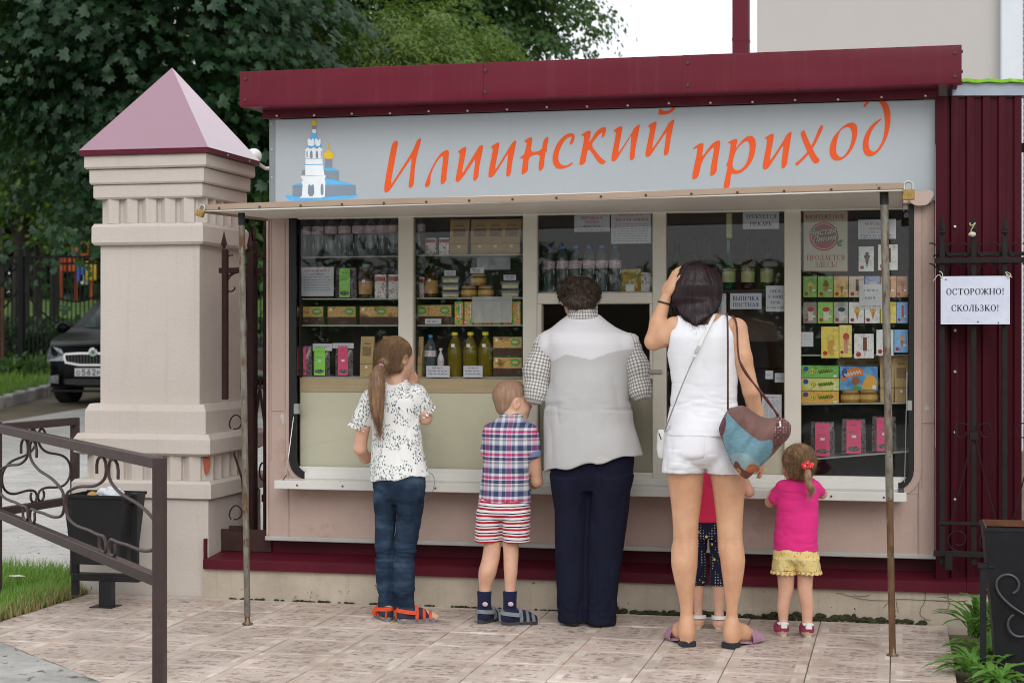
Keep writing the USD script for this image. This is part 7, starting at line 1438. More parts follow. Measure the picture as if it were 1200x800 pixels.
def eyes(o, R, L, H):
    for s_ in(-1, 1):
        e=put('eye',ball(L(s_*.14,.325,.0),.055*H,2),m_eyew,o,smooth=True);put('iris',ball(L(s_*.14,.325+.044,.0),np.array([.026,.026,.026])*H,1),m_iris,e,smooth=True)
        q=np.array([L(s_*(.07+.14*t),.385-.05*t,.075+.02*math.sin(3*t))for t in np.linspace(0,1,6)]);put('eyebrow',tube(q,.012*H,5),mat('brow_hair',(0.06,0.04,0.03),rough=.8),o)
def skin(name, c, red):
    return graph(name,{'tc':('texture_coordinate',{}),'n':('noise_texture',{'scale':11.0,'detail':6.0,'roughness':0.65}),'r':('rgb_ramp',{'ramp':[(0.3,tuple(x*y for x,y in zip(c,(0.86,0.74,0.70)))),(0.7,c)]}),'bn':('noise_texture',{'scale':260.0,'detail':2.0}),'b':('bump',{'strength':0.12,'distance':0.002}),
        'p':('principled_bsdf',{'roughness':0.48,'specular_ior_level':0.4,'subsurface_weight':0.25,'subsurface_scale':0.006,'subsurface_radius':red})},[('tc.object','n.vector'),('n.fac','r.fac'),('r.color','p.base_color'),('tc.object','bn.vector'),('bn.fac','b.height'),('b.normal','p.normal')])
m_tan=skin('skin_tanned',(0.56,0.335,0.205),(1,.4,.2));m_skin=skin('skin_light',(0.56,0.33,0.22),(1,.4,.25));m_pale=skin('skin_child',(0.60,0.37,0.26),(1,.4,.25))
def hair_mat(name, root, tip, rough=.38):
    return graph(name,{'tc':('texture_coordinate',{}),'mp':('mapping',{'scale':(60,60,5)}),'n':('noise_texture',{'scale':1.6,'detail':4.0}),'r':('rgb_ramp',{'ramp':[(0.3,root),(0.75,tip)]}),'b':('bump',{'strength':0.6,'distance':0.004}),'p':('principled_bsdf',{'roughness':rough,'specular_ior_level':0.28,'anisotropic':0.5})},
        [('tc.object','mp.vector'),('mp.vector','n.vector'),('n.fac','r.fac'),('r.color','p.base_color'),('n.fac','b.height'),('b.normal','p.normal')])
def strands(name, paths, r0, m, parent, seed=0):
    """hair as curves: every path (k, 3)"""
    base=parent;p=f'{base}/{numbered(base, name)}';o=next(ORIGIN[k]for k in ORIGIN if parent==k or parent.startswith(k+'/'))
    c=UsdGeom.BasisCurves.Define(stage, p);k=paths.shape[1]
    c.CreatePointsAttr(Vt.Vec3fArray.FromNumpy((paths-o).reshape(-1,3).astype(np.float32)));c.CreateCurveVertexCountsAttr(Vt.IntArray.FromNumpy(np.full(len(paths),k,np.int32)))
    c.CreateTypeAttr('linear');w=np.tile(np.linspace(1,.25,k)*2*r0,len(paths)).astype(np.float32);c.CreateWidthsAttr(Vt.FloatArray.FromNumpy(w));c.SetWidthsInterpolation('vertex')
    UsdShade.MaterialBindingAPI.Apply(c.GetPrim()).Bind(m);c.GetPrim().SetCustomDataByKey('kind', 'stuff')
def comb(m, n, flow, length, steps=7, lift=0.003, seed=0, keep=None, jitter=0.12):
    """strands that start on the mass of hair and follow flow(points)"""
    g=np.random.default_rng(seed);v, f=m;nn=normals(v, f);i=g.integers(0, len(v), n*3)
    if keep is not None:i=i[keep(v[i])]
    i=i[:n];p=v[i]+nn[i]*lift*.3;out=[p];off=g.normal(size=p.shape)*jitter;L=length*g.uniform(.5, 1.15, len(i));q=nn[i]
    for k in range(steps-1):
        d=flow(p)+off;d-=q*np.minimum((d*q).sum(1,keepdims=True),1)*.85;d/=np.linalg.norm(d,axis=1,keepdims=True);p=p+d*(L/(steps-1))[:,None]+q*lift*.25;out.append(p)
    return np.stack(out, 1)
def fabric(name,col,col2=None,rough=.85,ns=5,weave=600,bump=.35,sheen=.04,**kw):return mat(name,col,col2 or tuple(c*.88 for c in col),ns=ns,rough=rough,spec=.12,bump=bump,bs=weave,sheen_weight=sheen,**kw)
def pattern(name, build, rough=.85, bump=True):
    """cloth whose print is built from nodes in the cloth's own coordinates"""
    N={'tc':('texture_coordinate',{}),'p':('principled_bsdf',{'roughness':rough,'specular_ior_level':.12,'sheen_weight':.04}),'bn':('noise_texture',{'scale':500.0,'detail':2.0}),'bmp':('bump',{'strength':.3,'distance':.002})}
    L=[('tc.object','bn.vector'),('bn.fac','bmp.height'),('bmp.normal','p.normal')];out=build(N,L);L.append((out,'p.base_color'));return graph(name,N,L)
def stripe(N, L, src, nm, freq, ramp, off=0.0):
    """colour that repeats along one coordinate"""
    N[nm+'m']=('math',{'math_type':'multiply_add','value2':freq,'value3':off});N[nm+'f']=('math',{'math_type':'fraction'});N[nm]=('rgb_ramp',{'ramp':ramp,'interpolate':False})
    L+=[(src, nm+'m.value1'), (nm+'m.value', nm+'f.value1'), (nm+'f.value', nm+'.fac')];return nm+'.color'
def person(label, Y, px, foot):return thing('person', label, 'person', foot)
def hand(B, wrist, d, nrm, L, thumb=1, curl=.5, spread=.16):
    """palm, four unequal curled fingers and a thumb; d: from the wrist to the fingers, nrm: out of the back of the hand"""
    d=np.asarray(d,float)/np.linalg.norm(d);nrm=np.asarray(nrm,float);nrm=nrm-d*(nrm@d);nrm/=np.linalg.norm(nrm);s_=np.cross(d,nrm)*thumb;w=np.asarray(wrist,float);R=np.stack([s_,d,nrm],1)
    B.ell(w+d*L*.27, np.array([.205, .30, .10])*L, R, .012)
    for k, (o, l, r)in enumerate([(.155, .40, .050), (.055, .46, .052), (-.05, .43, .050), (-.15, .34, .043)]):
        p=w+d*L*(.50-.03*abs(k-1))+s_*o*L;dirn=d+s_*(spread*(1.2-k*.8));dirn/=np.linalg.norm(dirn);r*=L;a=curl*.45
        for seg, (fr, bend)in enumerate([(.45, a), (.32, a*2.0), (.23, a*2.6)]):
            dd=dirn*math.cos(bend)-nrm*math.sin(bend);q=p+dd*L*l*fr;B.cone(p, q, r*(1-.08*seg), r*(.92-.1*seg), .004);p=q
    t0=w+d*L*.12+s_*L*.15;t1=t0+(d*.55+s_*.75-nrm*.25)*L*.22;t2=t1+(d*.9+s_*.25-nrm*.3)*L*.17;t3=t2+(d*.95-s_*.02-nrm*.3)*L*.12
    B.cone(t0, t1, .075*L, .06*L, .012);B.cone(t1, t2, .058*L, .052*L, .004);B.cone(t2, t3, .052*L, .042*L, .004)
def shoe_sole(o, heel, d, L, W, t, m, name='sole', lift=0.0):
    """outline of a foot, extruded; d points to the toe"""
    a=[(-.5,.0),(-.46,.2),(-.3,.29),(0,.30),(.2,.40),(.38,.42),(.52,.24),(.56,0),(.5,-.26),(.3,-.40),(0,-.31),(-.3,-.29),(-.46,-.2)]
    d=np.asarray(d,float);d[2]=0;d/=np.linalg.norm(d);s_=np.cross(EZ,d);c=np.asarray(heel)+d*L*.46;q=chaikin([(x*L*.93,y*W)for x,y in a],2)
    v,f=extrude(q,t,(c[0],c[1],0.001),d,s_,EZ);v[:,2]+=lift*np.clip(1-((v-np.asarray(heel))@d)/(L*.62),0,1)**.8;put(name,(v,f),m,o)
def strap(o, pts, w, t, m, name='strap', n=14):put(name, sweep(spline(np.array(pts), n), np.array([(-w, -t), (w, -t), (w, t), (-w, t)])/2), m, o)
# ------------------------------------------------------------------ elderly woman at the hatch
T=Pose(-0.38, 690);s=T.s
foot=T(690, 733);foot[2]=0
wo=person('elderly woman with dark curly hair, white and grey smock, checked sleeves and navy trousers', -.38, 690, foot)
B=Shape(.03)
B.loft(T.rows([(362,668,699,.9,.10),(378,660,706,.7,.06),(395,646,730,.5),(420,652,732,.55),(470,648,732,.7,.0),(520,652,736,.72),(560,650,738,.7)],dy=.02),.03)
B.cone(T(684, 372, .06), T(680, 352, .12), s*14, s*13, .03)
Rh, Lh=head(B, T(678, 350, .17), (-.05, .9, -.42), (0, .42, .9), .215)
sh_l, sh_r=T(645, 402, .04), T(733, 404, .04)
B.limb([sh_l,T(632,460,.02),T(640,448,.24)],[s*17,s*13,s*9],.02);B.limb([sh_r,T(752,458,.02),T(742,450,.25)],[s*17,s*13,s*9],.02)
hand(B, T(641, 447, .25), (.1, .8, -.1), (0, .1, 1), .17, -1, .4);hand(B, T(741, 449, .26), (-.1, .8, -.1), (0, .1, 1), .17, 1, .4)
for x0, x1, xf_ in((652, 692, 672), (690, 738, 708)):B.limb([T((x0+x1)/2, 560, .02), T(xf_, 650, .03), T(xf_, 718, .02)], [s*17, s*12, s*9], .02)
for xf_ in(671, 707):B.cone(T(xf_, 722, .0), T(xf_, 726, .12), s*9, s*8, .02)
eyes(wo, Rh, Lh, .215);BB=B;SL=[]
# smock: white yoke with a pointed lower edge, grey body, white tail; the seam follows the yoke
smock_rows=[(368,668,700,.85,.07),(374,660,707,.75,.06),(382,650,718,.68,.04),(392,640,735,.62,.02),(404,641,737,.62),(425,647.5,737,.66),(450,645,737.5,.74),(470,641,737.5,.78),(490,640,739,.78),(515,640,745,.78),(541,640,751,.76)]
def yoke_z(v):  # photo height of the yoke seam, as a height in the place
    x0, x1, xm=T(646, 420)[0], T(738, 410)[0], T(698, 421)[0];za, zb, zm, zr=T(646, 425)[2], T(664, 415)[2], T(698, 421)[2], T(738, 409)[2]
    return np.interp(v[:, 0], [x0, T(668, 415)[0], xm, T(722, 411)[0], x1], [za, zb, zm, T(722, 412)[2], zr])
S=Shape(.03);S.loft(T.rows(smock_rows, dy=.02, grow=.012), .02)
for sh, sd in((T(640, 405, .03), -1), (T(737, 407, .03), 1)):S.ell(sh, (s*11, s*16, s*16), None, .03)
SMK=S;sm=S.mesh(.006);sm=relax(sm, 4)
msk=lambda v:np.clip((T(690, 430)[2]-v[:, 2])/.06, .12, 1)
sm=folds(sm,.005,(6,6,2.5),3,True,msk);sm=folds(sm,.007,(3.5,3.5,14),5,True,lambda v:np.exp(-((v[:,2]-T(690,472)[2])/.05)**2)*np.clip(np.abs(v[:,0]-T(690,472)[0])/.15,.15,1))
# hem a little wavy and higher on the right
v,f=sm;low=np.clip((T(690,500)[2]-v[:,2])/.15,0,1);v=v.copy();v[:,2]+=low*((v[:,0]-T(700,540)[0])*.18+.006*np.sin(v[:,0]*40));sm=(v,f)
fc=v[f].mean(1);up_=fc[:, 2]>yoke_z(fc)
m_yoke=fabric('smock_white', (0.66, 0.65, 0.67), ns=3);m_gry=fabric('smock_grey', (0.46, 0.455, 0.45), (0.42, 0.415, 0.41), ns=4)
def sub(m, keep, push=0.0):
    v, f=m;g=f[keep];u, i=np.unique(g, return_inverse=True);nv=v[u]+(normals(v, f)[u]*push if push else 0);return nv, i.reshape(-1, 3)
put('smock_body', sub(sm, ~up_), m_gry, wo, smooth=True);put('smock_yoke', sub(sm, fc[:, 2]>yoke_z(fc)-.006, .0022), m_yoke, wo, smooth=True)
# checked shirt sleeves and collar: cloth coordinates run along the sleeve
def check(N, L):
    N['sx']=('separate_xyz',{});L.append(('tc.UV','sx.vector'));R=[(0,(.72,.70,.68)),(.50,(.42,.41,.39)),(.58,(.30,.29,.28)),(.92,(.42,.41,.39))]
    a=stripe(N,L,'sx.x','a',1.0,R);b=stripe(N,L,'sx.y','b',1.0,R);N['m']=('mix',{'mix_type':'multiply','fac':1.0});N['g']=('gamma',{'gamma':.72});L+=[(a,'m.color1'),(b,'m.color2'),('m.color','g.color')];return 'g.color'
m_check=pattern('checked_cotton', check)
def sleeve_uv(v, chain, pitch):
    """along the chain and round it"""
    best, uv=np.full(len(v), 1e9), np.zeros((len(v), 2));L0=0
    for a, b in zip(chain[:-1], chain[1:]):
        ba=b-a;l=np.linalg.norm(ba);t=np.clip((v-a)@ba/l**2,0,1);c=a+t[:,None]*ba;d=np.linalg.norm(v-c,axis=1);e1=np.cross(ba/l,EY);e1/=np.linalg.norm(e1);e2=np.cross(ba/l,e1)
        ang=np.arctan2((v-c)@e1,-(v-c)@e2*np.sign(e2@EY)*1.0);m=d<best;uv[m]=np.stack([(L0+t*l)/pitch,ang*.062/pitch],1)[m];best[m]=d[m];L0+=l
    return uv
for nm,ch,rad in(('left',[T(641,404,.04),T(630,432,.02),T(629,460,.0),T(640,455,.16)],(s*15.5,s*16,s*13.5,s*10)),('right',[T(736,404,.04),T(747,430,.02),T(750,456,.0),T(742,450,.17)],(s*15,s*13.5,s*12.5,s*10))):
    S=Shape(.025);S.limb(ch, rad, .03);SL.append(S);sv=relax(S.mesh(.006), 3);sv=folds(sv, .004, (14, 14, 14), 9 if nm=='left' else 4)
    put('shirt_sleeve', sv, m_check, wo, smooth=True, uv=sleeve_uv(sv[0], [ch[0], ch[0]+(ch[2]-ch[0])*1.5], .0158))
S=Shape(.01);c0=T(683,370,.058);S.loft([(T(683,373)[2],c0[0],c0[1],s*18.5,s*17),(T(683,366)[2],c0[0],c0[1]+.01,s*17.5,s*16.5),(T(683,354)[2],c0[0],c0[1]+.03,s*16.5,s*16)]);COL=S;cv=S.mesh(.005)
put('shirt_collar',cv,m_check,wo,smooth=True,uv=np.stack([cv[0][:,2]/.0158,np.arctan2(cv[0][:,0]-c0[0],-(cv[0][:,1]-c0[1]))*.07/.0158],1))
m_navy=fabric('navy_trousers', (0.011, 0.012, 0.028), (0.007, 0.008, 0.018), ns=4, sheen=.0)
S=Shape(.015);S.loft(T.rows([(530, 643, 744, .72), (556, 645, 742, .72), (574, 649, 738, .62)], dy=.02), .02)
S.loft(T.rows([(556,645,698,1.40),(575,647,696,1.35),(600,650,693,1.15),(650,651,692,.98),(700,653,691,.98),(728,654,690,.98)],dy=.02),.012);S.loft(T.rows([(556,692,743,1.40),(575,692,740,1.35),(600,690,736,1.15),(650,687,729,.98),(700,687,723,.98),(732,687,722,.98)],dy=.01),.012)
tm=relax(S.mesh(.007),3);tm=folds(tm,.006,(9,9,1.6),8);tm=folds(tm,.004,(10,10,16),2,True,lambda v:np.clip((T(690,690)[2]-v[:,2])/.08,0,1));put('trousers',tm,m_navy,wo,smooth=True)
put('body',relax(BB.mesh(.006,[([SMK]+SL,T(690,535)[2],T(690,378)[2]),([COL],T(690,380)[2],T(690,357)[2]),([S],T(690,720)[2],T(690,545)[2])],[(T(640,449,.2),T(641,446,.45),.075),(T(742,450,.2),T(741,447,.45),.075)])),m_skin,wo,smooth=True)
m_blk=mat('black_shoe', (0.015, 0.014, 0.015), rough=.45)
for x in(671, 706):
    S=Shape(.02);S.cone(T(x,727,-.01),T(x,727,.15),s*9.5,s*9,.02);S.cut((0,0,.004),(0,0,-1));put('shoe',S.mesh(.006),m_blk,wo,smooth=True)
# hair: short loose curls
S=Shape(.02);c=T(678,345,.12);S.ell(c+(0,.02,.005),(s*25,s*27,s*19.5),rx(-.3),.02);S.ell(T(679,353,.03),(s*20,s*13,s*11),None,.02)
for k in range(46):
    a,b=rng.uniform(0,6.283),rng.uniform(-.5,1.3);q=c+np.array([math.cos(a)*math.cos(b)*s*23,math.sin(a)*math.cos(b)*s*23,math.sin(b)*s*17.5-.002]);S.ell(q,np.array([1,1,.9])*s*rng.uniform(4,7),None,.008)
S.ell(Lh(0, .42, -.05), (s*16, s*14, s*18), None, .02, True)
m_hd=hair_mat('hair_dark_curly',(0.007,0.005,0.004),(0.060,0.034,0.022),.55);hm=S.mesh(.005);hm=folds(hm,.013,(42,42,42),2,False);put('hair',hm,m_hd,wo,smooth=True)
def curl_flow(p):q=p-c;return np.stack([-q[:,1]*6+np.sin(p[:,2]*160)*.6,q[:,0]*6+np.cos(p[:,0]*160)*.5,-.5+np.sin(p[:,0]*130)*.8],1)
strands('hair_strands', comb(hm, 6000, curl_flow, .055, 9, .016, 3, lambda p:p[:, 1]<c[1]+.06, .5), .0007, m_hd, wo)

# ------------------------------------------------------------------ young woman in white
T=Pose(-0.80, 830);s=T.s
foot=T(830, 757);foot[2]=0
ww=person('young woman with dark bob in white tank top and shorts, hand raised to head', -.8, 830, foot)
B=Shape(.025)
B.loft(T.rows([(368,806,846,.75,.05),(378,786,866,.42,.03),(395,785,866,.5,.01),(420,788,862,.55),(450,791,858,.6),(475,789,860,.66),(500,785,864,.78,-.005),(525,782,868,.85,-.012),(550,785,872,.8,-.005)],dy=.02),.02)
B.cone(T(826, 378, .045), T(822, 352, .07), s*13.5, s*12.5, .025)
Rw, Lw=head(B, T(819, 343, .12), (-.25, .95, -.18), (-.10, .2, .97), .215)
# raised left arm, right arm hanging before the bag
shl, elb, wri=T(791, 384, .03), T(766, 400, .04), T(780, 350, .05)
B.limb([shl, T(779, 393, .03), elb], [s*13.5, s*12.5, s*10.5], .018);B.limb([elb, T(771, 378, .045), wri], [s*10.2, s*9.4, s*6.4], .012)
hand(B, T(780.5, 348, .048), (.40, .16, 1.0), (-.75, -.65, .2), .175, -1, .55, .14)
B.limb([T(862,386,.03),T(870,420,.01),T(880,458,.02)],[s*14,s*11,s*9.5],.018);B.limb([T(880,458,.02),T(886,485,.08),T(890,522,.17)],[s*9.6,s*9.2,s*6.2],.012)
hand(B, T(890, 524, .18), (.05, .55, -.75), (.8, .1, .3), .165, 1, .5)
legs=[[(545,780,826,1.3),(565,783,824,1.2),(590,786.5,821.5,1.08),(615,788.5,818.5,1.05,.0),(630,789,818,1.05),(645,786.5,818,1.08,-.006),(658,786.5,817.5,1.1,-.012),(676,789.5,815.5,1.05,-.01),(697,794.5,813,1.0),(712,797,812,1.0,.004),(728,797.5,813,1.0,.01),(742,797,814,1.15,.01),(752,796.5,814,1.2,.01)],
        [(545,830,876,1.3),(565,834,874,1.2),(590,837.5,871.5,1.08),(615,840,870,1.05),(630,841,870,1.05),(645,842,872,1.08,-.006),(658,844.5,873,1.1,-.012),(678,847,870.5,1.05,-.01),(698,849.5,867,1.0),(712,851,864.5,1.0,.004),(728,850.5,864.5,1.0,.01),(742,849.5,865,1.15,.01),(752,849,865.5,1.2,.01)]]
for L_ in legs:B.loft(T.rows(L_, dy=.01, depth=1.0), .012)
feet=[(T(805, 748, .015), np.array([-.44, .90, 0])), (T(857, 748, .015), np.array([.48, .88, 0]))]
for h_, d in feet:
    d=d/np.linalg.norm(d);h_=h_.copy();h_[2]=.062
    B.ell(h_+(0,0,-.002),(.030,.034,.030),None,.02);B.cone(h_+(0,0,-.002),h_+d*.15+(0,0,-.032),.026,.021,.02);B.limb([h_+(0,0,.035),h_+d*.085+(0,0,-.002),h_+d*.19+(0,0,-.038)],[.028,.027,.014],.025)
BB=B
fold=lambda v:sum(np.exp(-((v[:,2]-T(830,y)[2])/.0045)**2)for y in(628,633))*(v[:,1]<T.Y+.02)*.0008+sum(.0035*np.exp(-((v[:,2]-T(830,630)[2])/.035)**2-((v[:,0]-T(x,630)[0])/.013)**2)-.0022*np.exp(-((v[:,2]-T(830,630)[2])/.05)**2)*(np.exp(-((v[:,0]-T(x-8,630)[0])/.009)**2)+np.exp(-((v[:,0]-T(x+8,630)[0])/.009)**2))+.0022*np.exp(-((v[:,2]-T(830,668)[2])/.05)**2-((v[:,0]-T(x,668)[0])/.007)**2)for x in(803.5,856.5))*(v[:,1]<T.Y+.01)
eyes(ww, Rw, Lw, .215)
m_wt=fabric('white_jersey', (0.72, 0.72, 0.745), (0.68, 0.68, 0.71), ns=4, weave=900)
S=Shape(.02);S.loft(T.rows([(369,798,852,.48,.03),(374,786,860,.44,.025),(384,783.5,864,.5,.012),(397,781.5,865,.56,.0),(412,783,865,.58),(435,787,863.5,.60),(455,789,863,.64),(475,786.5,864,.70),(495,783,866.5,.82,-.004),(505,781.5,868,.87,-.008),(510,781,868.5,.88,-.010)],dy=.02,grow=.006),.01)
nk=T(822, 366, .0);S.ell(nk+(0, .02, .012), (s*24, .16, s*19), None, .01, True)  # neckline
for sx_c, yy in((779, 392), (870, 392)):S.ell(T(sx_c, yy, .03), (s*8.5, .085, s*22), None, .012, True)
TKS=S;tk=relax(S.mesh(.005),4);tk=folds(tk,.0045,(4,4,15),6,True,lambda v:np.clip(np.exp(-((v[:,2]-T(830,476)[2])/.10)**2),.12,1));tk=folds(tk,.0022,(9,9,3),2,True)
put('tank_top', tk, m_wt, ww, smooth=True)
m_sh=fabric('white_shorts', (0.71, 0.71, 0.735), (0.66, 0.66, 0.69), ns=4, weave=500)
S=Shape(.012);S.loft(T.rows([(500,784,864,.86),(515,780,865.5,.9,-.006),(530,779,867,.9,-.01),(540,782,864,.78,-.008),(547,788,858,.6,-.006)],dy=.015,grow=.006),.012)
S.loft(T.rows([(526,780,827,1.55),(540,778,827,1.5),(553,776.5,826,1.38)],dy=.008,grow=.004),.008);S.loft(T.rows([(526,826,869,1.55),(540,828,873,1.5),(554.5,829.5,876,1.38)],dy=.008,grow=.004),.008)
so=relax(S.mesh(.005),3);so=folds(so,.0035,(10,10,7),5);so=folds(so,.003,(6,6,22),3,True,lambda v:np.exp(-((v[:,2]-T(830,545)[2])/.03)**2));put('shorts',so,m_sh,ww,smooth=True)
v,f=relax(BB.mesh(.0052,[([TKS],T(830,500)[2],T(830,404)[2]),([S],T(830,551)[2],T(830,505)[2])],[(T(866,386,.03),T(880,458,.02),.060),(T(880,458,.02),T(888,505,.12),.060),(T(785,384,.03),T(766,400,.05),.06)]),2);v=v-normals(v,f)*fold(v)[:,None];put('body',(v,f),m_tan,ww,smooth=True)
put('shorts_seam', tube(spline([T(825.5, 512, -.165), T(826, 530, -.168), T(827, 546, -.13)], 12), .0016, 5), m_sh, ww)
# slippers: pink woven band, dark heel block
m_slip=mat('slipper_pink',(0.38,0.22,0.30),(0.28,0.15,0.21),ns=60,rough=.7,bump=.6,bs=120);m_heel=mat('slipper_heel',(0.02,0.02,0.024),rough=.5)
for h_, d in feet:
    d=d/np.linalg.norm(d);s_=np.cross(EZ, d);hh=h_*[1, 1, 0]
    put('slipper_heel', xf(box(-.031, .031, -.034, .026, .001, .0252, .003), np.stack([s_, d, EZ], 1), hh+d*.002), m_heel, ww)
    shoe_sole(ww, hh-d*.034+(0, 0, 0), d, .245, .086, .007, m_slip, 'sole', .026)
    q0=hh+d*.135;strap(ww,[q0+s_*.042+(0,0,.012),q0+s_*.036+(0,0,.042),q0+(0,0,.058),q0-s_*.036+(0,0,.042),q0-s_*.042+(0,0,.012)],.055,.006,m_slip,'slipper_band')
    q0=hh+d*.175;strap(ww, [q0+s_*.040+(0, 0, .010), q0+(0, 0, .044), q0-s_*.040+(0, 0, .010)], .05, .006, m_slip, 'slipper_band')
# bob of dark hair with a pointed nape
S=Shape(.02);hc=T(817, 338, .10);S.ell(hc+(0.0, .015, .012), (s*29, s*30, s*30), None, .02)
S.loft(T.rows([(314,806,830,.4,.03),(324,794,842,.7,.01),(335,787,845,.85),(350,784,845.5,.8),(358,786,844,.7),(364,792,838,.55)],dy=.085),.02);S.loft(T.rows([(352,790,844,.6,.015),(362,794,841,.5,-.015),(370,800,833,.45,-.05),(377,806.5,824,.5,-.068),(385,812,818,.6,-.075)],dy=.045),.015)
S.ell(Lw(0, .46, -.08), (s*19, s*17, s*26), None, .02, True)
hb=relax(S.mesh(.005),2);v,f=hb;ang=np.arctan2(v[:,0]-hc[0],-(v[:,1]-hc[1]));dsp=(meshkit.fbm(np.stack([ang*9,v[:,2]*6,v[:,1]*0],1),3,4)-.5)*.012;v=v+normals(v,f)*dsp[:,None];hb=(v,f)
m_bob=hair_mat('hair_bob', (0.005, 0.0025, 0.003), (0.024, 0.008, 0.010), .42);put('hair', hb, m_bob, ww, smooth=True)
strands('hair_strands',comb(hb,6000,lambda p:np.stack([(p[:,0]-hc[0])*-1.2,(p[:,1]-hc[1])*.5,-1+0*p[:,2]],1),.085,8,.010,5,lambda p:p[:,1]<hc[1]+.07,.16),.0005,m_bob,ww)
sg_=put('sunglasses',tube(spline([T(806,311,.06),T(822,305.5,.055),T(836,309,.06),T(843,318,.09)],14),[.004]*14,6),mat('sunglass_black',(0.008,0.008,0.009),rough=.15),ww,smooth=True)
put('sunglass_lens', ball(T(828, 309, .09), (s*12, .02, s*4.5), 2), mat('sunglass_black', (0, 0, 0)), ww, smooth=True)
q=np.linspace(0,6.283,22);fdir2=(wri-elb)/np.linalg.norm(wri-elb);e1=np.cross(fdir2,EY);e1/=np.linalg.norm(e1);e2=np.cross(fdir2,e1);wb=T(778.5,355,.048)
put('bracelet', tube(np.array([wb+(e1*math.cos(t)+e2*math.sin(t))*s*7.6 for t in q]), .0035, 6), m_rub, ww)
# her bags
bg2=thing('shoulder_bag', 'small white shoulder bag on grey chain at left hip of woman in white', 'bag', T(774, 520, .0))
m_wbag=mat('white_leather', (0.62, 0.62, 0.60), (0.54, 0.54, 0.52), ns=20, rough=.4)
put('bag_body',relax(Shape(.01).loft(T.rows([(503,771.5,781,.7),(512,770,783,.8),(525,769.5,783,.8),(537,772,781,.7)],dy=.02),.01).mesh(.004),3),m_wbag,bg2,smooth=True)
put('buckle', bar([T(772, 507, -.04), T(775, 515, -.04)], .008, .004), mat('buckle_black', (0.03, 0.03, 0.03), rough=.3), bg2)
sp=[T(838, 368, .02), T(834, 376, -.045), T(826, 392, -.085), T(814, 418, -.115), T(800, 450, -.125), T(789, 478, -.115), T(779, 505, -.03)]
strap(bg2,sp[:4],.014,.004,m_wbag,'leather_strap',16);strap(bg2,sp[3:],.010,.005,mat('chain_grey',(0.36,0.36,0.37),(0.18,0.18,0.19),ns=160,rough=.4,metal=.5),'chain_strap',24)
put('strap_buckle', bar([T(819, 405, -.112), T(815, 413, -.118)], .022, .006), m_screw, bg2)
D_=Pose(-0.97, 880);ds=D_.s
bp=thing('drawstring_bag', 'brown and teal drawstring bag on cords at right hip of woman in white', 'bag', D_(880, 520))
front_o=[(843,498),(842,505),(848,520),(855,540),(863,552),(872,561),(878,560),(888,549),(903,536),(915,522),(926,512),(927.5,500),(925,494),(916,489),(912,487),(905,490),(893,489),(880,480),(870,474),(860,477),(853,478)]
pb=sg.Polygon(chaikin(front_o, 2))
def bulge(px,py):d=shapely.distance(pb.exterior,shapely.points(px,py));w=np.clip(d/22.0,0,1);return .012+.075*np.sqrt(np.maximum(1-(1-w)**2,0))+.030*(meshkit.fbm(np.stack([px*.10+py*.05,py*.025-px*.01,px*0],-1),3,3)-.5)
def bag_piece(outline, name, m, lift=0.0, back=False, n=2):
    g=sg.Polygon(chaikin(outline, n)).intersection(pb)if not back else pb
    pts=[np.array(g.segmentize(2.0).exterior.coords)[:-1]];x0,y0,x1,y1=g.bounds;q=np.stack(np.meshgrid(np.arange(x0,x1,2.0),np.arange(y0,y1,2.0)),-1).reshape(-1,2);gi=g.buffer(-1.0);q=q[shapely.contains_xy(gi,q[:,0],q[:,1])]
    pts=np.vstack(pts+[q]);from_=__import__('scipy.spatial',fromlist=['Delaunay']).Delaunay(pts);cen=pts[from_.simplices].mean(1);tri=from_.simplices[shapely.contains_xy(g,cen[:,0],cen[:,1])]
    bl_=bulge(pts[:, 0], pts[:, 1]);V=np.array([D_(a, b, (.5*b_ if back else-b_-lift))for(a, b), b_ in zip(pts, bl_)])
    nn=np.cross(V[tri[:,1]]-V[tri[:,0]],V[tri[:,2]]-V[tri[:,0]]);flip=(nn[:,1]>0)!=back;tri[flip]=tri[flip][:,::-1];put(name,(V,tri),m,bp,smooth=True)
m_brown2=fabric('bag_brown',(0.19,0.105,0.09),(0.13,0.07,0.06),ns=9,rough=.6);m_teal=mat('bag_teal',(0.15,0.28,0.33),(0.10,0.20,0.25),ns=45,rough=.5,stretch=(1,1,3));m_lining=fabric('bag_dark',(0.12,0.05,0.055))
def dots(N, L):
    N['v']=('voronoi_texture',{'scale':95.0,'randomness':.15});N['r']=('rgb_ramp',{'ramp':[(0,(.5,.42,.40)),(.27,(.10,.035,.035))],'interpolate':False});L+=[('tc.object','v.vector'),('v.distance','r.fac')];return 'r.color'
m_dotb=pattern('bag_dotted', dots, .6)
bag_piece(front_o, 'bag_back', m_lining, 0, True);bag_piece(front_o, 'bag_brown_front', m_brown2, 0.0)
bag_piece([(852,482),(855,486),(866,498),(880,510),(891,517),(897,516),(905,514),(906,524),(902,536),(894,546),(880,560),(872,564),(855,542),(846,512),(849,498)],'teal_panel',m_teal,.0025)
bag_piece([(907, 513), (909, 497), (913, 488), (927, 494), (930, 506), (922, 516), (908, 530)], 'dotted_side', m_dotb, .004)
bag_piece([(842, 497), (850, 486), (851, 500), (846, 512), (841, 506)], 'dotted_side', m_lining, .004)
bag_piece([(855,533),(860,530),(872,530),(884,537),(893,546),(882,558),(872,564),(860,548)],'print_pale',mat('bag_print_pale',(0.22,0.32,0.34),rough=.5),.0045)
bag_piece([(859,545),(862,539),(866,542),(869,549),(877,553),(888,551),(880,559),(872,564),(863,554)],'print_brown',mat('bag_print_brown',(0.16,0.045,0.035),(0.10,0.03,0.025),ns=40,rough=.5),.006)
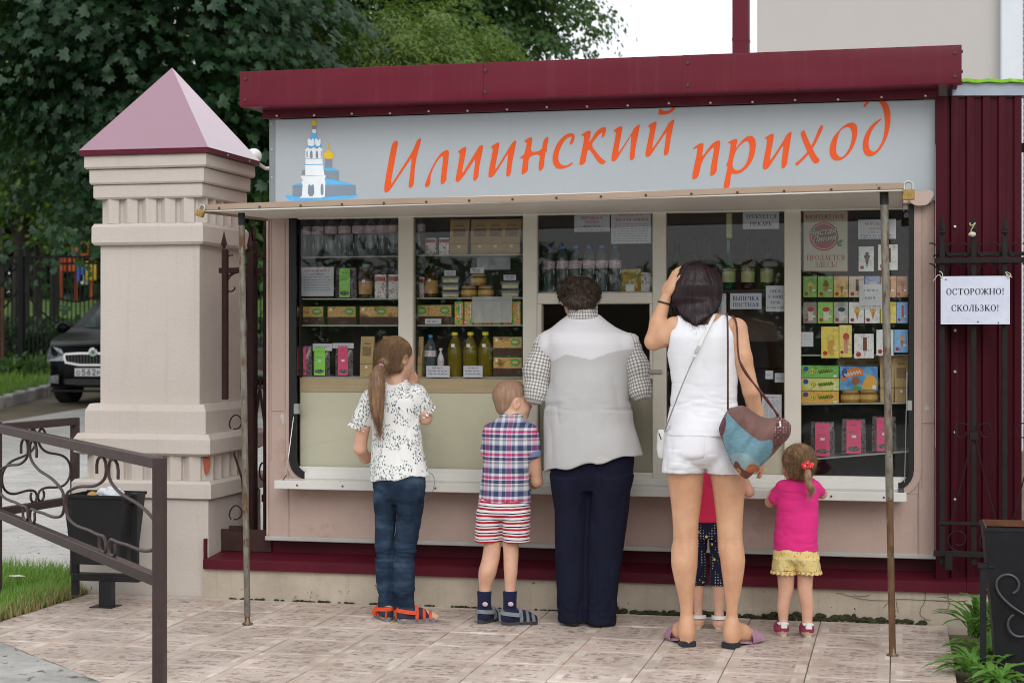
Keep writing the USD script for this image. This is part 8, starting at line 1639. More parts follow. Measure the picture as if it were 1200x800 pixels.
bag_piece([(875,546),(881,543),(890,546),(887,552),(878,554),(874,550)],'print_orange',mat('bag_print_orange',(0.42,0.15,0.05),(0.3,0.08,0.04),ns=60,rough=.5),.0075);bag_piece([(862,548),(867,549),(869,554),(865,556)],'print_tan',mat('bag_print_tan',(0.40,0.26,0.10),rough=.5),.0075)
for k,q in enumerate([[T(851,368,.02),T(852.5,375,-.075),T(853,420,-.13),D_(853,460,-.03),D_(853,480,-.02)],[T(858,370,.03),T(864,392,-.06),T(866,420,-.09),D_(884,450,-.02),D_(912,489,-.03)],[T(866,421,-.085),D_(886,453,-.03),D_(913,487,-.04)]]):
    put('cord', tube(spline(np.array(q), 26), .0042, 6), mat('cord_maroon', (0.11, 0.035, 0.035), (0.075, 0.02, 0.02), ns=120, rough=.8), bp, smooth=True)
put('cord_end', tube([D_(914, 493, -.075), D_(914.5, 500, -.08)], .004, 6), m_white, bp)
# ------------------------------------------------------------------ girl with ponytail
def leg_pair(B, T, rows_l, rows_r, dy=0.0, grow=0.0, k=.012, depth=1.0):
    B.loft(T.rows(rows_l, dy=dy, grow=grow, depth=depth), k);B.loft(T.rows(rows_r, dy=dy, grow=grow, depth=depth), k)
def sandal_strap(o, h_, d, a, w, m, lift=.05, half=.036, name='sandal_strap', t=.007):
    d=np.asarray(d, float)/np.linalg.norm(d);s_=np.cross(EZ, d);q=h_*[1, 1, 0]+d*a
    strap(o,[q+s_*half+(0,0,.018),q+s_*half*.8+(0,0,lift*.75),q+(0,0,lift),q-s_*half*.8+(0,0,lift*.75),q-s_*half+(0,0,.018)],w,t,m,name)
T=Pose(-0.44, 470);s=T.s
foot=T(470, 727);foot[2]=0
gi=person('girl with long ponytail in white floral blouse, blue jeans and orange sandals', -.44, 470, foot)
B=Shape(.02)
B.loft(T.rows([(446,452,476,.8,.03),(455,442,486,.5,.02),(465,434,492,.5),(490,440,488,.6),(520,442,492,.65),(550,441,496,.72),(580,440,498,.75)],dy=.02),.02)
B.cone(T(463, 450, .03), T(464, 430, .05), s*10, s*9.5, .02);Rg, Lg=head(B, T(464, 419, .07), (.55, .83, -.06), (0, .1, 1), .188, 1.12)
B.limb([T(432,470,.02),T(425,500,.01),T(422,525,.02)],[s*10,s*8.5,s*7.5],.015);B.limb([T(422,525,.02),T(428,536,.10),T(440,534,.20)],[s*7.5,s*7,s*4.8],.01);hand(B,T(441,534,.21),(.6,.8,0),(0,0,1),.13,1,.5)
B.limb([T(490,462,.02),T(497,480,.04),T(499,490,.06)],[s*9.5,s*8,s*7.3],.015);B.limb([T(499,490,.06),T(494,470,.13),T(484,452,.17)],[s*7.2,s*6.4,s*4.6],.01);hand(B,T(484,451,.17),(-.25,.1,.9),(.7,-.4,0),.13,1,.7)
leg_pair(B,T,[(570,442,464,1),(650,444,460,1),(705,448,460,1),(718,447,460,1.2)],[(570,468,496,1),(650,463,485,1),(705,468,482,1),(718,467,483,1.2)])
gf=[(T(453, 720, -.02), np.array([-.55, .84, 0])), (T(474, 722, -.05), np.array([.93, .36, 0]))]
for h_, d in gf:
    d=d/np.linalg.norm(d);h_[2]=.035;B.ell(h_,(.026,.028,.028),None,.02);B.cone(h_+(0,0,.0),h_+d*.12+(0,0,-.012),.026,.020,.02);B.cone(h_+d*.07+(0,0,.012),h_+d*.145+(0,0,-.012),.022,.016,.02)
BB=B;eyes(gi, Rg, Lg, .188)
def floral(N, L):
    N['wn']=('noise_texture',{'scale':11.0,'detail':3.0});N['v']=('voronoi_texture',{'scale':125.0,'randomness':1.0});N['mp']=('mapping',{'scale':(1.0,1.0,.62),'rotation':(0,.7,0)});N['r']=('rgb_ramp',{'ramp':[(0,(1,1,1)),(.42,(0,0,0))],'interpolate':False});N['r2']=('rgb_ramp',{'ramp':[(0,(0,0,0)),(.44,(1,1,1))],'interpolate':False})
    N['cr']=('rgb_ramp',{'ramp':[(0,(.15,.18,.18)),(.5,(.27,.32,.30)),(.8,(.10,.12,.13)),(.96,(.45,.24,.22))],'interpolate':False});N['m1']=('mix',{'mix_type':'multiply','fac':1.0});N['m2']=('mix',{'color1':(.70,.70,.68)});N['sp']=('separate_color',{})
    L+=[('tc.object','wn.vector'),('tc.object','mp.vector'),('mp.vector','v.vector'),('v.distance','r.fac'),('wn.fac','r2.fac'),('r.color','m1.color1'),('r2.color','m1.color2'),('v.color','sp.color'),('sp.r','cr.fac'),('m1.color','m2.fac'),('cr.color','m2.color2')];return 'm2.color'
m_flo=pattern('floral_cotton', floral)
S=Shape(.02);S.loft(T.rows([(447,452,477,.95,.035),(453,445,484,.75,.03),(460,434,491,.6,.02),(470,432,492,.6),(490,437,490,.66),(515,437,493,.72),(540,435.5,498,.76),(560,434,503,.78)],dy=.02,grow=.008),.02)
S.limb([T(435, 468, .02), T(424, 492, .01)], [s*12.5, s*12], .02);S.limb([T(488, 462, .02), T(496, 474, .04)], [s*12.5, s*11.5], .02)
BLS=S;bl=relax(S.mesh(.005),4);bl=folds(bl,.005,(9,9,2.5),7,True,lambda v:np.clip((T(470,462)[2]-v[:,2])/.08,.2,1));v,f=bl;low=np.clip((T(470,520)[2]-v[:,2])/.15,0,1);v=v.copy();v[:,2]+=low*((v[:,0]-T(470,550)[0])*.12+.005*np.sin(v[:,0]*45));put('blouse',(v,f),m_flo,gi,smooth=True)
def ruffle(c, e1, e2, r1, r2, h, m, parent, n=70, waves=16, amp=.004, name='ruffle'):
    a=np.linspace(0, 6.2832, n+1);rows=[]
    for t in np.linspace(0,1,4):rows.append(np.array([c+e1*(r1+amp*t*math.sin(waves*q)*2)*math.cos(q)+e2*(r2+amp*t*math.sin(waves*q)*2)*math.sin(q)+h*t+h/np.linalg.norm(h)*amp*t*math.cos(waves*q)for q in a]))
    v=np.vstack(rows);f=[];m_=n+1
    for k in range(3):
        i=np.arange(n)+k*m_;f+=[np.stack([i, i+1, i+m_+1], 1), np.stack([i, i+m_+1, i+m_], 1)]
    put(name, (v, np.vstack(f)), m, parent, smooth=True)
ruffle(T(464.5, 449, .05), EX, EY, s*13, s*11.5, np.array([0, -.004, .013]), m_flo, gi)
for c_, ax_, r in((T(423, 494, .01), T(424, 492, .01)-T(435, 468, .02), s*11.2), (T(496.5, 476, .045), T(496, 474, .04)-T(488, 462, .02), s*10.5)):
    ax_=ax_/np.linalg.norm(ax_);e1=np.cross(ax_,EY);e1/=np.linalg.norm(e1);ruffle(c_+ax_*s*5,e1,np.cross(ax_,e1),r,r,ax_*.018,m_flo,gi,waves=13)
m_jean=graph('blue_denim',{'tc':('texture_coordinate',{}),'n':('noise_texture',{'scale':6.0,'detail':4.0}),'mp':('mapping',{'scale':(1,1,2.2)}),'r':('rgb_ramp',{'ramp':[(0.34,(0.010,0.017,0.032)),(0.54,(0.020,0.037,0.066)),(0.74,(0.06,0.095,0.14))]}),'w':('noise_texture',{'scale':420.0,'detail':1.0}),'b':('bump',{'strength':.5,'distance':.003}),'p':('principled_bsdf',{'roughness':.85,'specular_ior_level':.1})},
    [('tc.object','mp.vector'),('mp.vector','n.vector'),('n.fac','r.fac'),('r.color','p.base_color'),('tc.object','w.vector'),('w.fac','b.height'),('b.normal','p.normal')])
S=Shape(.012);S.loft(T.rows([(548,437,499,.78),(565,436,499,.8,-.005),(580,438,497,.76,-.005),(590,442,493,.62)],dy=.02,grow=.004),.012)
S.loft(T.rows([(578,437,468,1.4),(596,438,466,1.3),(620,439,463,1.1),(645,438.5,462,1.0),(660,439,462.5,1.0),(690,441.5,463,1.0),(712,443,463.5,1.1)],dy=.015),.01);S.loft(T.rows([(578,466,498,1.4),(596,465,496,1.3),(615,464,493,1.1),(640,461,488.5,1.0),(660,459.5,487,1.0),(690,460,486,1.0),(713,461.5,486,1.1)],dy=.005),.01)
jm=relax(S.mesh(.0055), 2);zk=[T(470, y)[2]for y in(652, 700)]
jm=folds(jm,.0065,(6,6,34),3,True,lambda v:np.exp(-((v[:,2]-zk[0])/.06)**2)+.9*np.exp(-((v[:,2]-zk[1])/.05)**2)+.12);jm=folds(jm,.005,(11,11,6),6);put('jeans',jm,m_jean,gi,smooth=True)
put('body',relax(BB.mesh(.005,[([BLS],T(470,553)[2],T(470,452)[2]),([S],T(470,708)[2],T(470,560)[2])],[(T(422,508,.01),T(422,526,.02),.055),(T(422,526,.02),T(440,534,.22),.06),(T(498,486,.05),T(499,492,.06),.045),(T(499,490,.08),T(484,450,.2),.055),(T(464,452,.03),T(464,430,.05),.055)]),2),m_pale,gi,smooth=True)
for pts in([(444,562),(452,561.5),(460.5,562),(461,580),(454,586),(446,580),(444,562)],[(469,561),(480,559.5),(493,558.5),(494,580),(485,592),(471,583),(469,561)]):
    from scipy.spatial import cKDTree
    q=spline(np.array([T(a,b,-.16)for a,b in pts]),50);tv=jm[0][normals(*jm)[:,1]<-.2];_,ii_=cKDTree(tv[:,[0,2]]).query(q[:,[0,2]]);q[:,1]=tv[ii_,1]-.0012;put('pocket_seam',tube(q,.0013,4),mat('denim_seam',(0.075,0.105,0.15),rough=.9),gi)
m_sgrey=mat('sandal_sole_grey',(0.20,0.20,0.205),(0.15,0.15,0.155),ns=20,rough=.7);m_sor=mat('sandal_orange',(0.62,0.08,0.02),(0.5,0.05,0.015),ns=40,rough=.55);m_sdk=mat('sandal_navy',(0.03,0.035,0.06),(0.02,0.022,0.035),ns=50,rough=.8)
def sandal(o, h_, d, L, W, sole, a, b, sock=None):
    d=d/np.linalg.norm(d);s_=np.cross(EZ, d);hh=h_*[1, 1, 0]
    shoe_sole(o, hh-d*.034, d, L, W, .022, sole);k=L/.19
    S=Shape(.012);S.cone(hh-d*.004+(0,0,.037),hh+d*.07*k+(0,0,.036),.033,.032*k,.012);S.cone(hh+d*.07*k+(0,0,.036),hh+d*.125*k+(0,0,.026),.030*k,.022*k,.012);S.cut((0,0,.02),(0,0,-1));put('upper',S.mesh(.004),b,o,smooth=True)
    for q,w,lf,hf in((.118*k,.014,.050,.036*k),(.088*k,.013,.062,.037*k),(.055*k,.015,.076,.036*k)):sandal_strap(o,hh,d,q,w,a,lf,hf)
    q=hh;strap(o,[q+d*.055*k+s_*.033+(0,0,.05),q+s_*.036+(0,0,.056),q-d*.036+(0,0,.060),q-s_*.036+(0,0,.056),q+d*.055*k-s_*.033+(0,0,.05)],.006,.018,a,'heel_strap',22)
    strap(o,[q-d*.034+s_*.012+(0,0,.02),q-d*.037+s_*.008+(0,0,.06)],.016,.006,a,'heel_strap',6);strap(o,[q+d*.02+s_*.034+(0,0,.022),q+d*.045+s_*.034+(0,0,.055)],.008,.006,a,'side_strap',6)
for h_, d in gf:sandal(gi, h_, d, .19, .075, m_sgrey, m_sor, m_sdk)
def cap_hair(T, c, rr, Lf, cutf, hair_m, o, gather=None, n=1400, length=.06, seed=1, h=.005, groove=.006, extra=None, Rr=None, jitter=.08):
    """close hair over the skull, combed towards a gathering point"""
    S=Shape(.012);S.ell(c, rr, Rr, .01)
    if extra:extra(S)
    S.ell(cutf[0], cutf[1], cutf[2]if len(cutf)>2 else None, .012, True);
    for q in(-1, 1):S.ell(Lf(q*.44, .07, -.08), np.array([1, 1, 1.2])*.026/.18*(Lf(0, 0, 1)-Lf(0, 0, 0))[2], None, .008, True)
    hm=relax(S.mesh(h), 2);v, f=hm
    if gather is not None:
        rel=v-gather;ang=np.arctan2(rel[:,2],rel[:,0]);dsp=(meshkit.fbm(np.stack([ang*7,np.linalg.norm(rel,axis=1)*8,v[:,1]*4],1),3,seed)-.5)*groove;v=v+normals(v,f)*dsp[:,None];hm=(v,f)
    put('hair', hm, hair_m, o, smooth=True)
    fl=(lambda p:(gather-p)/np.linalg.norm(gather-p,axis=1,keepdims=True))if gather is not None else(lambda p:np.stack([p[:,0]*0,-(p[:,1]-c[1]),-.4+0*p[:,0]],1))
    if n:strands('hair_strands', comb(hm, n, fl, length, 7, .0025, seed, None, jitter), .00045, hair_m, o)
m_hlb=hair_mat('hair_light_brown',(0.11,0.06,0.032),(0.29,0.175,0.095),.42);m_hbl=hair_mat('hair_blond',(0.15,0.085,0.045),(0.36,0.23,0.125),.42)
tie_g=T(447, 428.5, -.05)
cap_hair(T,Lg(0,-.05,.125),np.array([.425,.465,.425])*.188,Lg,(Lg(.02,.50,-.12),(s*13,s*16,s*26),Rg),m_hlb,gi,tie_g,3600,.085,2,Rr=Rg,jitter=.13,extra=lambda S:(S.ell(T(461,430,.03),(s*13,s*12,s*10),None,.015),S.ell(T(450,426,-.02),(s*8,s*9,s*8),None,.015)))
tail_ax=spline([tie_g,T(443,437,-.085),T(441.5,455,-.10),T(442,478,-.11),T(445,500,-.11)],12);S=Shape(.01);S.limb(list(tail_ax),list(np.interp(np.linspace(0,1,12),[0,.12,.35,.6,.85,1],[s*3,s*6,s*8.5,s*8,s*5.5,s*1.5])),.01);pt=relax(S.mesh(.004),1)
v,f=pt;ang=np.arctan2(v[:,0]-np.interp(-v[:,2],-tail_ax[:,2],tail_ax[:,0]),-(v[:,1]-tail_ax[3,1]));v=v+normals(v,f)*((meshkit.fbm(np.stack([ang*5,v[:,2]*9,v[:,1]*0],1),3,3)-.5)*.012)[:,None];pt=(v,f);put('ponytail',pt,m_hlb,gi,smooth=True)
strands('ponytail_strands',comb(pt,1500,lambda p:np.stack([.05+0*p[:,0],0*p[:,0],-1+0*p[:,0]],1),.10,8,.003,8,None,.12),.00045,m_hlb,gi)
put('hair_tie',rough(xf(lathe([(s*2.2,-.006),(s*3.6,0),(s*2.2,.006)],14),rx(1.0),tie_g+(0,-.012,0)),.002,90,1),mat('tie_lilac',(0.5,0.25,0.45),rough=.7),gi)

# ------------------------------------------------------------------ boy in plaid shirt
T=Pose(-0.42, 595);s=T.s
foot=T(595, 727);foot[2]=0
bo=person('small boy with cropped fair hair in plaid shirt and red striped shorts at counter', -.42, 595, foot)
B=Shape(.02);B.loft(T.rows([(487,588,610,.85,.04),(495,578,620,.6,.02),(505,572,626,.55),(540,570,622,.7),(580,566,620,.75),(605,566,622,.75)],dy=.02),.02)
B.cone(T(599, 492, .04), T(599, 480, .06), s*10, s*10, .02);Rb, Lb=head(B, T(600, 470, .08), (.84, .55, -.04), (0, .05, 1), .200, 1.05)
B.limb([T(574,506,.02),T(571,530,.06),T(585,548,.14)],[s*9,s*8,s*6.5],.015);B.cone(T(585,548,.14),T(600,556,.22),s*6.5,s*5,.01);hand(B,T(601,556,.22),(.7,.6,0),(0,0,1),.11,1,.4)
B.limb([T(623,508,.03),T(626,530,.04),T(629,562,.08)],[s*9,s*7.5,s*7],.015);B.limb([T(629,564,.08),T(626,566,.16),T(618,564,.22)],[s*7.2,s*6.5,s*4.6],.01);hand(B,T(617,564,.225),(-.5,.8,0),(0,0,1),.11,-1,.4)
leg_pair(B,T,[(610,563,588,1),(636,567,587,1),(652,565,586,1.0),(668,561,582.5,1.08,-.005),(690,561.5,575.5,1),(712,561,574,1.15)],[(610,590,616,1),(636,589,608,1),(652,590,607.5,1.0),(668,590.5,606.5,1.08,-.005),(690,591.5,604.5,1),(712,591,606,1.15)],dy=.015)
bf=[(T(566, 722, -.01), np.array([.35, .93, 0])), (T(596, 724, -.03), np.array([.88, .46, 0]))]
for h_, d in bf:d=d/np.linalg.norm(d);h_[2]=.035;B.ell(h_, (.026, .028, .028), None, .02);B.cone(h_, h_+d*.11+(0, 0, -.012), .025, .02, .02)
BB=B;eyes(bo, Rb, Lb, .200)
def plaid(N, L):
    N['sx']=('separate_xyz',{});L.append(('tc.object','sx.vector'));W,N_,Pk,Gy,Lt=(.70,.70,.72),(.085,.11,.22),(.62,.09,.28),(.42,.38,.36),(.48,.52,.62)
    a=stripe(N,L,'sx.x','a',1/.108,[(0,N_),(.20,W),(.34,N_),(.48,Lt),(.53,Pk),(.70,Lt),(.75,N_),(.86,W),(.96,Gy)],.45);b=stripe(N,L,'sx.z','b',1/.104,[(0,N_),(.22,Lt),(.28,W),(.42,Gy),(.50,W),(.56,N_),(.70,W),(.76,Pk),(.88,W)],.3)
    N['m']=('mix',{'fac':.5});N['m2']=('mix',{'mix_type':'multiply','fac':.6});L+=[(a,'m.color1'),(b,'m.color2'),('m.color','m2.color1'),(b,'m2.color2')];return 'm2.color'
m_plaid=pattern('plaid_cotton', plaid)
S=Shape(.018);S.loft(T.rows([(487,588,612,.95,.05),(494,579,619,.72,.03),(503,571,626,.62,.01),(520,569,624,.66),(545,566,620,.72),(570,564,619.5,.76),(587,561.5,621.5,.78)],dy=.02,grow=.006),.015)
S.limb([T(576,506,.02),T(572,526,.04)],[s*10.5,s*10],.015);S.limb([T(620,507,.03),T(624.5,530,.035)],[s*11.5,s*10],.015);PSS=S;ps_=relax(S.mesh(.005),3);ps_=folds(ps_,.004,(10,10,5),4);v,f=ps_;v=v.copy();v[:,2]+=np.clip((T(595,560)[2]-v[:,2])/.1,0,1)*.006*np.sin(v[:,0]*50);put('plaid_shirt',(v,f),m_plaid,bo,smooth=True)
S=Shape(.01);c0=T(600,489,.055);S.loft([(T(600,494)[2],c0[0],c0[1]-.01,s*16.5,s*15),(T(600,484.5)[2],c0[0],c0[1]+.005,s*13,s*12.5)]);put('collar',S.mesh(.0045),m_plaid,bo,smooth=True)
S=Shape(.008);S.limb([T(624.2,531,.035),T(624.8,535.5,.036)],[s*10.6,s*10.4],.005);S.cut(T(624,536),np.array([.15,0,-1]));S.cut(T(624,529),np.array([-.15,0,1]));put('sleeve_cuff',S.mesh(.004),fabric('cuff_blue',(0.16,0.19,0.30)),bo,smooth=True)
def red_stripe(N, L):
    N['sx']=('separate_xyz',{});N['n']=('noise_texture',{'scale':7.0});N['ma']=('math',{'math_type':'multiply_add','value2':.012});L+=[('tc.object','sx.vector'),('tc.object','n.vector'),('n.fac','ma.value1'),('sx.z','ma.value3')];W,R_,N_=(.68,.66,.66),(.42,.018,.035),(.02,.022,.06)
    return stripe(N, L, 'ma.value', 'a', 1/.031, [(0, W), (.22, R_), (.55, W), (.74, N_), (.90, W)])
m_rstr=pattern('striped_jersey', red_stripe)
S=Shape(.012);S.loft(T.rows([(582,562,620,.78),(598,559.5,621,.8),(607,562,618,.66)],dy=.02,grow=.003),.012);S.loft(T.rows([(598,558,591,1.35),(612,557.5,590,1.25),(622,556.5,589.5,1.15),(634.5,556,588.5,1.05)],dy=.018),.008);S.loft(T.rows([(598,588,621,1.35),(612,588,621,1.25),(622,588.5,621.5,1.15),(635,588.5,621,1.05)],dy=.015),.008)
SHS=S;sr=relax(S.mesh(.005), 3);sr=folds(sr, .0035, (12, 12, 7), 2);put('striped_shorts', sr, m_rstr, bo, smooth=True)
SKS=[]
m_sock=fabric('navy_sock',(0.015,0.018,0.05),ns=30,weave=300,bump=.6);m_bgrey=mat('sandal_grey',(0.19,0.205,0.21),(0.13,0.14,0.145),ns=30,rough=.6);m_bsole=mat('sandal_sole_dark',(0.045,0.047,0.05),rough=.7)
for(h_, d), xc, w in zip(bf, (567.5, 597.5), (8.2, 8)):
    S=Shape(.01);S.loft(T.rows([(692,xc-w,xc+w,1.0),(703,xc-w+.6,xc+w-.6,1.0),(716,xc-w+.5,xc+w-.5,1.05)],dy=.015,grow=.002),.01);S.cone(h_+(0,0,.004),h_+d/np.linalg.norm(d)*.09+(0,0,.0),.031,.027,.02);SKS.append(S);put('sock',relax(S.mesh(.004),2),m_sock,bo,smooth=True)
    put('sock_motif',ball(T(xc+1,707.5,-.035),(.013,.006,.011),2),mat('sock_motif',(0.5,0.42,0.52),(0.5,0.25,0.3),ns=90,rough=.9),bo,smooth=True)
    sandal(bo, h_, d, .178, .075, m_bsole, m_bgrey, m_sock)
put('body',relax(BB.mesh(.005,[([PSS],T(595,582)[2],T(595,492)[2]),([SHS],T(595,630)[2],T(595,592)[2]),(SKS,.004,T(595,695)[2])],[(T(626,540,.04),T(629,562,.08),.05),(T(629,564,.08),T(617,564,.25),.06),(T(572,534,.05),T(585,548,.14),.05),(T(585,548,.14),T(601,556,.25),.06),(T(599,492,.04),T(599,480,.06),.05)]),2),m_pale,bo,smooth=True)
m_hcrop=hair_mat('hair_cropped', (0.23, 0.135, 0.085), (0.33, 0.21, 0.14), .6)
cap_hair(T,Lb(0,-.05,.125),np.array([.368,.425,.378])*.2,Lb,(Lb(.0,.50,-.10),np.array([.40,.34,.40])*.2,Rb),m_hcrop,bo,None,2600,.006,5,h=.004,groove=0,extra=lambda S:S.ell(Lb(0,-.20,-.10),np.array([.26,.20,.24])*.2,Rb,.012),Rr=Rb,jitter=.5)

# ------------------------------------------------------------------ toddler girl in pink
T=Pose(-0.44, 935);s=T.s
foot=T(935, 744);foot[2]=0
tg=person('toddler girl with blond ponytail in bright pink top and yellow frilled shorts', -.44, 935, foot)
B=Shape(.02);B.loft(T.rows([(560,930,950,.9,.02),(567,918,956,.6),(585,912,957,.65),(615,911,955,.75),(645,910,957,.8),(660,910,958,.8)],dy=.02),.02)
B.cone(T(940, 565, .02), T(938, 552, .03), s*9, s*9, .02);Rt, Lt_=head(B, T(936, 545, .05), (-.30, .94, .05), (0, 0, 1), .182, 1.1)
B.limb([T(915,574,.02),T(906,583,.05),T(903,588,.08)],[s*8.5,s*7,s*6.2],.012);B.limb([T(903,588,.08),T(907,578,.16),T(914,572,.22)],[s*6.2,s*5.5,s*4.2],.01);hand(B,T(914,571,.225),(.4,.8,.2),(0,-.2,1),.095,1,.4)
B.limb([T(956,572,.02),T(963,578,.10),T(958,574,.2)],[s*8,s*6,s*4.5],.012);hand(B,T(957,574,.205),(-.4,.9,0),(0,0,1),.095,-1,.4)
leg_pair(B,T,[(655,909,932,1),(675,911,931,1),(690,912,930,1),(700,911.5,927.5,1.05),(712,910.5,925,1.05),(727,912.5,923.5,1),(738,912,924,1.2)],[(655,934,958,1),(675,934.5,953,1),(690,934.5,952,1),(700,936,953,1.05),(712,938.5,953.5,1.05),(727,940,952,1),(738,939.5,952.5,1.2)],dy=.015)
tf=[(T(917, 741, -.01), np.array([-.30, .95, 0])), (T(946.5, 742, -.01), np.array([-.22, .97, 0]))]
for h_, d in tf:d=d/np.linalg.norm(d);h_[2]=.03;B.ell(h_, (.023, .025, .026), None, .02);B.cone(h_, h_+d*.08+(0, 0, -.01), .022, .018, .02)
BB=B;eyes(tg, Rt, Lt_, .182)
m_pk=fabric('pink_jersey', (0.70, 0.035, 0.22), (0.64, 0.03, 0.19), ns=4, weave=900)
S=Shape(.018);S.loft(T.rows([(559.5,928,952,.95,.02),(565,919,957.5,.75),(575,912,958.5,.70),(595,911,958,.74),(620,909,957,.8),(645,907,957.5,.84)],dy=.02,grow=.005),.015);S.limb([T(918,571,.02),T(909,582,.04)],[s*9.5,s*9],.015);S.limb([T(952,570,.02),T(960,576,.06)],[s*9,s*7],.015);PKS=S;pk=relax(S.mesh(.005),3);pk=folds(pk,.003,(5,5,14),3);put('pink_top',pk,m_pk,tg,smooth=True)
def yel(N, L):
    N['v']=('voronoi_texture',{'scale':85.0});N['r']=('rgb_ramp',{'ramp':[(0,(1,1,1)),(.28,(0,0,0))],'interpolate':False});N['cr']=('rgb_ramp',{'ramp':[(0,(.5,.12,.10)),(.4,(.62,.60,.52)),(.75,(.35,.40,.22))],'interpolate':False});N['sp']=('separate_color',{});N['m']=('mix',{'color1':(.66,.52,.20)});L+=[('tc.object','v.vector'),('v.distance','r.fac'),('v.color','sp.color'),('sp.r','cr.fac'),('r.color','m.fac'),('cr.color','m.color2')];return 'm.color'
m_yel=pattern('yellow_print', yel)
S=Shape(.012);S.loft(T.rows([(640,908,956,.85),(652,905.5,959,.88),(659,908,957,.7)],dy=.02),.012);S.loft(T.rows([(652,905,934,1.5),(668,904,933,1.35)],dy=.018),.008);S.loft(T.rows([(652,931,960.5,1.5),(668,932,962,1.35)],dy=.018),.008);ys=relax(S.mesh(.005),3);ys=folds(ys,.0045,(16,16,6),2);put('yellow_shorts',ys,m_yel,tg,smooth=True)
put('body',relax(BB.mesh(.005,[([PKS],T(935,640)[2],T(935,564)[2]),([S],T(935,664)[2],T(935,646)[2])],[(T(905,585,.06),T(903,588,.08),.05),(T(903,588,.08),T(914,571,.25),.055),(T(962,578,.09),T(957,574,.25),.05),(T(940,566,.02),T(938,552,.03),.05)]),2),m_pale,tg,smooth=True)
for xc in(918.5, 947.5):ruffle(T(xc, 667, .018), EX, EY, s*14.6, s*19, np.array([0, 0, -.016]), m_yel, tg, waves=15, amp=.0035)
m_snk=mat('sneaker_maroon',(0.26,0.035,0.085),(0.21,0.025,0.065),ns=30,rough=.7);m_snw=mat('sneaker_white',(0.7,0.69,0.67),rough=.6);m_sns=mat('sneaker_sole',(0.48,0.38,0.28),rough=.7)
def sneaker(o, h_, d, k, up, tr, sole):
    d=d/np.linalg.norm(d);s_=np.cross(EZ,d);hh=h_*[1,1,0];shoe_sole(o,hh-d*.032,d,.135*k,.062*k,.014,sole);S=Shape(.014);S.cone(hh+(0,0,.032),hh+d*.035+(0,0,.036),.029*k,.030*k,.014);S.cone(hh+d*.03+(0,0,.03),hh+d*.08*k+(0,0,.022),.030*k,.021*k,.014);S.cut((0,0,.013),(0,0,-1));put('upper',relax(S.mesh(.004),2),up,o,smooth=True)
    put('heel_tab',xf(box(-.014,.014,-.036*k,-.022,.038,.066,.004),np.stack([s_,d,EZ],1),hh),tr,o);put('collar',xf(box(-.024,.024,-.026,.010,.052,.062,.004),np.stack([s_,d,EZ],1),hh),tr,o);put('lace_area',xf(box(-.011,.011,.028,.062,.042,.050,.003),np.stack([s_,d,EZ],1),hh),tr,o)
for h_, d in tf:sneaker(tg, h_, d, 1.0, m_snk, m_snw, m_sns)
gat=T(946, 545, -.09)
cap_hair(T,Lt_(0,-.05,.125),np.array([.425,.465,.425])*.182,Lt_,(Lt_(.0,.50,-.14),(s*15,s*16,s*25),Rt),m_hbl,tg,gat,3600,.07,4,Rr=Rt,jitter=.16,extra=lambda S:(S.ell(T(938,552,.0),(s*16,s*14,s*12),None,.012),S.ell(T(945,546,-.05),(s*6,s*8,s*6),None,.012)))
ax_=spline([T(946,550,-.10),T(946.5,558,-.115),T(947,564,-.12),T(950,570,-.12),T(947.5,579,-.115)],12);S=Shape(.008);S.limb(list(ax_),list(np.interp(np.linspace(0,1,12),[0,.25,.5,.7,1],[s*2.8,s*3.8,s*2.6,s*4.2,s*1.4])),.008);pt=S.mesh(.0035);put('ponytail',pt,m_hbl,tg,smooth=True)
strands('ponytail_strands', comb(pt, 500, lambda p:np.stack([0*p[:, 0], 0*p[:, 0], -1+0*p[:, 0]], 1), .035, 6, .002, 8, None, .15), .0004, m_hbl, tg)
m_bow=graph('bow_red',{'tc':('texture_coordinate',{}),'v':('voronoi_texture',{'scale':110.0}),'r':('rgb_ramp',{'ramp':[(0,(.7,.6,.6)),(.2,(.62,.02,.03))],'interpolate':False}),'p':('principled_bsdf',{'roughness':.6})},[('tc.object','v.vector'),('v.distance','r.fac'),('r.color','p.base_color')])
for q,rr_,a in(((942.5,546),(s*4.6,.014,s*3.2),.6),((950,545.5),(s*4.6,.014,s*3.4),-.5),((946,542.5),(s*3.2,.014,s*3.2),0),((946,547),(s*2.2,.016,s*2.2),0)):put('hair_bow',rough(xf(ball((0,0,0),rr_,3),ry(a),T(*q,-.105)),.0025,90,2),m_bow,tg,smooth=True)
put('hair_band', xf(lathe([(s*2.6, -.004), (s*3.3, 0), (s*2.6, .004)], 12), None, ax_[5]), m_pk, tg)

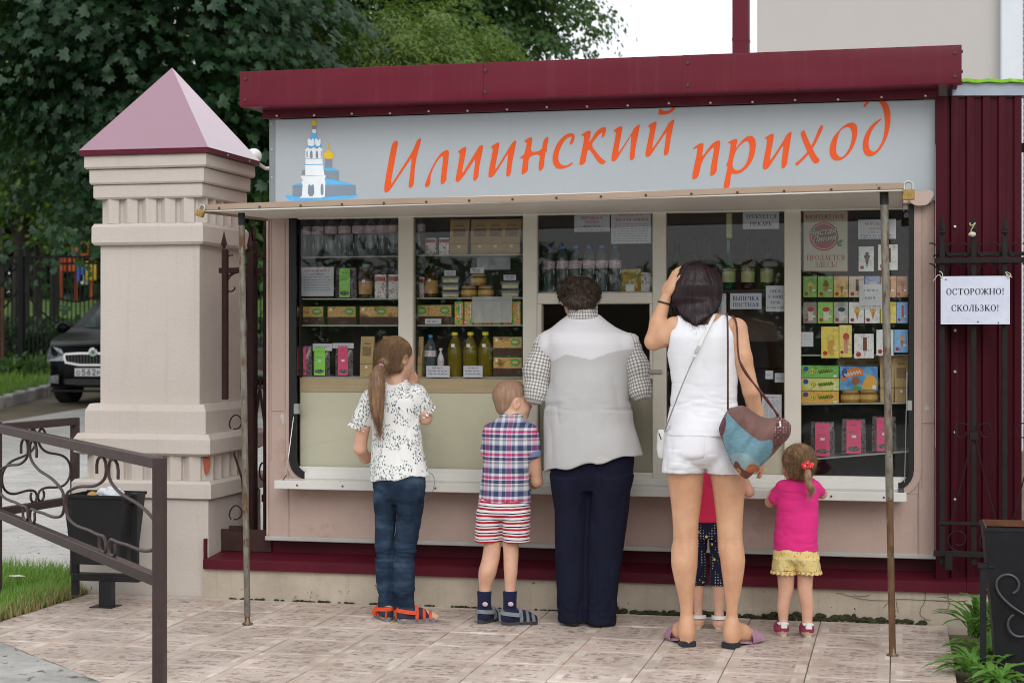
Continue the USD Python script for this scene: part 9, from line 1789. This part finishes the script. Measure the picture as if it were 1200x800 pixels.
# ------------------------------------------------------------------ child half hidden between the legs of the woman in white
T=Pose(-0.34, 829);s=T.s
foot=T(829, 734);foot[2]=0
hc_=person('small child in red top and dotted navy leggings, half hidden behind the woman in white', -.34, 829, foot)
B=Shape(.02);B.loft(T.rows([(520,820,838,.9,.02),(528,806,852,.6),(545,803,855,.65),(575,806,853,.7),(605,806,853,.75),(625,806,853,.75)],dy=.02),.02);B.cone(T(829,525,.02),T(829,512,.03),s*9,s*9,.02);Rc_,Lc_=head(B,T(828,502,.05),(.05,.99,-.1),(0,.1,1),.178,1.05)
B.limb([T(806,535,.02),T(801,552,.06),T(806,566,.13)],[s*8,s*6.5,s*5.5],.012);B.cone(T(806,566,.13),T(812,570,.24),s*5.5,s*4.2,.01);hand(B,T(812,570,.245),(.2,.9,0),(0,0,1),.10,1,.4)
B.limb([T(853,535,.02),T(868,556,.05),T(878,576,.06)],[s*8,s*6.5,s*5.8],.012);B.cone(T(878,576,.06),T(877,572,.17),s*5.8,s*4.3,.01);hand(B,T(877,572,.18),(.0,.9,.0),(0,0,1),.10,-1,.4)
leg_pair(B,T,[(620,807,829,1),(660,810,826,1),(690,811,825,1.05),(715,813,823,1),(728,812.5,823.5,1.2)],[(620,831,852,1),(660,834,851,1),(690,835,850,1.05),(715,837,848,1),(728,836.5,848.5,1.2)],dy=.015)
cf_=[(T(818, 733, -.01), np.array([-.15, .98, 0])), (T(842.5, 733, -.01), np.array([.15, .98, 0]))]
for h_, d in cf_:d=d/np.linalg.norm(d);h_[2]=.032;B.ell(h_, (.024, .026, .028), None, .02);B.cone(h_, h_+d*.10+(0, 0, -.01), .023, .018, .02)
BB=B;eyes(hc_, Rc_, Lc_, .178)
S=Shape(.018);S.loft(T.rows([(521,818,840,.95,.02),(527,806,852,.72),(540,802,856,.66),(575,804,854,.74),(610,803,856,.8)],dy=.02,grow=.005),.015);S.limb([T(808,533,.02),T(802,546,.04)],[s*9,s*8.5],.015);S.limb([T(850,533,.02),T(858,545,.03)],[s*9,s*8.5],.015);RTS=S;put('red_top',folds(relax(S.mesh(.0055),3),.004,(12,12,6),3),fabric('red_jersey',(0.60,0.03,0.085)),hc_,smooth=True)
def dotl(N, L):
    N['v']=('voronoi_texture',{'scale':80.0,'randomness':.1});N['r']=('rgb_ramp',{'ramp':[(0,(.5,.5,.5)),(.20,(.012,.013,.03))],'interpolate':False});N['v2']=('voronoi_texture',{'scale':23.0});N['r2']=('rgb_ramp',{'ramp':[(0,(1,1,1)),(.15,(0,0,0))],'interpolate':False});N['m']=('mix',{'color2':(.50,.45,.04)});L+=[('tc.object','v.vector'),('v.distance','r.fac'),('tc.object','v2.vector'),('v2.distance','r2.fac'),('r2.color','m.fac'),('r.color','m.color1')];return 'm.color'
m_dotl=pattern('dotted_leggings', dotl)
S=Shape(.012);S.loft(T.rows([(603,805,854,.78),(630,805,854,.78)],dy=.02),.012);S.loft(T.rows([(622,805,830,1.0),(655,808,828,1.0),(685,808,828.5,1.05)],dy=.017),.008);S.loft(T.rows([(622,830,854,1.0),(655,832,853,1.0),(685,832,853,1.05)],dy=.017),.008);put('leggings',folds(relax(S.mesh(.005),3),.003,(12,12,10),3),m_dotl,hc_,smooth=True)
put('body',relax(BB.mesh(.0055,[([RTS],T(829,605)[2],T(829,526)[2]),([S],T(829,680)[2],T(829,610)[2])],[(T(801,554,.07),T(812,570,.25),.06),(T(862,552,.04),T(878,576,.06),.05),(T(878,576,.06),T(877,572,.2),.055),(T(829,526,.02),T(829,512,.03),.05)]),2),m_pale,hc_,smooth=True)
for h_, d in cf_:
    d=d/np.linalg.norm(d);hh=h_*[1,1,0];s_=np.cross(EZ,d);shoe_sole(hc_,hh-d*.03,d,.155,.064,.016,m_sns,'sandal_sole');strap(hc_,[hh+d*.03+s_*.028+(0,0,.05),hh-d*.006+s_*.030+(0,0,.056),hh-d*.033+(0,0,.058),hh-d*.006-s_*.030+(0,0,.056),hh+d*.03-s_*.028+(0,0,.05)],.006,.016,m_snw,'ankle_strap',18);sandal_strap(hc_,hh,d,.075,.022,m_snw,.045,.030)
cap_hair(T,T(828.5,498,.045),(s*20.5,s*23,s*20),Lc_,(Lc_(.0,.46,-.16),(s*14,s*15,s*24),Rc_),m_hlb,hc_,T(829,508,-.07),500,.05,6)
